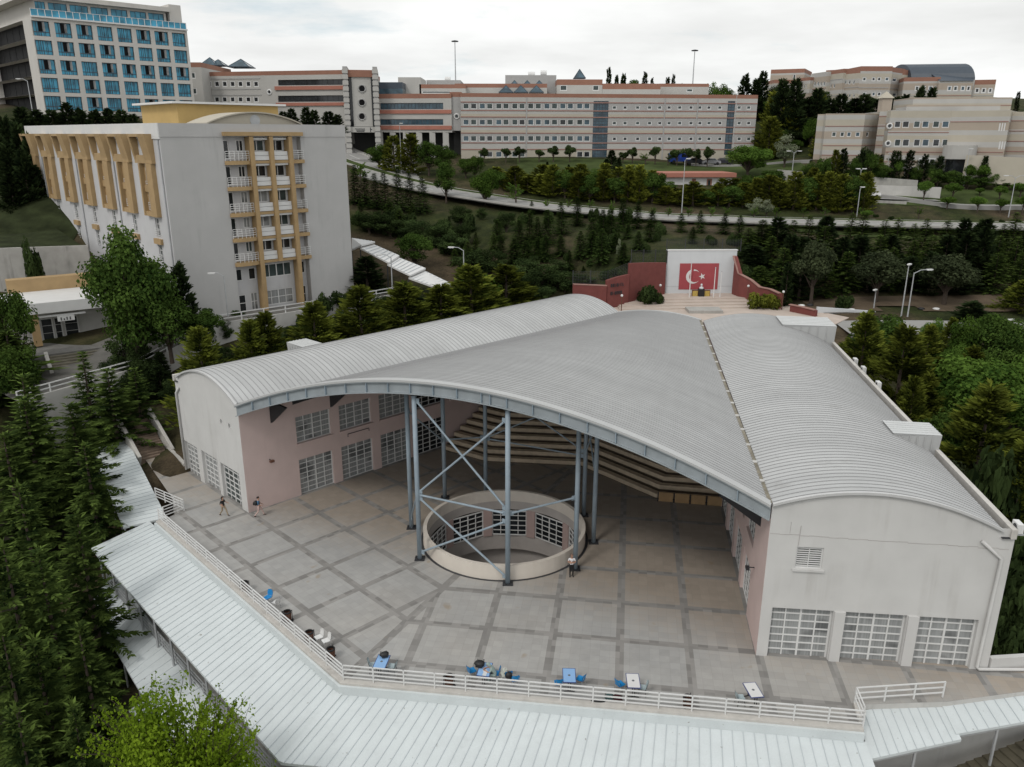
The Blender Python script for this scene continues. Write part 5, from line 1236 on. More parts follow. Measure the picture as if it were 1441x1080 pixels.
# pediment and penthouse
pu = [r8(X, 60)[0] for X in (0, 648)]; pz = lambda t: DZ1-.05+1.25*(1-(2*t-1)**2)
pd = MB(); ff = [dL+e44*(pu[0]+(pu[1]-pu[0])*i/20) for i in range(21)]
pd.poly([f-nd_*.4+V(0, 0, DZ1-.6) for f in (ff[0], ff[-1])]+[ff[i]-nd_*.4+V(0, 0, pz(i/20)) for i in range(20, -1, -1)])
pd.sweep([ff[i]-nd_*.4+V(0, 0, pz(i/20)) for i in range(21)], nd_, -5, .35, 0, .14); part('pediment', pd, M['cream'], dorm)
lv = MB(); c = dL+e44*((pu[0]+pu[1])/2)-nd_*.36+V(0, 0, DZ1+.4); lv.poly([c+e44*.62*math.cos(k*PI/10)+V(0, 0, .62*math.sin(k*PI/10)) for k in range(20)]); part('round_louver', lv, M['pole'], dorm)
pe = VP(200, 168, dB, dL); ph = MB(); c0 = dL+e134*6-nd_*2.5; u0, u1 = r8(-430, 0)[0], r8(240, 0)[0]
q = [dL+e134*9+e44*6.0, dL+e134*9+e44*19, dL+e134*20+e44*19, dL+e134*20+e44*6.0]
ph.prism([(v.x, v.y) for v in q], DZ1-.5, DZ1+2.3); part('penthouse', ph, M['yellow'], dorm)
q = [dL+e134*8.3+e44*5.2, dL+e134*8.3+e44*19.8, dL+e134*20.7+e44*19.8, dL+e134*20.7+e44*5.2]; ph = MB(); ph.prism([(v.x, v.y) for v in q], DZ1+2.32, DZ1+2.55); part('penthouse_roof', ph, M['white'], dorm)
# entrance wing on the left of the dormitory
en = thing('entrance_porch', 'low entrance wing with white roof, ochre upper band and glazed doors left of the dormitory', 'building', (-50, 86, 7.6))
f0 = D(18, 500, 84); f1 = D(118, 492, 88); f0.z = f1.z = 0; ee = (f1-f0).normalized(); nn = V(ee.y, -ee.x, 0)
zz_ = lambda x, y: UZ(x, y, f0, f1); zr = zz_(70, 440)[1]; zt = zz_(70, 425)[1]
ud0, ud1, ud2, ud3 = [zz_(x, 470)[0] for x in (62, 80, 93, 97)]
LW = (f1-f0).length+6; f1 = f0+ee*LW
w = MB(); do = [(ud0, ud1, 6.4, 9.0), (ud1+.1, ud2, 6.4, 9.0), (ud2+.2, ud3+1.4, 6.4, 9.0)]; wall(w, f0-nn*2.5, f1-nn*2.5, 5, zr, do, .2); part('wall', w, M['concw'], en, fix=False)
for o in do: window(en, f0-nn*2.5, f1-nn*2.5, o, .18, 1, 3, gm='gl', fw=.12, name='door')
sb = MB(); q = [f0+nn*.3, f1+nn*.3, f1-nn*8, f0-nn*8]; sb.prism([(v.x, v.y) for v in q], zr, zt); part('roof_slab', sb, M['white'], en)
ub = MB(); q = [f0-nn*8.02+ee*1, f1-nn*8.02, f1-nn*9.5, f0-nn*9.5+ee*1]; ub.prism([(v.x, v.y) for v in q], 5, zt+1.5); part('upper_band', ub, M['orange'], en)
pc = MB(); proud(pc, f0, f1, ud0-1.1, ud0-.3, 6.5, zr, .2, back=.6); part('pillar', pc, M['orange'], en)
bm_ = MB(); proud(bm_, f0, f1, ud0-1.1, ud3+2, zr-.5, zr-.3, .1, back=.2); part('beam', bm_, M['white'], en)
sg = MB(); proud(sg, f0, f1, ud2-.6, ud2+1.1, zr-1.1, zr-.52, .18, back=.0); so_ = part('sign_panel', sg, M['white'], en)
sg = MB()
for i, (x, h__) in enumerate(((-.3, .34), (0, .2), (.28, .34), (.6, .34))): proud(sg, f0, f1, ud2+x, ud2+x+.12, zr-1.0, zr-1.0+h__, .2, back=-.17)
part('sign_mark', sg, M['dark'], so_)
lf = MB(); q = [f0+nn*4-ee*0, f1+nn*4, f1-nn*2.5, f0-nn*2.5]; lf.prism([(v.x, v.y) for v in q], 2, 6.35); tag(part('porch_floor', lf, plain('porch_concrete', (.17, .165, .155), .95, var=.2)), kind='structure')
es = thing('entrance_steps', 'broad worn steps leading up to the dormitory entrance porch', 'stairs', f0+nn*5+V(0, 0, 6)); s = MB(); us0, us1 = ud0-.2, ud0+7.0
for k in range(9): a = f0+ee*us0+nn*(4+.45*k); b_ = f0+ee*us1+nn*(4+.45*k); q = [a, a+nn*.45, b_+nn*.45, b_]; s.prism([(v.x, v.y) for v in q], 1.5, 6.35-.19*(k+1))
part('step', s, plain('worn_step', (.17, .155, .12), .95, var=.25), es)
for x in (us0-.25, us1+.25): s = MB(); s.seg(f0+ee*x+nn*3.9+V(0, 0, 6.4), f0+ee*x+nn*8.2+V(0, 0, 4.75), .35, .6); part('side_wall', s, M['coping'], es)
# drive terrace in front of the dormitory, with its retaining wall and railing
TW = [V(-47, 71.5, 4.7), V(-39.3, 80.3, 5.5), V(-33.2, 87.6, 8.55), V(-25.1, 94.8, 8.6), V(-19.6, 100, 8.7), V(-14, 105.5, 8.8)]
tw = MB(); outp = [V(-12, 112, 0), V(-20, 106, 0), V(-37.5, 88.5, 0), V(-41, 92, 0), V(-50, 84, 0), V(-56, 79, 0)]
for i in range(len(TW)-1):
    a, b_ = TW[i], TW[i+1]; c, d_ = outp[::-1][i+1], outp[::-1][i]
    tw.quad(V(a.x, a.y, a.z), V(b_.x, b_.y, b_.z), V(c.x, c.y, b_.z), V(d_.x, d_.y, a.z))
M['dconc'] = plain('worn_dark_concrete', (.13, .125, .115), .95, var=.25, sc=.6, fine=.1)
tag(part('drive', tw, M['dconc']), kind='structure')
rw_ = MB()
for a, b_ in zip(TW[:-1], TW[1:]):
    a1_, b1_ = a.copy(), b_.copy(); e = (b_-a); e.z = 0; e.normalize(); n = V(e.y, -e.x, 0)*.3
    vs = [V(a.x, a.y, -1), V(b_.x, b_.y, -1), V(b_.x, b_.y, b_.z+.15), V(a.x, a.y, a.z+.15)]; vs += [v+n for v in vs]
    rw_.add(vs, ((0, 1, 2, 3), (7, 6, 5, 4), (0, 4, 5, 1), (1, 5, 6, 2), (2, 6, 7, 3), (3, 7, 4, 0)))
tag(part('retaining_wall', rw_, M['concw']), 'stained pale retaining wall below the dormitory drive behind the hall', 'wall')
rr_ = thing('drive_railing', 'white railing on the retaining wall along the dormitory drive', 'railing', TW[2]); railing(rr_, [t_+V(.1, -.1, .15) for t_ in TW], .9, 2, 3., rr=.05)
for nm, pts, z0, z1, lab in (('retaining_wall', [D(-60, 398, 97), D(0, 385, 98), D(128, 372, 101)], 8, 15.6, 'stained concrete retaining wall with hanging grass left of the dormitory'), ('retaining_wall', [D(-80, 325, 113), D(0, 322, 114), D(58, 312, 116)], 13, 18.2, 'upper pale retaining wall at the far left corner of the dormitory')):
    g = MB()
    for a, b_ in zip(pts[:-1], pts[1:]): g.seg(V(a.x, a.y, (z0+z1)/2), V(b_.x, b_.y, (z0+z1)/2), .5, z1-z0)
    tag(part(nm, g, M['conc']), lab, 'wall')
tg_ = MB(); a, b_, c = D(-60, 398, 97.3), D(128, 372, 101.3), D(60, 312, 115.7); d_ = D(-80, 325, 112.7)
N_ = 10
for i in range(N_):
    for j in range(N_):
        f = lambda u, v: (V(a.x, a.y, 15.4).lerp(V(b_.x, b_.y, 15.2), u)).lerp(V(d_.x, d_.y, 16.6).lerp(V(c.x, c.y, 17), u), v)+V(0, 0, .25*math.sin(5*u+3*v))
        tg_.quad(f(i/N_, j/N_), f((i+1)/N_, j/N_), f((i+1)/N_, (j+1)/N_), f(i/N_, (j+1)/N_))

tag(part('grass_terrace', tg_, M['tgrass'], smooth=True), kind='structure')
# covered stair behind the dormitory
q0 = [(495, 335), (526, 345), (560, 362), (597, 382), (634, 402)]; top = [D(x, y, 117-3.2*i) for i, (x, y) in enumerate(q0)]; q1 = [(495, 351), (507, 350), (545, 372), (575, 392), (615, 408)]; lo_ = [D(x, y, 112-3.0*i) for i, (x, y) in enumerate(q1)]
cs = thing('covered_stair', 'white stepped roof of a covered stair descending the slope right of the dormitory', 'canopy', top[2]); rf = MB(); sm = MB()
for i in range(4):
    dz_ = V(0, 0, .55); q = [top[i], top[i+1]+dz_, lo_[i+1]+dz_, lo_[i]] if i % 2 == 0 else [top[i]+dz_*.2, top[i+1]+dz_*.6, lo_[i+1]+dz_*.6, lo_[i]+dz_*.2]
    o4 = [(top[i+1]-top[i])*.06]*2; q = [q[0], q[1]+o4[0], q[2]+o4[0], q[3]]
    rf.add(q+[v-V(0, 0, .22) for v in q], ((0, 1, 2, 3), (7, 6, 5, 4), (0, 4, 5, 1), (1, 5, 6, 2), (2, 6, 7, 3), (3, 7, 4, 0)))
    for k in range(1, 7): sm.seg(q[0].lerp(q[1], k/7)+V(0, 0, .03), q[3].lerp(q[2], k/7)+V(0, 0, .03), .05, .06)
ro = parts('roof_sheet', rf, M['white'], cs)[0]; part('roof_seam', sm, M['canopy_rib'], ro)
for i in range(5):
    pm = MB(); pm.tube([lo_[i]-V(0, 0, .2), V(lo_[i].x, lo_[i].y, terr(lo_[i].x, lo_[i].y)-.3)], .08, 6); part('post', pm, M['dark'], cs)
# ---- tall hotel-like block upper left
h0 = D(45, 28.7, 146); hL = V(h0.x, h0.y, 0); hr = VP(257, 42, hL, hL+e44); hR = V(hr.x, hr.y, 0); Lh = (hR-hL).length+.8; hR = hL+e44*Lh
hot = thing('tower_block', 'tall beige block with a grid of blue glass windows on the upper left', 'building', (hL.x, hL.y, 31))
c1 = lambda X, Y: UZ(X/4, Y/4, hL, hR)
ht = [(c1(180, a)[1], c1(180, b_)[1]) for a, b_ in ((115, 200), (223, 305), (330, 413), (435, 517), (538, 620))]
hu_ = [(c1(a, 180)[0], c1(b_, 180)[0]) for a, b_ in ((186, 283), (312, 404), (432, 521), (548, 632), (660, 740), (766, 845), (868, 944), (966, 1040))]
hz0, hz1 = c1(180, 645)[1], c1(180, 92)[1]; hs = -e134*-1
ops = [(u0, u1, zb, zt) for zt, zb in ht for u0, u1 in hu_]
bkh = e134*34; w = MB(); wall(w, hL, hR, hz0, hz1, ops, .45)
lo_ops = [(LhL_, LhL_+26., zb-.35, zt+.45) for LhL_ in (2.5,) for zt, zb in ht]
wall(w, hL+bkh, hL, hz0, hz1, lo_ops, 1.6); wall(w, hR, hR+bkh, hz0, hz1); wall(w, hR+bkh, hL+bkh, hz0, hz1)
w.poly([v+V(0, 0, hz1-.01) for v in (hL, hR, hR+bkh, hL+bkh)]); w.poly([v+V(0, 0, hz0) for v in (hL, hR, hR+bkh, hL+bkh)]); part('frame_wall', w, M['hotel'], hot, fix=False)
rng_ = random.Random(5); openset = {0: 1, 1: 1, 2: 1, 5: 1, 6: 1, 9: 1, 10: 1, 11: 1, 12: 1, 14: 1, 16: 1, 17: 1, 19: 1, 20: 1, 21: 1, 22: 1, 23: 1, 26: 1, 34: 1, 37: 1, 39: 1}
def blue_window(op, opened):
    u0, u1, z0, z1 = op; o = window(hot, hL, hR, op, .4, 4, 1, fm='dark', gm='glb', fw=.07, mw=.05)
    wd_, hh = u1-u0, z1-z0; t = MB(); t.box((0, -.036, -hh*.22), (wd_-.1, .05, .1)); t.box((-wd_*.13, -.04, 0), (.05, .05, hh-.1)); t.box((wd_*.16, -.04, .0), (.05, .05, hh-.1)); k = link('mullion', t.mesh('mullion', M['glb'] if False else M['navy']), o)
    if opened:
        t = MB(); t.box((-.02, -.05, hh*.14), (wd_*.24, .03, hh*.64)); link('open_sash', t.mesh('open_sash', M['glo']), o)
        t = MB(); t.quad((wd_*.11, -.05, -hh*.17), (wd_*.22, -.4, -hh*.17), (wd_*.22, -.4, hh*.45), (wd_*.11, -.05, hh*.45)); link('curtain', t.mesh('curtain', M['glc']), o)
for i, o in enumerate(ops): blue_window(o, i in openset)
for o in lo_ops: window(hot, hL+bkh, hL, o, 1.5, 6, 1, fm='dark', gm='glo', fw=.1, name='dark_glazing')
# set-back top floor with glass balustrade and roof slab
tz = hz1+3.0; s0 = hL+e44*1.2-nd_*1.8-e134*0; s1_ = hR-e44*3.2-nd_*1.8
tops = [(u0-1.2+.0, u1-1.2+.35, hz1+.1, tz-.35) for u0, u1 in hu_]
tops = [(max(.1, a), min((s1_-s0).length-.1, b_), c, d_) for a, b_, c, d_ in tops]
w = MB(); wall(w, s0, s1_, hz1, tz, tops, .2); wall(w, s0+bkh*.8, s0, hz1, tz); wall(w, s1_, s1_+bkh*.8, hz1, tz); part('top_floor', w, M['hotel'], hot, fix=False)
for o in tops: window(hot, s0, s1_, o, .18, 3, 1, fm='navy', gm='glb')
w = MB(); q = [hL-nd_*.5-e44*.8, hR-nd_*.5-e44*2.6, hR-e44*2.6+bkh, hL-e44*.8+bkh]; w.prism([(v.x, v.y) for v in q], tz, tz+.75); part('roof_slab', w, M['hotel'], hot)
w = MB(); q = [hR-nd_*1.2-e44*2.5, hR-nd_*1.2-e44*.2, hR-e44*.2+e134*12, hR-e44*2.5+e134*12]; w.prism([(v.x, v.y) for v in q], hz1, tz+1.4); part('stair_tower', w, M['hotel'], hot)
w = MB(); w.seg(hL-nd_*.2+V(0, 0, hz1+.65), hR-nd_*.2+V(0, 0, hz1+.65), .04, 1.1); part('glass_balustrade', w, M['glb'], hot); w = MB()
for k in range(25): p_ = hL.lerp(hR, k/24)-nd_*.15; w.box((p_.x, p_.y, hz1+.65), (.08, .08, 1.25))
w.seg(hL-nd_*.15+V(0, 0, hz1+1.25), hR-nd_*.15+V(0, 0, hz1+1.25), .08, .06); w.seg(hL+nd_*.15+V(0, 0, hz1+.0), hR+nd_*.15+V(0, 0, hz1+.0), .5, .25); part('balustrade_rail', w, M['white'], hot)
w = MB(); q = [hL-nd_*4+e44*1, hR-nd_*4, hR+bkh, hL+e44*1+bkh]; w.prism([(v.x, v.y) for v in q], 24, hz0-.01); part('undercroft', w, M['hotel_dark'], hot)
for k in range(9):
    t = MB(); p_ = hL.lerp(hR, (k+.1)/8.4)-nd_*.6; t.tube([(p_.x, p_.y, 24), (p_.x, p_.y, hz0)], .35, 10); part('column', t, M['hotel'], hot)
# ---- campus buildings
def pxw(p, q, rows, xs_, X0, Y0, k):
    "window rectangles from measured left/right and top/bottom edges"
    out = []
    for t, b_ in rows:
        for a, c in xs_:
            u0 = UZ(X0+a*k, Y0+(t+b_)/2*k, p, q)[0]; u1 = UZ(X0+c*k, Y0+(t+b_)/2*k, p, q)[0]; z1 = UZ(X0+(a+c)/2*k, Y0+t*k, p, q)[1]; z0 = UZ(X0+(a+c)/2*k, Y0+b_*k, p, q)[1]; out.append((u0, u1, z0, z1))
    return out
bm3 = ['cream', 'cream2', 'greyband', 'terra', 'pinkline', 'beige']; BM = [M[k] for k in bm3]
def courses(root, p, q, zs_, L=None, mat='pinkline', h=.22, k=.07, u0=0.):
    s = MB(); L = L or (V(q[0], q[1], 0)-V(p[0], p[1], 0)).length
    for z in zs_: proud(s, p, q, u0, L, z-h/2, z+h/2, k)
    parts('string_course', s, M[mat], root)
# long building
p = D(649, 200, 186); q = D(1061, 200, 192); p.z = q.z = 0; K = .3053
lb = thing('faculty_building', 'long cream faculty building with terracotta parapet, three window rows and a blue glass stair tower', 'building', (p.x, p.y, 23.8))
xl = [(x-14, x+14) for x in (52, 87, 127, 161, 203, 236, 277, 310, 350, 385, 425, 460, 498, 533, 576, 609)]; xr = [(x-10, x+10) for x in (736, 785, 843, 898, 945, 988, 1037, 1089, 1130, 1172, 1222, 1311, 1355)]
c2 = lambda X, Y: UZ(640+X*K, 90+Y*K, p, q)
o1 = pxw(p, q, [(182, 209), (256, 283), (331, 358)], xl, 640, 90, K)+pxw(p, q, [(404, 431)], xl[2:10:1][:6]+xl[14:], 640, 90, K); o2 = pxw(p, q, [(193, 211), (265, 283), (337, 356)], xr, 640, 90, K)
tow = (c2(636, 300)[0], c2(705, 300)[0], c2(670, 445)[1], c2(670, 172)[1]); tow2 = (c2(1250, 300)[0], c2(1283, 300)[0], c2(1265, 420)[1], c2(1265, 172)[1])
z = lambda Y: c2(330, Y)[1]
bands = [(20, 0), (z(400), 2), (z(432), 0), (z(362), 1), (z(325), 2), (z(318), 0), (z(290), 1), (z(252), 2), (z(243), 0), (z(215), 1), (z(178), 2), (z(172), 1), (z(153), 3)]
bands = [(20, 0), (z(392), 1), (z(365), 2), (z(322), 0), (z(306), 1), (z(290), 2), (z(248), 0), (z(232), 1), (z(215), 2), (z(176), 1), (z(155), 3)]
block(lb, p, q, 20, 22, z(137), o1+o2+[tow, tow2], .25, bands, BM)
rw_g = random.Random(8)
for o in o1: window(lb, p, q, o, .12, 1, 1, gm=rw_g.choice(['glg', 'glg', 'gl', 'gltow']), fw=.13)
for o in o2: window(lb, p, q, o, .12, 1, 1, gm=rw_g.choice(['glg', 'gl', 'glg']), fw=.16)
for o in (tow, tow2): window(lb, p, q, o, .1, 5 if o is tow else 2, 18, fm='navy', gm='gltow', fw=.1, mw=.1, name='glass_tower')
courses(lb, p, q, [z(178), z(216), z(246), z(290), z(320), z(365), z(395)], mat='pinkline'); 
vj = MB(); 
for X in (330, 962, 1112): u = c2(X, 300)[0]; proud(vj, p, q, u-.12, u+.12, 23, z(155), .1)
parts('downpipe', vj, M['greyband'], lb)
# low roofs and terracotta parapets behind the long building
def simple(name, lab, px0, px1, pt, pb, Y, depth, terr_h=0., mat='cream2', wins=(), cat='building', tmat='terra', dY=0.):
    p = D(px0, pt, Y); q = D(px1, pt, Y+dY); zt = (p.z+q.z)/2; p.z = q.z = 0; t = thing(name, lab, cat, (p.x, p.y, D(px0, pb, Y).z))
    zb = D(px0, pb, Y).z; hh = terr_h/1117*Y
    ops = [(UZ(a, (c+d_)/2, p, q)[0], UZ(b_, (c+d_)/2, p, q)[0], UZ(a, d_, p, q)[1], UZ(a, c, p, q)[1]) for a, b_, c, d_ in wins]
    block(t, p, q, depth, zb-3, zt, ops, .2, [(zb-4, 0), (zt-hh, 1)], [M[mat], M[tmat]])
    for o in ops: window(t, p, q, o, .12, 1, 1, gm='glg', fw=.18)
    return t
simple('rooftop_block', 'white rooftop block with terracotta parapet and dark corner windows behind the long building', 784, 848, 112, 132, 206, 14, 7, wins=((788, 798, 120, 128), (834, 843, 120, 128)))
simple('rooftop_block', 'pale grey plant room with ducts on the skyline above the skylight pyramids', 711, 783, 106, 125, 214, 14, 0, 'greyband', ())
simple('rooftop_block', 'low terracotta topped wing left of the skylight pyramids', 640, 770, 118, 132, 204, 12, 5)
simple('rooftop_block', 'long low terracotta parapet roof right of the white rooftop block', 848, 930, 118, 132, 206, 12, 7)
t_ = simple('rooftop_block', 'far right rooftop wing with terracotta parapet and white wall on the skyline', 928, 998, 118, 131, 212, 12, 4, wins=((966, 975, 125, 130),))
def pyramid(px, py0, py1, w_, Y, lab, name='skylight'):
    b_ = D(px, py1, Y); a = D(px, py0, Y); hw = w_/1117*Y/2; t = thing(name, lab, 'skylight', b_, group='pyramid skylights'); m_ = MB()
    c = [b_+V(x*hw, hw+y*hw, 0) for x, y in ((-1, -1), (1, -1), (1, 1), (-1, 1))]; ap = V(b_.x, b_.y+hw, a.z)
    for i in range(4): m_.add((c[i], c[(i+1) % 4], ap), ((0, 1, 2),))
    part('glazing', m_, M['gltow'], t); m_ = MB()
    for i in range(4): m_.seg(c[i], ap, .12, .12); m_.seg(c[i], c[(i+1) % 4], .2, .2)
    part('frame', m_, M['navy'], t)
for px, py0, py1, w_, Y, lab in ((712, 120, 130, 18, 202, 'blue glass pyramid skylight, leftmost of the front three behind the long building'), (733, 120, 130, 18, 202, 'blue glass pyramid skylight, middle of the front three behind the long building'), (755, 120, 130, 18, 202, 'blue glass pyramid skylight, rightmost of the front three behind the long building'),
    (724, 113, 121, 13, 208, 'dark pyramid skylight in the back row, left one'), (742, 113, 121, 13, 208, 'dark pyramid skylight in the back row, middle one'), (759, 113, 121, 13, 208, 'dark pyramid skylight in the back row, right one'), (816, 97, 110, 15, 212, 'dark pointed pyramid skylight standing on the white rooftop block'),
    (292, 80, 92, 22, 205, 'glass pyramid skylight at the far left, first of the left cluster'), (304, 83, 92, 20, 207, 'glass pyramid skylight in the middle of the left cluster'), (335, 82, 94, 28, 205, 'largest glass pyramid skylight right of the left cluster')): pyramid(px, py0, py1, w_, Y, lab)
for px, py, w_, lab in ((748, 103, 9, 'white rooftop fan housing on the grey plant room, left one'), (765, 101, 8, 'white rooftop fan housing on the grey plant room, right one'), (630, 110, 7, 'small white water tank on the roof beside the left mast')):
    b_ = D(px, py+5, 216); a = MB(); hw = w_/1117*216/2; a.tube([b_+V(-hw, 0, .4), b_+V(hw, 0, .4)], .75, 10); t = thing('roof_tank', lab, 'tank', b_); part('drum', a, M['white'], t); a = MB(); a.box(b_+V(0, 0, -.4), (hw*1.8, 1.2, .7)); part('cradle', a, M['pole'], t)
# building with ribbon windows
p = D(528, 190, 190); q = D(636, 190, 187); p.z = q.z = 0; K = .2776; c3 = lambda X, Y: UZ(270+X*K, 80+Y*K, p, q); z = lambda Y: c3(1120, Y)[1]
mb_ = thing('office_block', 'white block with two blue ribbon window rows and terracotta bands on stone columns', 'building', (p.x, p.y, 24))
o_ = pxw(p, q, [(235, 267), (317, 346)], [(955, 1274)], 270, 80, K); L_ = (q-p).length
block(mb_, p, q, 18, z(384), z(188), o_, .3, [(0, 1), (z(212), 3)], BM)
for o in o_: window(mb_, p, q, o, .2, 18, 1, fm='navy', gm='gltow', fw=.12, mw=.12, name='ribbon_window')
s = MB()
for a, b_ in ((289, 270), (370, 350)): proud(s, p, q, 0, L_, z(a), z(b_), .25)
parts('band', s, M['terral'], mb_)
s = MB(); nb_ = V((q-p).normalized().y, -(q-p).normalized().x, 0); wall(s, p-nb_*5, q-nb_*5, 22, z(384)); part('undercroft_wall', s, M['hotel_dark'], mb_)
for k in range(6): s = MB(); c = p.lerp(q, (k+.3)/5.8)-nb_*.6; s.box((c.x, c.y, (z(384)+22)/2), (1.3, 1.1, z(384)-22)); [s.box((c.x, c.y, 23.5+1.1*j), (1.4, 1.2, .8)) for j in range(4)]; part('column', s, M['cream2'], mb_)
# link with porthole
p2 = D(634, 190, 187.5); q2 = D(650, 190, 187.5); p2.z = q2.z = 0; lk = thing('link_block', 'narrow grey stair link with a round porthole beside the long building', 'building', (p2.x, p2.y, 24))
block(lk, p2, q2, 16, z(375), z(180), (), .2, [(0, 2), (z(205), 3)], BM); 
def porthole(root, px, py, r_px, p_, q_, Y, ring_mat='white', gm='gl'):
    u, zz = UZ(px, py, p_, q_); e = (V(q_[0]-p_[0], q_[1]-p_[1], 0)).normalized(); n = V(e.y, -e.x, 0); c = V(p_[0], p_[1], 0)+e*u+V(0, 0, zz); rr = r_px/1117*Y
    g = MB(); g.poly([c+n*.03+e*rr*math.cos(k*PI/12)+V(0, 0, rr*math.sin(k*PI/12)) for k in range(24)]); o = part('round_window', g, M[gm], root); g = MB()
    pts = [c+n*.05+e*rr*math.cos(k*PI/12)+V(0, 0, rr*math.sin(k*PI/12)) for k in range(25)]; g.tube(pts, .16, 5, cap=False); part('frame', g, M[ring_mat], o)
porthole(lk, 642.6, 164, 3, p2, q2, 188)
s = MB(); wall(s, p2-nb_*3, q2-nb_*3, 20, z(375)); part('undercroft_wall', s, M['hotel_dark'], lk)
# gate tower
pg = D(487, 190, 186); qg = D(531, 190, 187); pg.z = qg.z = 0; c4 = lambda X, Y: UZ(270+X*K, 80+Y*K, pg, qg); z4 = lambda Y: c4(860, Y)[1]
gt_ = thing('gate_tower', 'gate tower with three round windows in a white panel between ribbed stone pylons', 'building', (pg.x, pg.y, 26)); Lg = (qg-pg).length; eg = (qg-pg).normalized(); ng = V(eg.y, -eg.x, 0)
s = MB(); u0, u1 = c4(795, 200)[0], c4(922, 200)[0]; zb = z4(382); wall(s, pg+eg*u0-ng*.8, pg+eg*u1-ng*.8, zb, z4(104)); s.poly([pg+eg*u0-ng*.8+V(0, 0, zb), pg+eg*u1-ng*.8+V(0, 0, zb), pg+eg*u1-ng*14+V(0, 0, zb), pg+eg*u0-ng*14+V(0, 0, zb)]); part('glazing', s, M['gl'], gt_)
s = MB(); ua, ub = c4(814, 200)[0], c4(910, 200)[0]; proud(s, pg, qg, ua, ub, z4(354), z4(100), .1, back=.85); part('white_panel', s, M['cream2'], gt_)
for Y in (162, 233, 303): porthole(gt_, 270+862*K, 80+Y*K, 4.6, pg+ng*.1, qg+ng*.1, 186, 'greyband', 'glo')
s = MB(); proud(s, pg, qg, u0-.3, u1+.3, z4(104), z4(68), .4, back=12); part('terracotta_top', s, M['terra'], gt_)
s = MB(); proud(s, pg, qg, u0, u1, z4(384), z4(356), .6, back=.8); ls = part('lintel', s, M['cream2'], gt_)
s = MB(); ul = u0+(u1-u0)*.18
for j, (w0, w1) in enumerate(((0, .42), (.06, .42), (.08, .4))): 
    zz = z4(360)-(z4(360)-z4(384))*(.18+.26*j)
    for i in range(8): x = ul+(u1-u0)*(w0*.8+(w1-w0)*i/8); proud(s, pg, qg, x, x+(u1-u0)*.035, zz-.18, zz, .63, back=-.6)
part('sign_lettering', s, M['dark'], ls); s = MB(); proud(s, pg, qg, u0+(u1-u0)*.79, u0+(u1-u0)*.82, z4(382), z4(359), .63, back=-.6); proud(s, pg, qg, u0+(u1-u0)*.82, u0+(u1-u0)*.87, z4(372), z4(368), .63, back=-.6); part('sign_emblem', s, M['dark'], ls)
for X0, X1 in ((772, 795), (922, 945)):
    x0, x1 = c4(X0, 200)[0], c4(X1, 200)[0]; s = MB(); proud(s, pg, qg, x0, x1, 24, z4(52), 1.0, back=12)
    for k in range(20): zz = 25+k*1.15; 
    pyl = part('pylon', s, M['greyband'], gt_); s = MB()
    for k in range(16): zz = 25+k*1.2; proud(s, pg, qg, x0-.12, x1+.12, zz, zz+.85, 1.15, back=12.1) if zz < z4(70) else None
    part('rustication', s, M['cream2'], pyl)
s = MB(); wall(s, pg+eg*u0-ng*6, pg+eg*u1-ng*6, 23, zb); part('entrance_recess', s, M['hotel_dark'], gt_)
# dark hipped roof and grey gabled wing right of the tower
simple('rooftop_block', 'block with dark blue sloping roof and glazed front right of the gate tower', 530, 566, 116, 134, 194, 10, 8, 'gltow', (), tmat='navy')
simple('rooftop_block', 'grey stepped gable wing on the skyline right of the dark blue roof', 560, 592, 109, 134, 200, 12, 0, 'cream2')
simple('rooftop_block', 'low wing with terracotta parapet and ribbon window left of the skyline mast', 590, 655, 119, 134, 200, 14, 5, wins=((594, 635, 128, 132),))
simple('rooftop_block', 'grey flat roof wing behind the low terracotta wing', 600, 648, 113, 125, 212, 14, 0, 'greyband')
# left wing behind the dormitory
pl_ = D(272, 150, 196); ql_ = D(486, 150, 188); pl_.z = ql_.z = 0; c5 = lambda X, Y: UZ(270+X*K, 80+Y*K, pl_, ql_); z5 = lambda Y: c5(600, Y)[1]; zl5 = lambda Y: c5(200, Y)[1]
lf_ = thing('lecture_block', 'pale lecture block with dark ribbon windows and terracotta bands behind the dormitory roof', 'building', (pl_.x, pl_.y, 28))
xw = [(x-13, x+13) for x in (50, 88, 127, 166, 206, 246, 286, 325)]
o1 = pxw(pl_, ql_, [(123, 154), (202, 232)], xw, 270, 80, K); o2 = pxw(pl_, ql_, [(116, 145), (197, 229)], [(437, 770)], 270, 80, K)
block(lf_, pl_, ql_, 22, 27, z5(70), o1+o2, .3, [(0, 1), (z5(250), 1), (z5(92), 3)], BM)
for o in o1: window(lf_, pl_, ql_, o, .12, 1, 1, gm='gl', fw=.22)
for o in o2: window(lf_, pl_, ql_, o, .25, 12, 1, fm='dark', gm='gl', fw=.1, mw=.06, name='ribbon_window')
s = MB(); x0, x1 = c5(422, 160)[0], c5(775, 160)[0]
for a, b_ in ((168, 149), (249, 233)): proud(s, pl_, ql_, x0, x1, z5(a), z5(b_), .3)
parts('band', s, M['terral'], lf_); porthole(lf_, 270+393*K, 80+180*K, 2.8, pl_, ql_, 192, 'white'); x1 = c5(350, 160)[0]; courses(lf_, pl_, ql_, [zl5(165), zl5(195), zl5(240), zl5(112)], L=x1, mat='greyband')
simple('lecture_block', 'short terracotta topped wing with two stacked windows beside the blue glass tower block', 262, 282, 88, 160, 190, 20, 6, wins=((269, 275, 102, 111), (270, 277, 124, 133)))
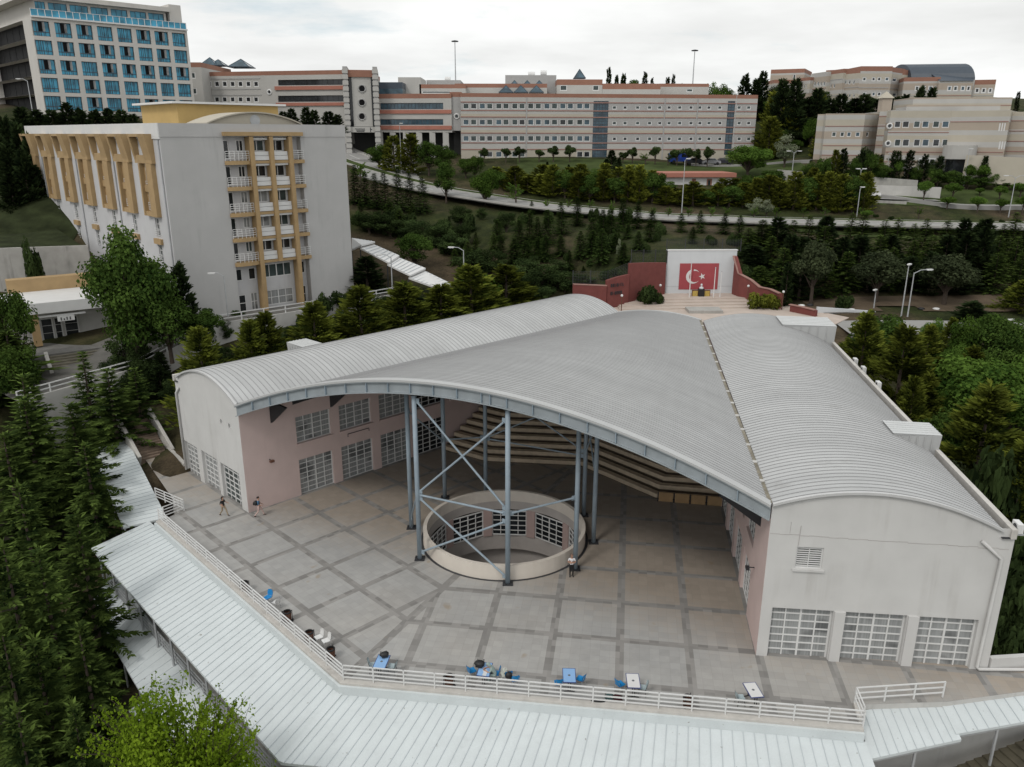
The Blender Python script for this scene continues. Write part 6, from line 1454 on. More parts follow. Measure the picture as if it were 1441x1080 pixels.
# ---- right hand buildings
K4 = .2505; BR = [M[k] for k in ('beige', 'cream2', 'cream', 'terra')]
def rb(pxa, pxb, ya, yb, zb_px, Ya, Yb, name, lab, depth, rows, xs_, terra=0., gm='gl', fw=.13, cols=1, bandset=None):
    p = D(pxa, ya, Ya); q = D(pxb, yb, Yb); zt = (p.z+q.z)/2; p.z = q.z = 0; zb = min(D(pxa, zb_px, Ya).z, zt-4); t = thing(name, lab, 'building', (p.x, p.y, zb))
    ops = pxw(p, q, rows, xs_, 1080, 80, K4) if rows else []
    bs = [(zb-8, 1)]; k = 0; zc = zb-1
    while zc < zt: bs.append((zc, (0, 1, 2, 1)[k % 4])); zc += (1.5, 1.0, 1.3, .9)[k % 4]*1.0; k += 1
    if terra: bs.append((zt-terra/1117*Ya, 3))
    block(t, p, q, depth, zb-6, zt, ops, .22, bs, BR)
    for o in ops: window(t, p, q, o, .12, cols, 1, gm=random.choice(['gl', 'gl', 'glg', 'gltow']), fw=fw)
    zs_ = []; zc = zb+.5; bad = lambda z_: any(o[2]-.25 < z_ < o[3]+.25 for o in ops)
    while zc < zt-.8-terra/1117*Ya: zs_ += [] if bad(zc) else [zc]; zc += 1.9
    courses(t, p, q, zs_, mat='pinkline' if not terra else 'greyband', h=.16, k=.06); return t, p, q
t, p, q = rb(1254, 1340, 155, 156, 245, 168, 166, 'faculty_building', 'nearer right hand building with paired square windows and beige banding', 22, [(361, 399), (463, 504)], [(713, 749), (758, 797), (821, 858), (869, 908), (929, 967), (981, 1021)])
ol = pxw(p, q, [(569, 607)], [(846, 885), (904, 943), (958, 996)], 1080, 80, K4)
for o in ol: window(t, p, q, o, .02, 1, 1, gm='gl', fw=.28, out=.1)
porthole(t, 1080+686*K4, 80+390*K4, 3.2, p, q, 167); porthole(t, 1080+677*K4, 80+488*K4, 3.2, p, q, 167)
t, p, q = rb(1340, 1422, 155, 157, 245, 166, 160, 'faculty_building', 'beige angled wing with narrow triple windows at the right edge', 24, [(372, 418), (475, 520)], [(1300, 1308), (1314, 1322), (1328, 1336)], fw=.12)
rb(1422, 1475, 157, 158, 245, 163, 158, 'faculty_building', 'banded wall section cut off by the right edge of the picture', 22, (), ())
rb(1276, 1408, 147, 149, 170, 176, 172, 'rooftop_block', 'lower setback tier of beige roofs above the nearer right hand building', 10, (), ())
rb(1286, 1425, 137, 138, 160, 182, 180, 'rooftop_block', 'upper setback tier of beige roofs above the nearer right hand building', 12, (), ())
t, p, q = rb(1163, 1218, 160, 160, 222, 172, 170, 'faculty_building', 'small flaring block with one row of square windows left of the nearer right hand building', 14, [(423, 450)], [(361, 386), (408, 432), (446, 470), (494, 520)])
rb(1218, 1240, 160, 161, 222, 171, 177, 'faculty_building', 'shaded brown return wall between the small block and the main right hand front', 10, [(423, 450)], [(555, 568)], fw=.15)
rb(1238, 1256, 157, 156, 235, 172, 170, 'faculty_building', 'narrow pinkish stair shaft with lantern top beside the paired square windows', 8, (), ())
b_ = D(1245, 150, 176); lt = thing('roof_lantern', 'small pointed brick lantern on the roof between the right hand blocks', 'lantern', b_); a = MB(); a.box(b_+V(0, 0, .2), (2, 2, 2.6)); part('shaft', a, M['beige'], lt); a = MB()
for i in range(4): c = [b_+V(x*1.3, y*1.3, 1.6) for x, y in ((-1, -1), (1, -1), (1, 1), (-1, 1))]; a.add((c[i], c[(i+1) % 4], b_+V(0, 0, 3)), ((0, 1, 2),))
part('cap', a, M['cream'], lt)
pe_ = thing('entrance_canopy', 'curved pale entrance canopy over a dark glazed porch at the right', 'canopy', D(1348, 232, 160)); a = MB(); c = D(1350, 215, 163); a.lathe([(0, 1.4), (3.0, 1.4), (3.0, -1.2), (0, -1.2)], 20, c); part('drum', a, M['cream2'], pe_); a = MB(); c = D(1348, 232, 162.5); a.box(c+V(0, 0, 0), (3.4, 3, 4.6)); part('porch', a, M['gl'], pe_)
rw2 = MB(); a_ = D(1358, 226, 158); b_ = D(1480, 232, 152); rw2.seg(a_+V(0, 0, -1.5), b_+V(0, 0, -1.5), .4, 5); tag(part('terrace_wall', rw2, M['cream']), 'cream banded terrace wall under the triple windows at the right edge', 'wall')
# upper right group on the skyline
rb(1085, 1133, 99, 96, 135, 232, 228, 'faculty_building', 'terracotta topped tower block at the left end of the upper right skyline', 14, [(100, 135)], [(143, 158)], terra=5)
rb(1090, 1127, 113, 112, 140, 222, 222, 'faculty_building', 'low terracotta topped block in front of the skyline tower', 8, (), (), terra=4)
rb(1125, 1141, 112, 107, 135, 224, 220, 'faculty_building', 'stepped terracotta topped wing left of the pale end wall', 14, [(155, 178)], [(192, 199), (203, 210), (216, 222)], terra=4, fw=.12)
rb(1141, 1165, 106, 99, 140, 222, 214, 'faculty_building', 'pale end wall with five narrow windows on the upper right skyline', 16, [(140, 165)], [(246, 254), (262, 270), (280, 288), (297, 304), (314, 322)], fw=.12)
rb(1164, 1188, 99, 98, 150, 216, 209, 'faculty_building', 'angled wing with three narrow windows and a porthole on the upper right skyline', 16, [(152, 175)], [(331, 340), (352, 360), (371, 379)], terra=5, fw=.12)
rb(1187, 1212, 100, 94, 150, 210, 205, 'faculty_building', 'angled wing with three windows beside the central skyline front', 16, [(132, 155), (210, 228)], [(434, 444), (456, 467), (480, 490)], terra=6, fw=.12)
rb(1212, 1254, 93, 94, 150, 205, 205, 'faculty_building', 'central front of the upper right group with a terracotta parapet and seven windows', 18, [(115, 138), (198, 222)], [(534, 556), (586, 607), (617, 639), (660, 684)], terra=6, fw=.2)
rb(1254, 1275, 95, 97, 150, 205, 212, 'faculty_building', 'angled right flank of the central skyline front', 16, [(120, 143), (202, 225)], [(703, 725)], terra=6, fw=.2)
rb(1273, 1324, 108, 110, 150, 204, 202, 'faculty_building', 'low terracotta topped front with four windows below the barrel roof', 12, [(163, 192)], [(828, 853), (864, 889), (902, 929), (938, 963)], terra=5, fw=.25)
t, p, q = rb(1322, 1370, 113, 114, 150, 201, 200, 'faculty_building', 'glazed front with dark slate roof right of the barrel roof', 10, [(163, 194)], [(1010, 1036), (1044, 1070), (1085, 1111), (1118, 1142)], fw=.25)
a = MB(); zt = (D(1322, 113, 201).z); e = (q-p).normalized(); n = V(e.y, -e.x, 0); a.add([p+n*.3+V(0, 0, zt-.2), q+n*.3+V(0, 0, zt-.2), q-n*6+V(0, 0, zt+1.8), p-n*6+V(0, 0, zt+1.8)], ((0, 1, 2, 3),)); part('slate_roof', a, M['navy'], t)
rb(1363, 1402, 112, 113, 150, 202, 200, 'faculty_building', 'right end block with terracotta parapet and three windows on the skyline', 12, [(175, 205)], [(1165, 1191), (1202, 1228), (1240, 1264)], terra=6, fw=.25)
bv = thing('barrel_roof_hall', 'hall with a large dark blue barrel roof on the upper right skyline', 'building', D(1310, 118, 214)); a = MB(); c0 = D(1264, 118, 216); c1_ = D(1350, 118, 208); rr = 24/1117*212
for k in range(14):
    f = lambda c, j: c+V(-.0, 0, 0)+V(0, 0, rr*math.sin(PI*j/14)*1.0)+V(0, 1, 0)*(-math.cos(PI*j/14)*rr*1.5)+V(.35, 0, 0)*(math.sin(PI*j/14)*0)
    a.quad(f(c0, k), f(c1_, k), f(c1_, k+1), f(c0, k+1))
for c in (c0, c1_): a.poly([c+V(0, 0, rr*math.sin(PI*j/14))+V(0, -math.cos(PI*j/14)*rr*1.5, 0) for j in range(15)])
part('vault', a, M['navy'], bv); a = MB(); a.prism([(c0.x, c0.y-rr*1.5), (c1_.x, c1_.y-rr*1.5), (c1_.x, c1_.y+rr*1.5), (c0.x, c0.y+rr*1.5)], 36, c0.z+.02); part('wall', a, M['cream2'], bv)
# small annex with red roof, right road walls
p = D(935, 262, 160); q = D(1030, 262, 161); zt = D(980, 243, 160).z; p.z = q.z = 0; ax_ = thing('annex', 'low white annex with a red roof edge among the conifers', 'building', (p.x, p.y, 18)); L_ = (q-p).length
od = [(L_*.40, L_*.46, 18, zt-1.2), (L_*.62, L_*.7, 18, zt-1.2)]; block(ax_, p, q, 7, 16, zt-.9, od, .2, None, [M['stucco']])
for o in od: window(ax_, p, q, o, .15, 1, 1, fm='terra', gm='glg', fw=.3, name='door')
a = MB(); proud(a, p, q, -.5, L_+.5, zt-.9, zt-.1, .7, back=8); part('roof_edge', a, M['terral'], ax_)
def hwall(lab, a, b_, Ya, Yb, h, mat='conc', base=2.):
    p = D(a[0], a[1], Ya); q = D(b_[0], b_[1], Yb); g = MB(); g.add([p-V(0, 0, h+base), q-V(0, 0, h+base), q, p]+[v+V(0, .4, 0) for v in (p-V(0, 0, h+base), q-V(0, 0, h+base), q, p)], ((0, 1, 2, 3), (7, 6, 5, 4), (0, 4, 5, 1), (1, 5, 6, 2), (2, 6, 7, 3), (3, 7, 4, 0))); tag(part('retaining_wall', g, M[mat]), lab, 'wall')
hwall('long grey concrete wall below the right hand building, above the white wall', (1095, 239), (1292, 254), 158, 154, 2., 'conc', 1)
hwall('white stained retaining wall behind the parked white car', (1150, 258), (1325, 264), 152, 150, 3, 'concw', 1)
hwall('lower concrete wall with rust stains below the parked white car', (1205, 281), (1276, 284), 147, 146, 3.2, 'conc', 1)
rp_ = MB(); a_ = D(1205, 279, 147.5); b_ = D(1325, 283, 147); rp_.add([a_, b_, b_+V(0, 3.6, .1), a_+V(0, 3.6, .1)], ((0, 1, 2, 3),)); tag(part('ramp', rp_, M['road']), kind='structure')
def car(loc, rz, mat, lab, group='parked cars'):
    t = thing('parked_car', lab, 'car', loc, rz, group); b_ = MB(); w_ = .88
    prof = [(-2.1, .35), (-2.15, .75), (-1.7, .9), (-1.15, 1.0), (-.7, 1.42), (.75, 1.45), (1.45, .98), (2.05, .92), (2.15, .6), (2.1, .35)]
    n = len(prof); vs = [(x, -w_*(1 if z < 1.1 else .82), z) for x, z in prof]+[(x, w_*(1 if z < 1.1 else .82), z) for x, z in prof]
    b_.add(vs, [tuple(range(n)), tuple(reversed(range(n, 2*n)))]+[(i, (i+1) % n, n+(i+1) % n, n+i) for i in range(n)]); link('body', b_.mesh('body', M[mat]), t)
    g = MB()
    for s_ in (-1, 1): g.add([(-1.0, s_*.885, 1.03), (1.3, s_*.885, 1.03), (.7, s_*.76, 1.38), (-.65, s_*.76, 1.37)], ((0, 1, 2, 3),))
    g.add([(-1.18, -.7, 1.03), (-1.18, .7, 1.03), (-.76, .62, 1.4), (-.76, -.62, 1.4)], ((0, 1, 2, 3),)); g.add([(1.48, -.7, 1.0), (1.48, .7, 1.0), (.83, .62, 1.42), (.83, -.62, 1.42)], ((0, 1, 2, 3),)); link('windows', g.mesh('windows', M['gl']), t)
    wm = MB(); wm.tube([(0, -.1, 0), (0, .1, 0)], .32, 14); me = wm.mesh('wheel', M['black'])
    for x in (-1.35, 1.35):
        for y in (-.8, .8): o = link('wheel', me, t); o.location = (x, y, .32)
    return t
M['carw'] = plain('white_car_paint', (.72, .72, .72), .25, var=.02); M['carb'] = plain('dark_car_paint', (.03, .03, .04), .25, var=.02); M['carg'] = plain('silver_car_paint', (.3, .3, .32), .25, var=.02); M['vanb'] = plain('blue_van_paint', (.02, .07, .42), .3, var=.03)
c = D(1221, 272, 149.5); c.z = D(1221, 279, 149.5).z+.05; car(c, R(4), 'carw', 'white car parked before the white stained wall at the right')
for px, Y, mt, lab in ((978, 183, 'carb', 'dark car parked before the long building, left of the silver car'), (1000, 183, 'carg', 'silver car parked before the long building'), (1018, 184, 'carb', 'dark car parked before the long building near the right stair glazing')):
    c = D(px, 225, Y); c.z = terr(c.x, c.y)+.3; car(c, R(3), mt, lab)
c = D(956, 225, 184); c.z = terr(c.x, c.y)+.3; vn = thing('van', 'bright blue van parked in front of the long building', 'van', c, R(5)); b_ = MB()
prof = [(-2.3, .4), (-2.35, 2.0), (-2.2, 2.15), (1.0, 2.15), (1.6, 1.3), (2.3, 1.1), (2.35, .4)]; n = len(prof); vs = [(x, -.95, z) for x, z in prof]+[(x, .95, z) for x, z in prof]; b_.add(vs, [tuple(range(n)), tuple(reversed(range(n, 2*n)))]+[(i, (i+1) % n, n+(i+1) % n, n+i) for i in range(n)]); link('body', b_.mesh('body', M['vanb']), vn)
g = MB(); [g.add([(.2, s_*.955, 1.3), (1.4, s_*.955, 1.3), (.95, s_*.955, 2.0), (.2, s_*.955, 2.0)], ((0, 1, 2, 3),)) for s_ in (-1, 1)]; link('windows', g.mesh('windows', M['gl']), vn); wm = MB(); wm.tube([(0, -.1, 0), (0, .1, 0)], .34, 14); me = wm.mesh('wheel', M['black'])
for x in (-1.45, 1.45):
    for y in (-.87, .87): o = link('wheel', me, vn); o.location = (x, y, .34)
# ------------------------------------------------------------------ memorial terrace behind the hall
PZ = 8.0
pf = MB(); pts = [G(835, 440, PZ), G(895, 452, PZ), V(21.5, 86, 0), V(33, 85, 0), G(1195, 447, PZ), G(1140, 436, PZ), G(1040, 417, PZ), G(935, 417, PZ), G(850, 428, PZ)]
pf.prism([(p.x, p.y) for p in pts], 3, PZ); tag(part('memorial_terrace', pf, M['paving']), kind='structure')
stp = thing('terrace_steps', 'broad pale steps across the memorial terrace below the white flag wall', 'stairs', G(940, 440, PZ)); s = MB()
for k in range(4):
    a, b_ = G(872, 437-3*k, PZ), G(1100, 433-3*k, PZ); s.prism([(a.x, a.y), (b_.x, b_.y), (b_.x, b_.y+9-k), (a.x, a.y+8-k)], PZ-.1, PZ+.13*(k+1)); 
part('step', s, M['paving'], stp)
s = MB(); a = G(993, 441, PZ); s.box(a+V(0, 1, .1), (4.2, 2.4, .5)); part('ramp_grating', s, M['conc'], stp)
mw = thing('memorial_wall', 'white memorial wall painted with a large red flag bearing a white crescent and star', 'memorial', (22, 106.9, PZ))
p = G(936.5, 418.5, PZ); q = G(1032, 418, PZ); p.z = q.z = 0; e = (q-p).normalized(); n = V(e.y, -e.x, 0); zt = UZ(985, 353, p, q)[1]; Lm = (q-p).length
w = MB(); c = (p+q)/2-n*.3; w.box((c.x, c.y, (PZ+zt)/2-.5), (Lm, .6, zt-PZ+1), math.atan2(e.y, e.x)); part('wall', w, M['memwhite'], mw)
w = MB(); proud(w, p, q, -.1, Lm+.1, zt, zt+.1, .06, back=.68); part('coping', w, M['white'], mw)
w = MB(); proud(w, p, q, 0, Lm, PZ+1.45, PZ+1.5, .02); part('groove', w, M['pole'], mw)
u0, z1 = UZ(957, 371, p, q); u1 = UZ(1012, 371, p, q)[0]; z0 = UZ(983, 407.5, p, q)[1]; gh = z1-z0; gw = u1-u0
w = MB(); proud(w, p, q, u0, u1, z0, z1, .05); fp = part('flag_panel', w, M['flagred'], mw)
def onw(u, z, k): return p+e*u+n*k+V(0, 0, z)
cx, cz = u0+gw*.355, (z0+z1)/2; ro_, ri_ = gh*.275, gh*.22; N_ = 40; off = gh*.07
A_ = math.acos((off**2+ro_**2-ri_**2)/(2*off*ro_)); B_ = math.acos((ri_**2-off**2-ro_**2+2*0+0)/(2*off*ri_)) if False else None
ox = [(cx+ro_*math.cos(A_+(2*PI-2*A_)*i/N_), cz+ro_*math.sin(A_+(2*PI-2*A_)*i/N_)) for i in range(N_+1)]
x_t, z_t = ox[0]; bb = math.atan2(z_t-cz, x_t-(cx+off))
ix = [(cx+off+ri_*math.cos(bb+(2*PI-2*bb)*i/N_), cz+ri_*math.sin(bb+(2*PI-2*bb)*i/N_)) for i in range(N_+1)]
w = MB(); w.add([onw(a, b_, .06) for a, b_ in ox]+[onw(a, b_, .06) for a, b_ in ix], [(i, i+1, N_+2+i, N_+1+i) for i in range(N_)]); part('crescent', w, M['white'], fp)
w = MB(); sx_, rs = cx+ro_*1.08+gh*.05, gh*.135; st_ = [(sx_-(rs if i % 2 == 0 else rs*.4)*math.cos(i*PI/5), cz+(rs if i % 2 == 0 else rs*.4)*math.sin(i*PI/5)) for i in range(10)]
w.add([onw(sx_, cz, .06)]+[onw(a, b_, .06) for a, b_ in st_], [(0, 1+i, 1+(i+1) % 10) for i in range(10)]); part('star', w, M['white'], fp)
def redwall(name, lab, pts, z0s):
    g = MB()
    for (a, ya, Ya), (b_, yb, Yb) in zip(pts[:-1], pts[1:]):
        A, B = D(a, ya, Ya), D(b_, yb, Yb); d_ = (B-A); d_.z = 0; d_.normalize(); k = V(-d_.y, d_.x, 0)*.4
        vs = [V(A.x, A.y, z0s), V(B.x, B.y, z0s), B, A]; vs += [v+k for v in vs]; g.add(vs, ((0, 1, 2, 3), (7, 6, 5, 4), (0, 4, 5, 1), (1, 5, 6, 2), (2, 6, 7, 3), (3, 7, 4, 0)))
    t = thing(name, lab, 'wall', D(*pts[0])); part('wall', g, M['redwall'], t); g = MB()
    for (a, ya, Ya), (b_, yb, Yb) in zip(pts[:-1], pts[1:]): A, B = D(a, ya, Ya), D(b_, yb, Yb); g.seg(A+V(0, .2, .04), B+V(0, .2, .04), .5, .1)
    part('coping', g, M['pinkline'], t); return t
YB = 106.4
rwl = redwall('red_wall', 'stepped dark red wall with two lines of dark lettering left of the white flag wall', [(807, 401, 98), (830, 402, 98.4), (854, 403, 98.8)], 4)
g = MB()
for seg_ in ([(855, 395, 99), (870, 390, 100), (886, 386.5, 101)], [(887, 371, 101.2), (910, 370, 103.4), (938, 370, 106)]):
    for (a, ya, Ya), (b_, yb, Yb) in zip(seg_[:-1], seg_[1:]):
        A, B = D(a, ya, Ya), D(b_, yb, Yb); d_ = (B-A); d_.z = 0; d_.normalize(); k = V(-d_.y, d_.x, 0)*.4
        vs = [V(A.x, A.y, 4), V(B.x, B.y, 4), B, A]; vs += [v+k for v in vs]; g.add(vs, ((0, 1, 2, 3), (7, 6, 5, 4), (0, 4, 5, 1), (1, 5, 6, 2), (2, 6, 7, 3), (3, 7, 4, 0)))
part('raised_wall', g, M['redwall'], rwl)
g = MB(); rl_ = random.Random(4); pA, pB = D(855, 410, 99), D(886, 406, 101); d_ = (pB-pA); d_.z = 0; ll = d_.length; d_.normalize(); nn_ = V(d_.y, -d_.x, 0)
zl_ = D(870, 401, 100).z
for row, (s0, s1, dzz) in enumerate(((.14, .72, 0.), (.14, .66, -1.0))):
    x = s0*ll
    while x < s1*ll:
        wd_ = rl_.uniform(.16, .26); c = V(pA.x, pA.y, 0)+d_*(x+wd_/2)+nn_*.03+V(0, 0, zl_+dzz); g.box(c-d_*wd_*.3, (.06, .06, .42), math.atan2(d_.y, d_.x))
        if rl_.random() < .7: g.box(c+d_*wd_*.25, (.06, .06, .42), math.atan2(d_.y, d_.x))
        g.box(c+V(0, 0, rl_.choice((-.18, 0, .18))), (wd_*.6, .05, .07), math.atan2(d_.y, d_.x)); x += wd_+.12
part('lettering', g, M['dark'], rwl)
redwall('red_wall', 'dark red wall curving down to the right of the white flag wall', [(1034, 361, 106.3), (1041, 386, 104.5), (1058, 395, 103), (1070, 405, 101.8), (1085, 408, 100.5), (1098, 414, 99)], 4)
redwall('red_wall', 'low red planter wall at the right end of the memorial terrace', [(1112, 429.5, 97.5), (1130, 433, 96), (1148, 437.5, 94.5)], 5)
def flagpole(px, py0, py1, lab, flag=False):
    b_ = G(px, py0, PZ); t_ = UZ(px, py1, (b_.x, b_.y), (b_.x+1, b_.y))[1]; t = thing('flagpole', lab, 'flagpole', b_, group='flagpoles before the white wall'); m_ = MB(); m_.tube([b_, V(b_.x, b_.y, t_)], [.07, .045], 8); part('pole', m_, M['white'], t)
    m_ = MB(); m_.lathe([(.0, .18), (.07, .1), (.07, 0)], 8, (b_.x, b_.y, t_)); part('finial', m_, M['pole'], t); m_ = MB(); m_.box(b_+V(0, 0, .12), (.4, .4, .24)); part('base', m_, M['concw'], t)
    if flag:
        m_ = MB()
        for i in range(8):
            for j in range(3):
                f = lambda u, v: V(b_.x+.06+.3*u*(1-.3*v), b_.y-.05+.1*math.sin(7*u+3*v), t_-.3-1.6*v-.25*u)
                m_.quad(f(j/3, i/8), f((j+1)/3, i/8), f((j+1)/3, (i+1)/8), f(j/3, (i+1)/8))
        o = part('flag_cloth', m_, M['flagred']); sm_ = o.modifiers.new('t', 'SOLIDIFY'); sm_.thickness = .02; tag(o, 'red flag hanging limp from the leftmost flagpole', 'flag')
flagpole(969.5, 424, 372, 'white flagpole with a limp red flag, leftmost of the three', True); flagpole(1003.5, 424, 378, 'bare white flagpole, middle one of the three'); flagpole(1012.5, 424, 383, 'bare white flagpole, rightmost of the three')
b_ = G(986.5, 423, PZ); pd_ = thing('bust_monument', 'black pedestal with a pale bust between two gold panels before the flag wall', 'monument', b_); m_ = MB(); m_.box(b_+V(0, .3, .75), (.75, .7, 1.5)); m_.box(b_+V(0, .3, .08), (2.8, 1., .16)); part('pedestal', m_, M['black'], pd_)
for s_ in (-1, 1):
    m_ = MB(); m_.box(b_+V(s_*.8, .35, .7), (.85, .2, 1.25)); fr = part('panel_frame', m_, M['brown'], pd_); m_ = MB(); m_.box(b_+V(s_*.8, .24, .7), (.68, .05, 1.05)); part('gold_panel', m_, M['gold'], fr)
m_ = MB(); m_.lathe([(.26, 0), (.3, .1), (.26, .22), (.1, .3), (.09, .38), (.13, .45), (.14, .56), (.1, .66), (0, .7)], 12, b_+V(0, .3, 1.5)); part('bust', m_, M['memwhite'], pd_, smooth=True)
def globe(px, py, lab, h=2.4):
    b_ = G(px, py, PZ); t = thing('globe_lamp', lab, 'lamp', b_, group='globe lamps of the memorial'); m_ = MB(); m_.tube([b_, b_+V(0, 0, h-.25)], .06, 8); part('pole', m_, M['brown'], t); m_ = MB(); m_.lathe([(0, -.17), (.12, -.12), (.17, 0), (.12, .12), (0, .17)], 10, b_+V(0, 0, h-.12)); part('globe', m_, M['white'], t, smooth=True)
for px, py, lab in ((874, 442, 'globe lamp on a brown pole at the left front end of the memorial terrace'), (886.5, 428, 'globe lamp standing before the lettered red wall'), (928, 426, 'globe lamp beside the dark shrub left of the flag wall'), (1051, 427, 'globe lamp before the right red wall'), (1100, 436, 'globe lamp at the outer end of the right red wall')): globe(px, py, lab)
def fence(lab, pts, h=1.8, mat='dark', sp=2.6):
    t = thing('mesh_fence', lab, 'fence', pts[0]); b_ = MB()
    for a, c in zip(pts[:-1], pts[1:]):
        for k in range(9): b_.seg(a+V(0, 0, h*(k+.5)/9), c+V(0, 0, h*(k+.5)/9), .02, .025)
        n_ = max(1, int((c-a).length/.35))
        for k in range(n_): x = a.lerp(c, k/n_); b_.seg(x, x+V(0, 0, h), .018, .018)
    part('wire_mesh', b_, M[mat], t); pm = MB(); pm.box((0, 0, h/2), (.09, .09, h+.2)); me = pm.mesh('post', M[mat])
    for a, c in zip(pts[:-1], pts[1:]):
        n_ = max(1, round((c-a).length/sp))
        for k in range(n_+1): o = link('post', me, t); o.location = a.lerp(c, k/n_)-wloc(t)
fence('dark wire fence along the top of the white flag wall', [D(938, 353, 107.6), D(1042, 353, 107.6)], 1.5); fence('dark wire fence on the tall part of the left red wall', [D(888, 371, 102), D(938, 370, 106.8)], 1.7); fence('dark wire fence on the low part of the left red wall', [D(806, 401, 98.6), D(855, 400, 99.6), D(886, 387, 101.6)], 1.7)
# walls and rails to the right of the hall
w_ = MB(); a, b_ = G(1165, 470, 7.3), G(1215, 476, 7.3); hr_ = thing('drive_wall', 'grey wall with white rail along the service drive behind the right wing', 'wall', D(1150, 455, 95)); c0 = D(1152, 462, 95); c1_ = D(1235, 466, 94); c2_ = D(1441, 472, 92)
w_.seg(c0-V(0, 0, .6), c1_-V(0, 0, .6), .35, 2.2); w_.seg(c1_-V(0, 0, .6), c2_-V(0, 0, .6), .35, 2.2); part('wall', w_, M['concw'], hr_); railing(hr_, [c0+V(0, 0, .5), c1_+V(0, 0, .5), c2_+V(0, 0, .5)], 1.0, 2, 2.6, rr=.05)
w_ = MB(); a, b_ = D(1148, 441, 97), D(1230, 447, 96.5); w_.seg(a, b_, .3, 1.6); tag(part('blue_grey_wall', w_, M['memwhite']), 'blue grey low wall edging the drive right of the memorial terrace', 'wall')
for i, (px, py) in enumerate(((1128, 431), (1140, 430), (1160, 438), (1175, 439), (1198, 441), (1294, 450), (1315, 451))):
    b_ = D(px, py, 97.5); b_.z = max(b_.z, terr(b_.x, b_.y)+.1); m_ = MB(); m_.tube([b_+V(.32*math.cos(k*PI/5), .32*math.sin(k*PI/5), .05) for k in range(11)], .12, 6, cap=False); o = part('tyre_planter', m_, M['white' if i % 2 == 0 else 'black'], smooth=True); tag(o, ('white' if i % 2 == 0 else 'black')+' painted tyre on the dry verge, '+('first', 'second', 'third', 'fourth', 'fifth', 'sixth', 'seventh')[i]+' from the left', 'planter', 'painted tyres on the verge')
# ------------------------------------------------------------------ lamp posts and masts
def gt(px, py, lo=60, hi=300):
    "where the sight line through a measured ground point meets the terrain"
    d = ray(px, py); Y = np.arange(lo, hi, .5); P_ = np.stack([d.x/d.y*Y, Y], 1); z = HC+d.z/d.y*Y; t = terr_np(P_); k = np.argmax(z < t)
    if z[k] >= t[k]: k = len(Y)-1
    return V(P_[k][0], P_[k][1], t[k])
def lamp(base, top_z, arm, lab, n_arm=1, name='street_lamp', r_=.09, bright=False, grp='street lamps'):
    t = thing(name, lab, 'street lamp', base, group=grp); m_ = MB(); tp = V(base.x, base.y, top_z); m_.tube([base, tp], [r_, r_*.6], 8); part('pole', m_, M['pole'], t)
    for s_ in ((1,) if n_arm == 1 else (1, -1)):
        a = V(arm[0], arm[1], 0)*s_; m_ = MB(); m_.tube([tp-V(0, 0, .1), tp+a*.5+V(0, 0, .28), tp+a+V(0, 0, .32)], r_*.5, 6); ar = part('arm', m_, M['pole'], t); m_ = MB(); c = tp+a*1.2+V(0, 0, .3); an = math.atan2(a.y, a.x); m_.box(c, (.75, .3, .13), an); m_.box(c-V(0, 0, .09), (.5, .2, .06), an); part('lamp_head', m_, M['white'], ar)
def lp(px, py0, py1, Y, arm, lab, **k):
    b_ = D(px, py0, Y) if Y else gt(px, py0); lamp(b_, UZ(px, py1, (b_.x, b_.y), (b_.x+1, b_.y))[1], arm, lab, **k)
lp(321, 446, 388, 87, (-1.0, -.3), 'thin grey lamp post on the drive before the grey dormitory wall')
lp(553, 428, 362, 98, (-1.2, 0), 'lamp post standing in front of the white covered stair roof'); lp(653, 400, 352, 100, (-1.3, .2), 'lamp post among the dark bushes right of the covered stair')
lp(1268, 446, 376, 93, (.1, .1), 'tall lamp post behind the right wing, left one of a close pair'); lp(1277, 446, 384, 92, (1.6, .3), 'tall lamp post with a long arm, right one of the close pair'); lp(1229, 437, 411, 98, (-.2, -.2), 'short lamp post on the dry verge')
lp(1387, 492, 455, 84, (2.0, .3), 'lamp post with arm reaching right above the round green tree'); lp(959, 303, 226, 139, (.4, -.4), 'tall lamp post with bright head beside the road in the middle')
lp(565, 245, 176, 169, (.3, -.3), 'tall slim lamp post by the curve of the road left of the hedge'); lp(1205, 309, 266, 139, (.3, 0), 'lamp post beside the right hand road below the white car'); lp(1419, 306, 250, 140, (1.4, 0), 'double armed lamp post by the road at the right edge', n_arm=2)
lp(1115, 240, 215, 160, (.9, 0), 'double armed lamp post at the left end of the long concrete wall', n_arm=2); lp(1247, 250, 218, 157, (.2, 0), 'lamp post before the nearer right hand building, left one'); lp(1272, 252, 218, 157, (.6, 0), 'lamp post before the nearer right hand building, middle one'); lp(1356, 262, 212, 156, (.2, 0), 'lamp post before the nearer right hand building, right one'); lp(1209, 262, 240, 152, (.5, 0), 'short lamp post on the white retaining wall', n_arm=2)
lp(47, 165, 114, 141, (-1.2, 0), 'lamp post standing before the left corner of the tower block'); lp(1030, 222, 132, 189, (.4, 0), 'tall lamp post in front of the right stair glazing of the long building')
def mast(px, py0, py1, Y, lab):
    b_ = D(px, py0, Y); tz = D(px, py1, Y).z; t = thing('floodlight_mast', lab, 'mast', b_); m_ = MB(); m_.tube([b_-V(0, 0, 4), V(b_.x, b_.y, tz)], [.22, .1], 8); part('pole', m_, M['pole'], t); m_ = MB(); m_.lathe([(.1, .1), (.9, .15), (.9, .35), (.2, .5)], 12, (b_.x, b_.y, tz)); part('lamp_ring', m_, M['dark'], t)
mast(641.5, 135, 60, 220, 'very tall mast on the skyline above the left terracotta roofs'); mast(974, 130, 73, 222, 'very tall floodlight mast on the skyline above the right terracotta roofs')
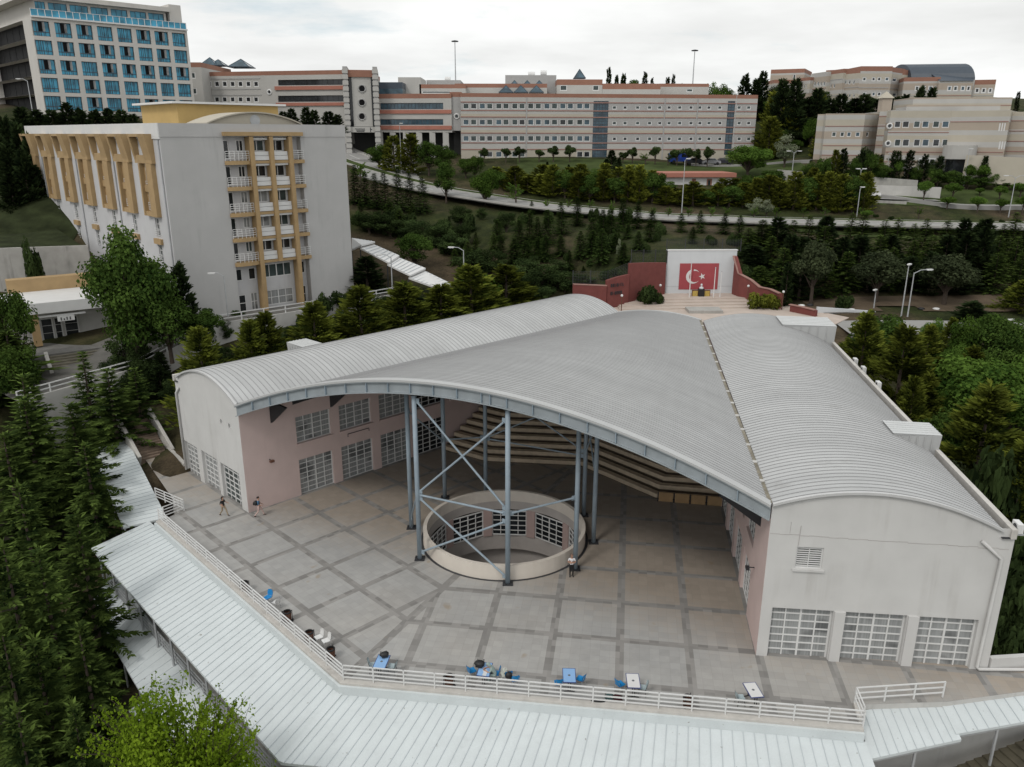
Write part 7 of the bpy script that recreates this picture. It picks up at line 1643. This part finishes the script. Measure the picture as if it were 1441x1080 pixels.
# ------------------------------------------------------------------ trees
OR = ['first', 'second', 'third', 'fourth', 'fifth', 'sixth', 'seventh', 'eighth', 'ninth', 'tenth', 'eleventh', 'twelfth', 'thirteenth', 'fourteenth', 'fifteenth', 'sixteenth', 'seventeenth', 'eighteenth', 'nineteenth', 'twentieth']
def T(k, px, py, Y, rad_px=None, label=None, group=None, base=None, name=None, cat='tree', minh=1.2):
    "tree whose tip was measured at pixel (px, py) and ground distance Y"
    t = D(px, py, Y); bz = terr(t.x, t.y)-.15 if base is None else base; H = max(minh, t.z-bz)
    return plant(k, (t.x, t.y, bz), H, None if rad_px is None else rad_px/1117*Y*1.02, name, label, cat, group)
def TG(k, px, py0, py1, rad_px=None, label=None, group=None, name=None, cat='tree', lo=60):
    b_ = gt(px, py0, lo); t = UZ(px, py1, (b_.x, b_.y), (b_.x+1, b_.y))[1]; b_.z -= .15
    return plant(k, b_, max(.5, t-b_.z), None if rad_px is None else rad_px/1117*b_.y, name, label, cat, group)
random.seed(21)
# firs at the left
L_ = [(32, 560, 66, 40), (97, 568, 62, 42), (117, 622, 57, 42), (4, 612, 58, 40), (24, 678, 49, 40), (107, 722, 46, 46), (52, 770, 43, 44), (2, 760, 42, 40), (45, 893, 37, 50), (110, 882, 38, 52), (0, 880, 35, 44), (150, 520, 70, 38), (188, 518, 73, 26), (115, 497, 73, 30), (8, 467, 77, 40), (30, 528, 69, 34), (20, 990, 31, 50), (100, 985, 32, 46)]
for i, (px, py, Y, rp_) in enumerate(L_): T('near_fir', px, py, Y, rp_*(2.35 if px < 85 else 1.9)*random.uniform(.9, 1.12), 'tall dark green fir in the dense stand left of the canopies', 'firs in the stand left of the canopies', name='fir_tree')
T('lime_tree', 232, 958, 29, 190, 'lime green tree with open shoots rising in front of the lower left canopies', name='lime_green_tree')
# around the dormitory
T('plane_tree', 168, 318, 81, 74, 'large round green broadleaf tree before the dormitory entrance', base=5.4); T('leafy_tree', 228, 402, 81, 44, 'green tree merging into the right side of the large round tree', base=5.8)
T('dark_conifer', 250, 372, 84.5, 26, 'dark spiky shrub tree against the left corner of the dormitory', base=7.8); T('leafy_tree', 285, 432, 83, 34, 'dark round tree at the foot of the grey dormitory wall', base=7.9); T('leafy_tree', 6, 388, 80, 36, 'dark broadleaf tree at the left edge beside the entrance porch', base=4); T('leafy_tree', 12, 475, 74, 36, 'dark broadleaf tree below the entrance porch at the left edge', base=3)
T('bush', 43, 345, 96, 12, 'lone dark shrub growing before the stained concrete retaining wall', base=10.5, cat='shrub', name='shrub')
for i, (px, py, w_) in enumerate(((275, 436, 14), (330, 436, 12), (455, 416, 12), (480, 413, 14))): T('bush', px, py, 90+i*2.5, w_, ('ragged shrub at the foot of the dormitory wall, '+OR[i]+' from the left'), 'shrubs at the dormitory foot', base=8.3, cat='shrub', name='shrub', minh=.8)
pA = L1+cL*4.0; pB = pA+aL
for i, (px, py, rp_) in enumerate(((278, 462, 36), (350, 452, 30), (372, 441, 30), (440, 427, 40), (505, 404, 42), (568, 400, 44), (620, 402, 40), (662, 374, 38), (712, 374, 36))):
    h = VP(px, py, pA, pB); bz = terr(h.x, h.y)-.2; plant('cypress', (h.x, h.y, bz), h.z-bz, rp_*1.75/1117*h.y, 'cypress_tree', 'golden tipped cypress behind the left wing roof, '+OR[i]+' from the left', 'tree', 'cypresses behind the left wing')
pA = L1+cL*6.5; pB = pA+aL
for i, (px, py, rp_) in enumerate(((310, 478, 26), (410, 470, 26), (468, 437, 28), (540, 437, 30), (600, 425, 30), (690, 405, 30), (745, 405, 28))):
    h = VP(px, py, pA, pB); bz = terr(h.x, h.y)-.2; plant('dark_leafy', (h.x, h.y, bz), max(2, h.z-bz), rp_*1.5/1117*h.y, 'leafy_tree', 'low dark tree filling the gap between cypresses behind the left wing', 'tree', 'low trees between the cypresses')
T('fresh_tree', 670, 372, 99, 34, 'bright green leafy tree topping the cypress row right of the covered stair', base=6); T('dark_conifer', 575, 415, 99, 38, 'dark bush tree below the covered stair roof', base=8, name='dark_tree'); T('dark_conifer', 515, 362, 105, 32, 'dark rounded tree against the right edge of the dormitory', base=8.5, name='dark_tree'); T('leafy_tree', 582, 320, 116, 28, 'dark green leafy tree standing above the covered stair roof')
# right of the hall
for k, px, py, Y, rp_, lab, b_ in (('cypress', 1222, 440, 79, 40, 'dark golden cypress beside the rear roof hatch of the right wing', 2), ('leafy_tree', 1247, 428, 82, 46, 'round dark green tree behind the golden cypress at the hall\'s right rear', 3), ('cypress', 1277, 461, 68, 58, 'large golden cypress right of the hall, above the parapet air conditioners', 1), ('cypress', 1289, 532, 63, 34, 'low golden cypress next to the right parapet, left one of two', 1), ('cypress', 1309, 528, 66, 32, 'low golden cypress next to the right parapet, right one of two', 1.5), ('leafy_tree', 1327, 478, 76, 34, 'dark leafy tree between the golden cypress and the fresh green tree', 3), ('fresh_tree', 1385, 490, 67, 74, 'big fresh green feathery tree at the right edge', 3), ('fresh_tree', 1440, 520, 66, 50, 'fresh green tree cut by the right edge of the picture', 3), ('cypress', 1397, 545, 56, 74, 'tall golden cypress at the right edge right of the front roof hatch', -.5), ('cypress', 1446, 625, 49, 60, 'nearest golden cypress cut by the right edge', -1), ('pine', 1335, 640, 53, 50, 'dark tree in the shade under the tall golden cypress', -1), ('pine', 1395, 715, 47, 40, 'dark low tree by the right wing parapet corner', -1), ('leafy_tree', 1340, 560, 60, 50, 'dark green tree tucked behind the front roof hatch', 0), ('dark_conifer', 1370, 425, 92, 30, 'dark conifer standing by the drive rail at the right', 7.5), ('leafy_tree', 1405, 455, 86, 34, 'dark leafy tree beside the lamp with the long arm', 7.3), ('cypress', 1445, 395, 97, 30, 'golden conifer at the right edge above the drive', 7.6)):
    T(k, px, py, Y, rp_*(1.3 if k == 'cypress' else 1.1), lab, None, base=b_)
for px, py, Y, rp_ in ((1420, 800, 43, 50), (1440, 730, 45, 50), (1405, 860, 41, 36), (1440, 880, 40, 40), (1400, 640, 50, 50)): T('bush', px, py, Y, rp_, 'dark undergrowth shrub on the shaded soil right of the hall', 'shrubs right of the hall', cat='shrub', name='shrub', minh=1.5)
# memorial planting
for px, py0, py1, rp_, lab, k in ((913, 430, 403, 16, 'dark round shrub before the lettered red wall', 'bush'), (925, 430, 412, 9, 'small pointed shrub beside the dark round shrub', 'bush'), (1068, 434, 413, 17, 'yellow green shrub before the right red wall, larger one', 'light_bush'), (1085, 434, 414, 14, 'yellow green shrub before the right red wall, smaller one', 'light_bush')):
    b_ = G(px, py0, PZ); plant(k, b_, UZ(px, py1, (b_.x, b_.y), (b_.x+1, b_.y))[1]-PZ, rp_/1117*b_.y, 'shrub', lab, 'shrub')
# pines and the dark conifer bank at the right
for px, py, Y, rp_, lab in ((1152, 333, 102, 37, 'grey green pine on the dry verge, first of three from the left'), (1242, 350, 101, 40, 'grey green pine on the dry verge, second of three from the left'), (1340, 355, 100, 44, 'grey green pine on the dry verge, third of three from the left')): T('pine', px, py, Y, rp_, lab, 'pines on the dry verge', name='pine_tree')
T('bush', 1188, 417, 99, 11, 'round clipped dark shrub under the pines', cat='shrub', name='shrub'); T('column_cypress', 1110, 372, 101, 9, 'slim dark cypress right of the red wall', name='column_cypress')
BANK = 'dark conifer in the dense bank between the road and the dry verge'; GB = 'conifers in the dense right bank'
for row, (Y, y0, st) in enumerate(((115, 305, 23), (110, 328, 25), (106, 358, 30))):
    px = 1052+row*8
    while px < 1460:
        T('fir' if random.random() < .6 else 'dark_conifer', px+random.uniform(-5, 5), y0+random.uniform(-10, 12)+(6 if px < 1100 else 0), Y+random.uniform(-1.5, 1.5), random.uniform(21, 28), BANK, GB, name='conifer'); px += st*random.uniform(.85, 1.15)
# slope conifers
SL = [(745, 340, 300, 11), (757, 346, 308, 10), (771, 345, 298, 12), (790, 330, 287, 10), (812, 318, 280, 9), (832, 355, 310, 12), (848, 345, 298, 11), (860, 340, 296, 13), (876, 326, 282, 10), (896, 322, 286, 9), (917, 320, 298, 7), (958, 328, 303, 8), (985, 328, 299, 8), (974, 342, 322, 7), (883, 335, 318, 7), (913, 341, 313, 9), (897, 353, 328, 9), (866, 353, 331, 8), (877, 373, 345, 9), (846, 372, 325, 11), (832, 362, 327, 10), (816, 365, 328, 10), (801, 383, 355, 8), (788, 362, 334, 9), (768, 370, 334, 10), (757, 364, 336, 9), (740, 372, 342, 10), (700, 338, 312, 9), (730, 350, 312, 11), (722, 372, 338, 11), (705, 362, 335, 9), (1018, 330, 303, 8), (1040, 335, 306, 9)]
for px, y0, y1, rp_ in SL: TG('young_fir', px, y0, y1-3, rp_*1.75, 'small pointed young fir planted on the open slope below the road', 'young firs on the slope', name='young_fir_tree', lo=108)
for px, y0, y1, rp_ in ((660, 395, 350, 28), (690, 392, 345, 26), (735, 402, 362, 28), (765, 408, 372, 26), (795, 412, 378, 22), (640, 360, 325, 22), (550, 335, 300, 24), (585, 340, 306, 22), (615, 345, 312, 20), (520, 330, 295, 22), (655, 345, 312, 16), (825, 405, 385, 16), (780, 395, 362, 20)): TG('dark_leafy', px, y0, y1, rp_*1.15, 'dark low tree in the thicket between the covered stair and the red wall', 'trees of the thicket on the slope', name='dark_tree', lo=100)
for i in range(16): px = 505+i*11; TG('bush', px, 318+i*3.2, 300+i*3.4, 10, 'dark hedge shrub on the slope above the covered stair', 'hedge shrubs on the slope', cat='shrub', name='shrub', lo=104)
for px, y0, rp_ in ((1060, 372, 12), (1048, 392, 11), (1070, 398, 12), (1085, 385, 12), (1075, 420, 9), (850, 395, 9), (1032, 345, 9), (1000, 345, 8), (868, 390, 8), (1100, 405, 10)): TG('bush', px, y0, y0-rp_*1.5, rp_, 'dark shrub scattered on the slope around the memorial walls', 'shrubs around the memorial', cat='shrub', name='shrub', lo=100)
# along the road at the left
for i, (px, y0, y1) in enumerate(((500, 288, 236), (514, 290, 246), (530, 294, 248), (543, 296, 246), (560, 298, 238), (578, 299, 246), (596, 300, 253))): TG('young_fir', px, y0, y1-4, 19, 'dark fir in the row below the road curve, '+OR[i]+' from the left', 'firs below the road curve', name='fir_tree', lo=110)
for k, px, y0, y1, rp_, lab in (('leafy_tree', 628, 287, 222, 20, 'loose leafed pale green tree at the roadside, left of two round green trees'), ('fresh_tree', 683, 290, 236, 21, 'round green tree on the near roadside'), ('young_tree', 726, 294, 250, 16, 'fresh light green young tree on the near roadside'), ('young_tree', 508, 262, 222, 12, 'thin pale green tree by the gate tower road')): TG(k, px, y0, y1, rp_, lab, lo=110)
for i, (px, py, rp_) in enumerate(((532, 198, 18), (553, 192, 20), (577, 190, 20), (602, 190, 20), (624, 200, 18), (655, 218, 16), (668, 214, 15))): T('hedge_conifer' if i in (1, 2) else 'leafy_tree', px, py, 172-i*1.2, rp_, 'dense tree of the clump before the white ribbon window block, '+OR[i]+' from the left', 'clump before the ribbon window block')
HG = 'olive golden conifer in the hedge row between the road and the long building'; GH = 'conifers of the long hedge row'
for row in (0, 1):
    px = 690+row*8
    while px < 1215:
        yb = 268+(px-700)*.155 if px < 830 else 286+(px-830)*.045
        TG('hedge_conifer' if random.random() < .75 else 'leafy_tree', px, yb-3-row*9, (238 if px < 920 else 262 if px < 1045 else 247)+random.uniform(-9, 9)-row*3+(4 if px < 760 else 0), random.uniform(17, 24), HG, GH, name='hedge_conifer', lo=135); px += random.uniform(15, 20)
for i, px in enumerate((770, 800, 830, 862, 918, 940, 968, 1000, 1022, 1060, 1092, 1130, 1160, 1212, 1292)): TG('young_tree', px, 297 if px < 840 else 309, (278 if px < 900 else 288), 7, 'small young roadside tree with a thin trunk, '+OR[i]+' from the left', 'young roadside trees', name='young_tree', lo=125)
TG('blossom', 1062, 306, 278, 14, 'pale flowering shrub tree beside the road, left one', lo=130); TG('blossom', 1078, 306, 280, 13, 'pale flowering shrub tree beside the road, right one', lo=130)
TG('blossom', 870, 370, 335, 5, 'small pale flowering bush among the young firs', lo=105)
# in front of the long building
for i, (px, rp_, py) in enumerate(((681, 8, 207), (712, 9, 206), (731, 10, 205), (759, 9, 208), (779, 10, 204), (802, 10, 203), (877, 9, 212), (891, 10, 206), (909, 9, 213), (923, 10, 203), (941, 8, 212), (954, 11, 207), (968, 9, 205), (981, 9, 208), (997, 10, 205))): T('round_tree' if i not in (8, 10) else 'young_tree', px, py, 181, rp_, 'small round tree before the long building, '+OR[i]+' from the left', 'round trees before the long building', name='round_tree')
for i, (px, y0, y1, rp_) in enumerate(((860, 240, 212, 10), (871, 238, 222, 5), (770, 240, 228, 4), (853, 244, 224, 8), (800, 244, 232, 4), (823, 244, 233, 3))): TG('dark_conifer', px, y0, y1, rp_, 'small dark evergreen on the lawn before the long building, number '+OR[i]+' in order of planting' if False else 'small dark evergreen on the lawn before the long building', 'evergreens on the lawn', name='small_evergreen', lo=140)
T('fresh_tree', 1056, 199, 168, 30, 'big round bright green tree right of the white annex'); T('leafy_tree', 1090, 235, 158, 20, 'dark green tree right of the big round bright tree'); T('blossom', 1108, 188, 172, 20, 'pale loose tree in blossom left of the small flaring block'); T('hedge_conifer', 1092, 130, 200, 22, 'yellow green conifer clump right of the long building, left one'); T('hedge_conifer', 1085, 165, 190, 24, 'yellow green conifer clump right of the long building, lower one'); T('hedge_conifer', 1108, 150, 196, 20, 'yellow green conifer clump right of the long building, right one')
for px, py, rp_ in ((1103, 116, 12), (1121, 115, 11), (1118, 150, 16), (1138, 140, 13), (1152, 128, 11), (1154, 165, 16), (1170, 142, 10), (1185, 136, 11), (1205, 142, 13), (1218, 136, 12), (1232, 142, 12), (1262, 140, 11), (1275, 137, 10), (1250, 150, 9), (1297, 125, 8), (1313, 127, 8), (1130, 185, 16), (1145, 205, 14), (1180, 165, 14)): T('dark_conifer', px, py-2, 196, rp_*1.8, 'dark conifer on the slope below the upper right buildings', 'dark conifers below the upper right buildings', name='conifer')
T('fresh_tree', 1148, 160, 184, 14, 'light green tree among the dark conifers left of the small flaring block')
for i, (px, py, rp_, k) in enumerate(((1145, 222, 16, 'leafy_tree'), (1165, 215, 14, 'leafy_tree'), (1178, 212, 12, 'hedge_conifer'), (1189, 210, 7, 'column_cypress'), (1203, 218, 14, 'leafy_tree'), (1215, 212, 6, 'column_cypress'), (1228, 208, 16, 'leafy_tree'), (1243, 225, 16, 'leafy_tree'), (1259, 213, 5, 'column_cypress'), (1266, 213, 5, 'column_cypress'), (1265, 224, 8, 'mop_tree'), (1283, 212, 8, 'column_cypress'), (1290, 230, 12, 'leafy_tree'), (1303, 218, 7, 'column_cypress'), (1325, 220, 7, 'column_cypress'), (1318, 232, 14, 'leafy_tree'), (1340, 236, 16, 'leafy_tree'), (1367, 230, 10, 'mop_tree'), (1385, 230, 13, 'mop_tree'), (1388, 220, 5, 'column_cypress'), (1416, 222, 5, 'column_cypress'), (1404, 238, 12, 'leafy_tree'), (1432, 232, 13, 'mop_tree'), (1385, 246, 16, 'leafy_tree'), (1360, 248, 16, 'leafy_tree'), (1418, 248, 16, 'leafy_tree'))):
    T(k, px, py, 156, rp_, {'column_cypress': 'slim dark column cypress before the right hand buildings', 'mop_tree': 'clipped bright green tree before the right hand buildings', 'leafy_tree': 'dark garden tree before the right hand buildings', 'hedge_conifer': 'olive conifer before the small flaring block'}[k], {'column_cypress': 'column cypresses before the right hand buildings', 'mop_tree': 'clipped trees before the right hand buildings', 'leafy_tree': 'garden trees before the right hand buildings', 'hedge_conifer': None}[k], minh=3.)
for i, (px, y0, y1, rp_) in enumerate(((1299, 287, 253, 13), (1340, 283, 256, 15), (1332, 295, 275, 11), (1375, 300, 274, 12), (1405, 284, 260, 12), (1407, 300, 278, 11), (1378, 277, 263, 8), (1218, 312, 294, 9), (1435, 280, 255, 15), (1438, 302, 275, 13))): TG('mop_tree', px, y0, y1, rp_, 'lollipop tree with round bright crown on the right hand road bank, '+OR[i]+' listed' if False else 'lollipop tree with a round bright crown on the bank above the right hand road', 'lollipop trees on the right hand bank', name='lollipop_tree', lo=125)
for px, py in ((1233, 304), (1253, 307), (1335, 313), (1410, 312), (1432, 311)): TG('bush', px, py+3, py-2, 4, 'small dark shrub on the median of the right hand road', 'median shrubs', cat='shrub', name='shrub', lo=120)
# skyline
for px, py, Y, rp_, k in ((857, 96, 236, 4, 'column_cypress'), (893, 105, 236, 14, 'leafy_tree'), (908, 103, 238, 4, 'column_cypress'), (878, 106, 238, 5, 'dark_conifer'), (868, 108, 238, 4, 'dark_conifer'), (918, 111, 238, 3, 'column_cypress'), (940, 110, 238, 4, 'column_cypress'), (948, 106, 238, 3, 'column_cypress'), (960, 111, 238, 6, 'leafy_tree'), (1005, 107, 214, 12, 'leafy_tree'), (1021, 110, 214, 14, 'leafy_tree'), (1050, 106, 212, 8, 'dark_conifer'), (1066, 112, 212, 9, 'dark_conifer'), (1075, 102, 212, 8, 'dark_conifer'), (1434, 130, 205, 3, 'column_cypress')):
    T(k, px, py, Y, rp_*(1.7 if k == 'dark_conifer' else 1.2), {'column_cypress': 'thin dark tree spire on the skyline behind the roofs', 'dark_conifer': 'dark conifer on the skyline behind the roofs', 'leafy_tree': 'round bushy tree on the skyline behind the roofs'}[k], {'column_cypress': 'skyline spires', 'dark_conifer': 'skyline conifers', 'leafy_tree': 'skyline round trees'}[k], minh=4)
# before the tower block and on the left bank
for i, (px, py, rp_) in enumerate(((28, 156, 11), (50, 160, 11), (72, 160, 11), (92, 150, 10), (112, 158, 10), (132, 160, 11), (152, 158, 10), (170, 160, 10), (186, 166, 9))): T('dark_conifer', px, py-4, 134, rp_*1.9, 'dark conifer in the row before the tower block, '+OR[i]+' from the left', 'conifers before the tower block', name='conifer', base=26.5)
for px, py, Y, rp_ in ((5, 168, 126, 16), (22, 176, 124, 16), (38, 190, 122, 14), (8, 205, 119, 18), (30, 215, 118, 16), (48, 235, 119, 12), (12, 245, 116, 18), (-8, 190, 122, 18)): T('dark_conifer', px, py, Y, rp_*1.5, 'dark fir on the shaded bank left of the dormitory', 'firs on the left bank', name='fir_tree', base=15)
for i, (px, py) in enumerate(((398, 158), (410, 154), (430, 152), (442, 156), (462, 158), (380, 163), (475, 162))): T('dark_conifer', px, py, 150, 13 if i != 4 else 17, 'dark conifer between the dormitory roof and the lecture block', 'conifers behind the dormitory roof', base=28.5, name='conifer')

# ragged planting that fills the slopes
random.seed(33)
def scatter(n, poly, kinds, hpx, label, group, name, lo=100, cat='tree', gap=9.):
    pts = []; x0, x1 = min(p[0] for p in poly), max(p[0] for p in poly); y0, y1 = min(p[1] for p in poly), max(p[1] for p in poly); k = 0
    while len(pts) < n and k < 6000:
        k += 1; x, y = random.uniform(x0, x1), random.uniform(y0, y1)
        if inpoly(x, y, poly) and all((x-a)**2+((y-b_)*1.6)**2 > gap**2 for a, b_ in pts): pts.append((x, y))
    for x, y in pts: h = random.uniform(*hpx); kk = random.choice(kinds); TG(kk, x, y, y-h, h*random.uniform(.33, .5)*(1.25 if kk in ('bush', 'dark_leafy') else .95), label, group, name, cat, lo)
scatter(30, [(500, 300), (600, 305), (700, 312), (755, 345), (760, 395), (640, 395), (600, 345), (500, 325)], ['dark_leafy', 'bush', 'young_fir', 'fir'], (16, 34), 'mixed dark young tree on the hillside between the road and the covered stair', 'mixed hillside trees', 'hillside_tree', gap=13)
scatter(20, [(735, 300), (930, 318), (935, 350), (880, 375), (760, 395), (735, 350)], ['bush', 'bush', 'young_fir'], (9, 22), 'small evergreen or shrub scattered among the young firs on the open slope', 'scattered slope evergreens', 'small_evergreen', gap=12)
scatter(14, [(1045, 345), (1110, 345), (1120, 415), (1060, 400)], ['bush', 'dark_leafy'], (12, 26), 'dark shrub on the bank right of the flag wall', 'shrubs right of the flag wall', 'shrub', cat='shrub', gap=14)
scatter(18, [(1245, 500), (1441, 505), (1441, 600), (1330, 620), (1280, 540)], ['leafy_tree', 'cypress', 'fresh_tree', 'cypress'], (60, 100), 'leafy tree in the dense planting beyond the right wing', 'planting beyond the right wing', 'leafy_tree', lo=52, gap=26)
scatter(12, [(150, 520), (245, 515), (250, 600), (205, 590), (150, 575)], ['dark_conifer', 'dark_leafy'], (38, 70), 'dark evergreen beside the brown stair below the dormitory wall', 'evergreens beside the brown stair', 'evergreen', lo=60, gap=18)
scatter(26, [(250, 480), (560, 440), (760, 415), (800, 425), (640, 455), (330, 520)], ['dark_leafy', 'bush'], (20, 38), 'low dark shrub tree filling the strip behind the left wing roof', 'shrub trees behind the left wing', 'shrub_tree', lo=66, gap=22)
scatter(24, [(1080, 150), (1160, 150), (1160, 225), (1090, 225)], ['hedge_conifer', 'leafy_tree', 'dark_leafy'], (22, 40), 'mixed tree on the wooded rise right of the long building', 'wooded rise trees', 'rise_tree', lo=160, gap=13)
scatter(22, [(1150, 222), (1441, 232), (1441, 250), (1150, 238)], ['dark_leafy', 'bush', 'hedge_conifer'], (10, 22), 'garden shrub before the right hand buildings', 'garden shrubs at the right', 'shrub', lo=140, cat='shrub', gap=12)
for x, y, k, h in ((44, 58, 'leafy_tree', 8), (50, 52, 'cypress', 10), (56, 60, 'dark_leafy', 8), (48, 66, 'fresh_tree', 9), (62, 68, 'leafy_tree', 9), (58, 76, 'cypress', 11), (68, 58, 'dark_leafy', 9), (66, 78, 'fresh_tree', 9), (42, 50, 'dark_leafy', 6), (54, 70, 'dark_leafy', 8), (74, 70, 'cypress', 11), (46, 74, 'leafy_tree', 8)):
    plant(k, (x, y, terr(x, y)-.2), h, None, 'leafy_tree', 'leafy tree in the dense planting beyond the right wing', 'tree', 'planting beyond the right wing')
# ------------------------------------------------------------------ sky, sun, camera
wd = bpy.data.worlds.new('World'); S.world = wd; wd.use_nodes = True; nt = wd.node_tree; nt.nodes.clear()
out = nt.nodes.new('ShaderNodeOutputWorld'); bg = nt.nodes.new('ShaderNodeBackground'); nt.links.new(bg.outputs[0], out.inputs[0])
SUN_EL, SUN_AZ = R(48), R(-128)
sky = nt.nodes.new('ShaderNodeTexSky'); sky.sky_type = 'NISHITA'; sky.sun_disc = False; sky.sun_elevation = SUN_EL; sky.sun_rotation = R(90)-SUN_AZ+0; sky.air_density = 1.; sky.dust_density = 1.5
tc = nt.nodes.new('ShaderNodeTexCoord').outputs['Generated']
sx = nd(nt, 'SeparateXYZ'); nt.links.new(tc, sx.inputs[0])
# clouds on a flat layer overhead
zz = mth(nt, 'ADD', mth(nt, 'MAXIMUM', sx.outputs[2], 0.), .12)
cb = nd(nt, 'CombineXYZ'); nt.links.new(mth(nt, 'DIVIDE', sx.outputs[0], zz), cb.inputs[0]); nt.links.new(mth(nt, 'DIVIDE', sx.outputs[1], zz), cb.inputs[1])
n1 = noise(nt, .55, cb.outputs[0], 7., .6); n2 = noise(nt, .22, cb.outputs[0], 4., .5)
cov = ramp(nt, mth(nt, 'ADD', mth(nt, 'MULTIPLY', n1, .6), mth(nt, 'MULTIPLY', n2, .4)), .355, .46)
shade = ramp(nt, noise(nt, .45, cb.outputs[0], 6., .55), .32, .68, 7.8, 11.3)
cl = mixc(nt, 1., (1., 1.01, 1.0), shade, 'MULTIPLY')
pale = mixc(nt, .62, sky.outputs[0], (7., 8.3, 8.8))
nt.links.new(mixc(nt, cov, pale, cl), bg.inputs[0]); bg.inputs[1].default_value = .1
sl = bpy.data.lights.new('sun', 'SUN'); sl.energy = 1.1; sl.angle = R(14); sl.color = (1., .96, .9); so = bpy.data.objects.new('sun', sl); COL.objects.link(so)
sd = Vector((math.cos(SUN_AZ)*math.cos(SUN_EL), math.sin(SUN_AZ)*math.cos(SUN_EL), math.sin(SUN_EL))); so.rotation_euler = sd.to_track_quat('Z', 'Y').to_euler(); so.location = (0, 0, 120)
cd = bpy.data.cameras.new('camera'); cd.sensor_fit = 'HORIZONTAL'; cd.sensor_width = 36; cd.lens = F/1441*36; cd.clip_start = .5; cd.clip_end = 5000
co = bpy.data.objects.new('camera', cd); COL.objects.link(co); co.location = CAM
m3 = Matrix((RT, UP, -_f)).transposed(); co.rotation_euler = m3.to_euler(); S.camera = co
S.view_settings.view_transform = 'Standard'; S.view_settings.look = 'None'; S.view_settings.exposure = 0; S.view_settings.gamma = 1
S.cycles.max_bounces = 6; S.cycles.diffuse_bounces = 3; S.cycles.glossy_bounces = 2; S.cycles.transmission_bounces = 2; S.cycles.transparent_max_bounces = 4; S.cycles.use_denoising = True
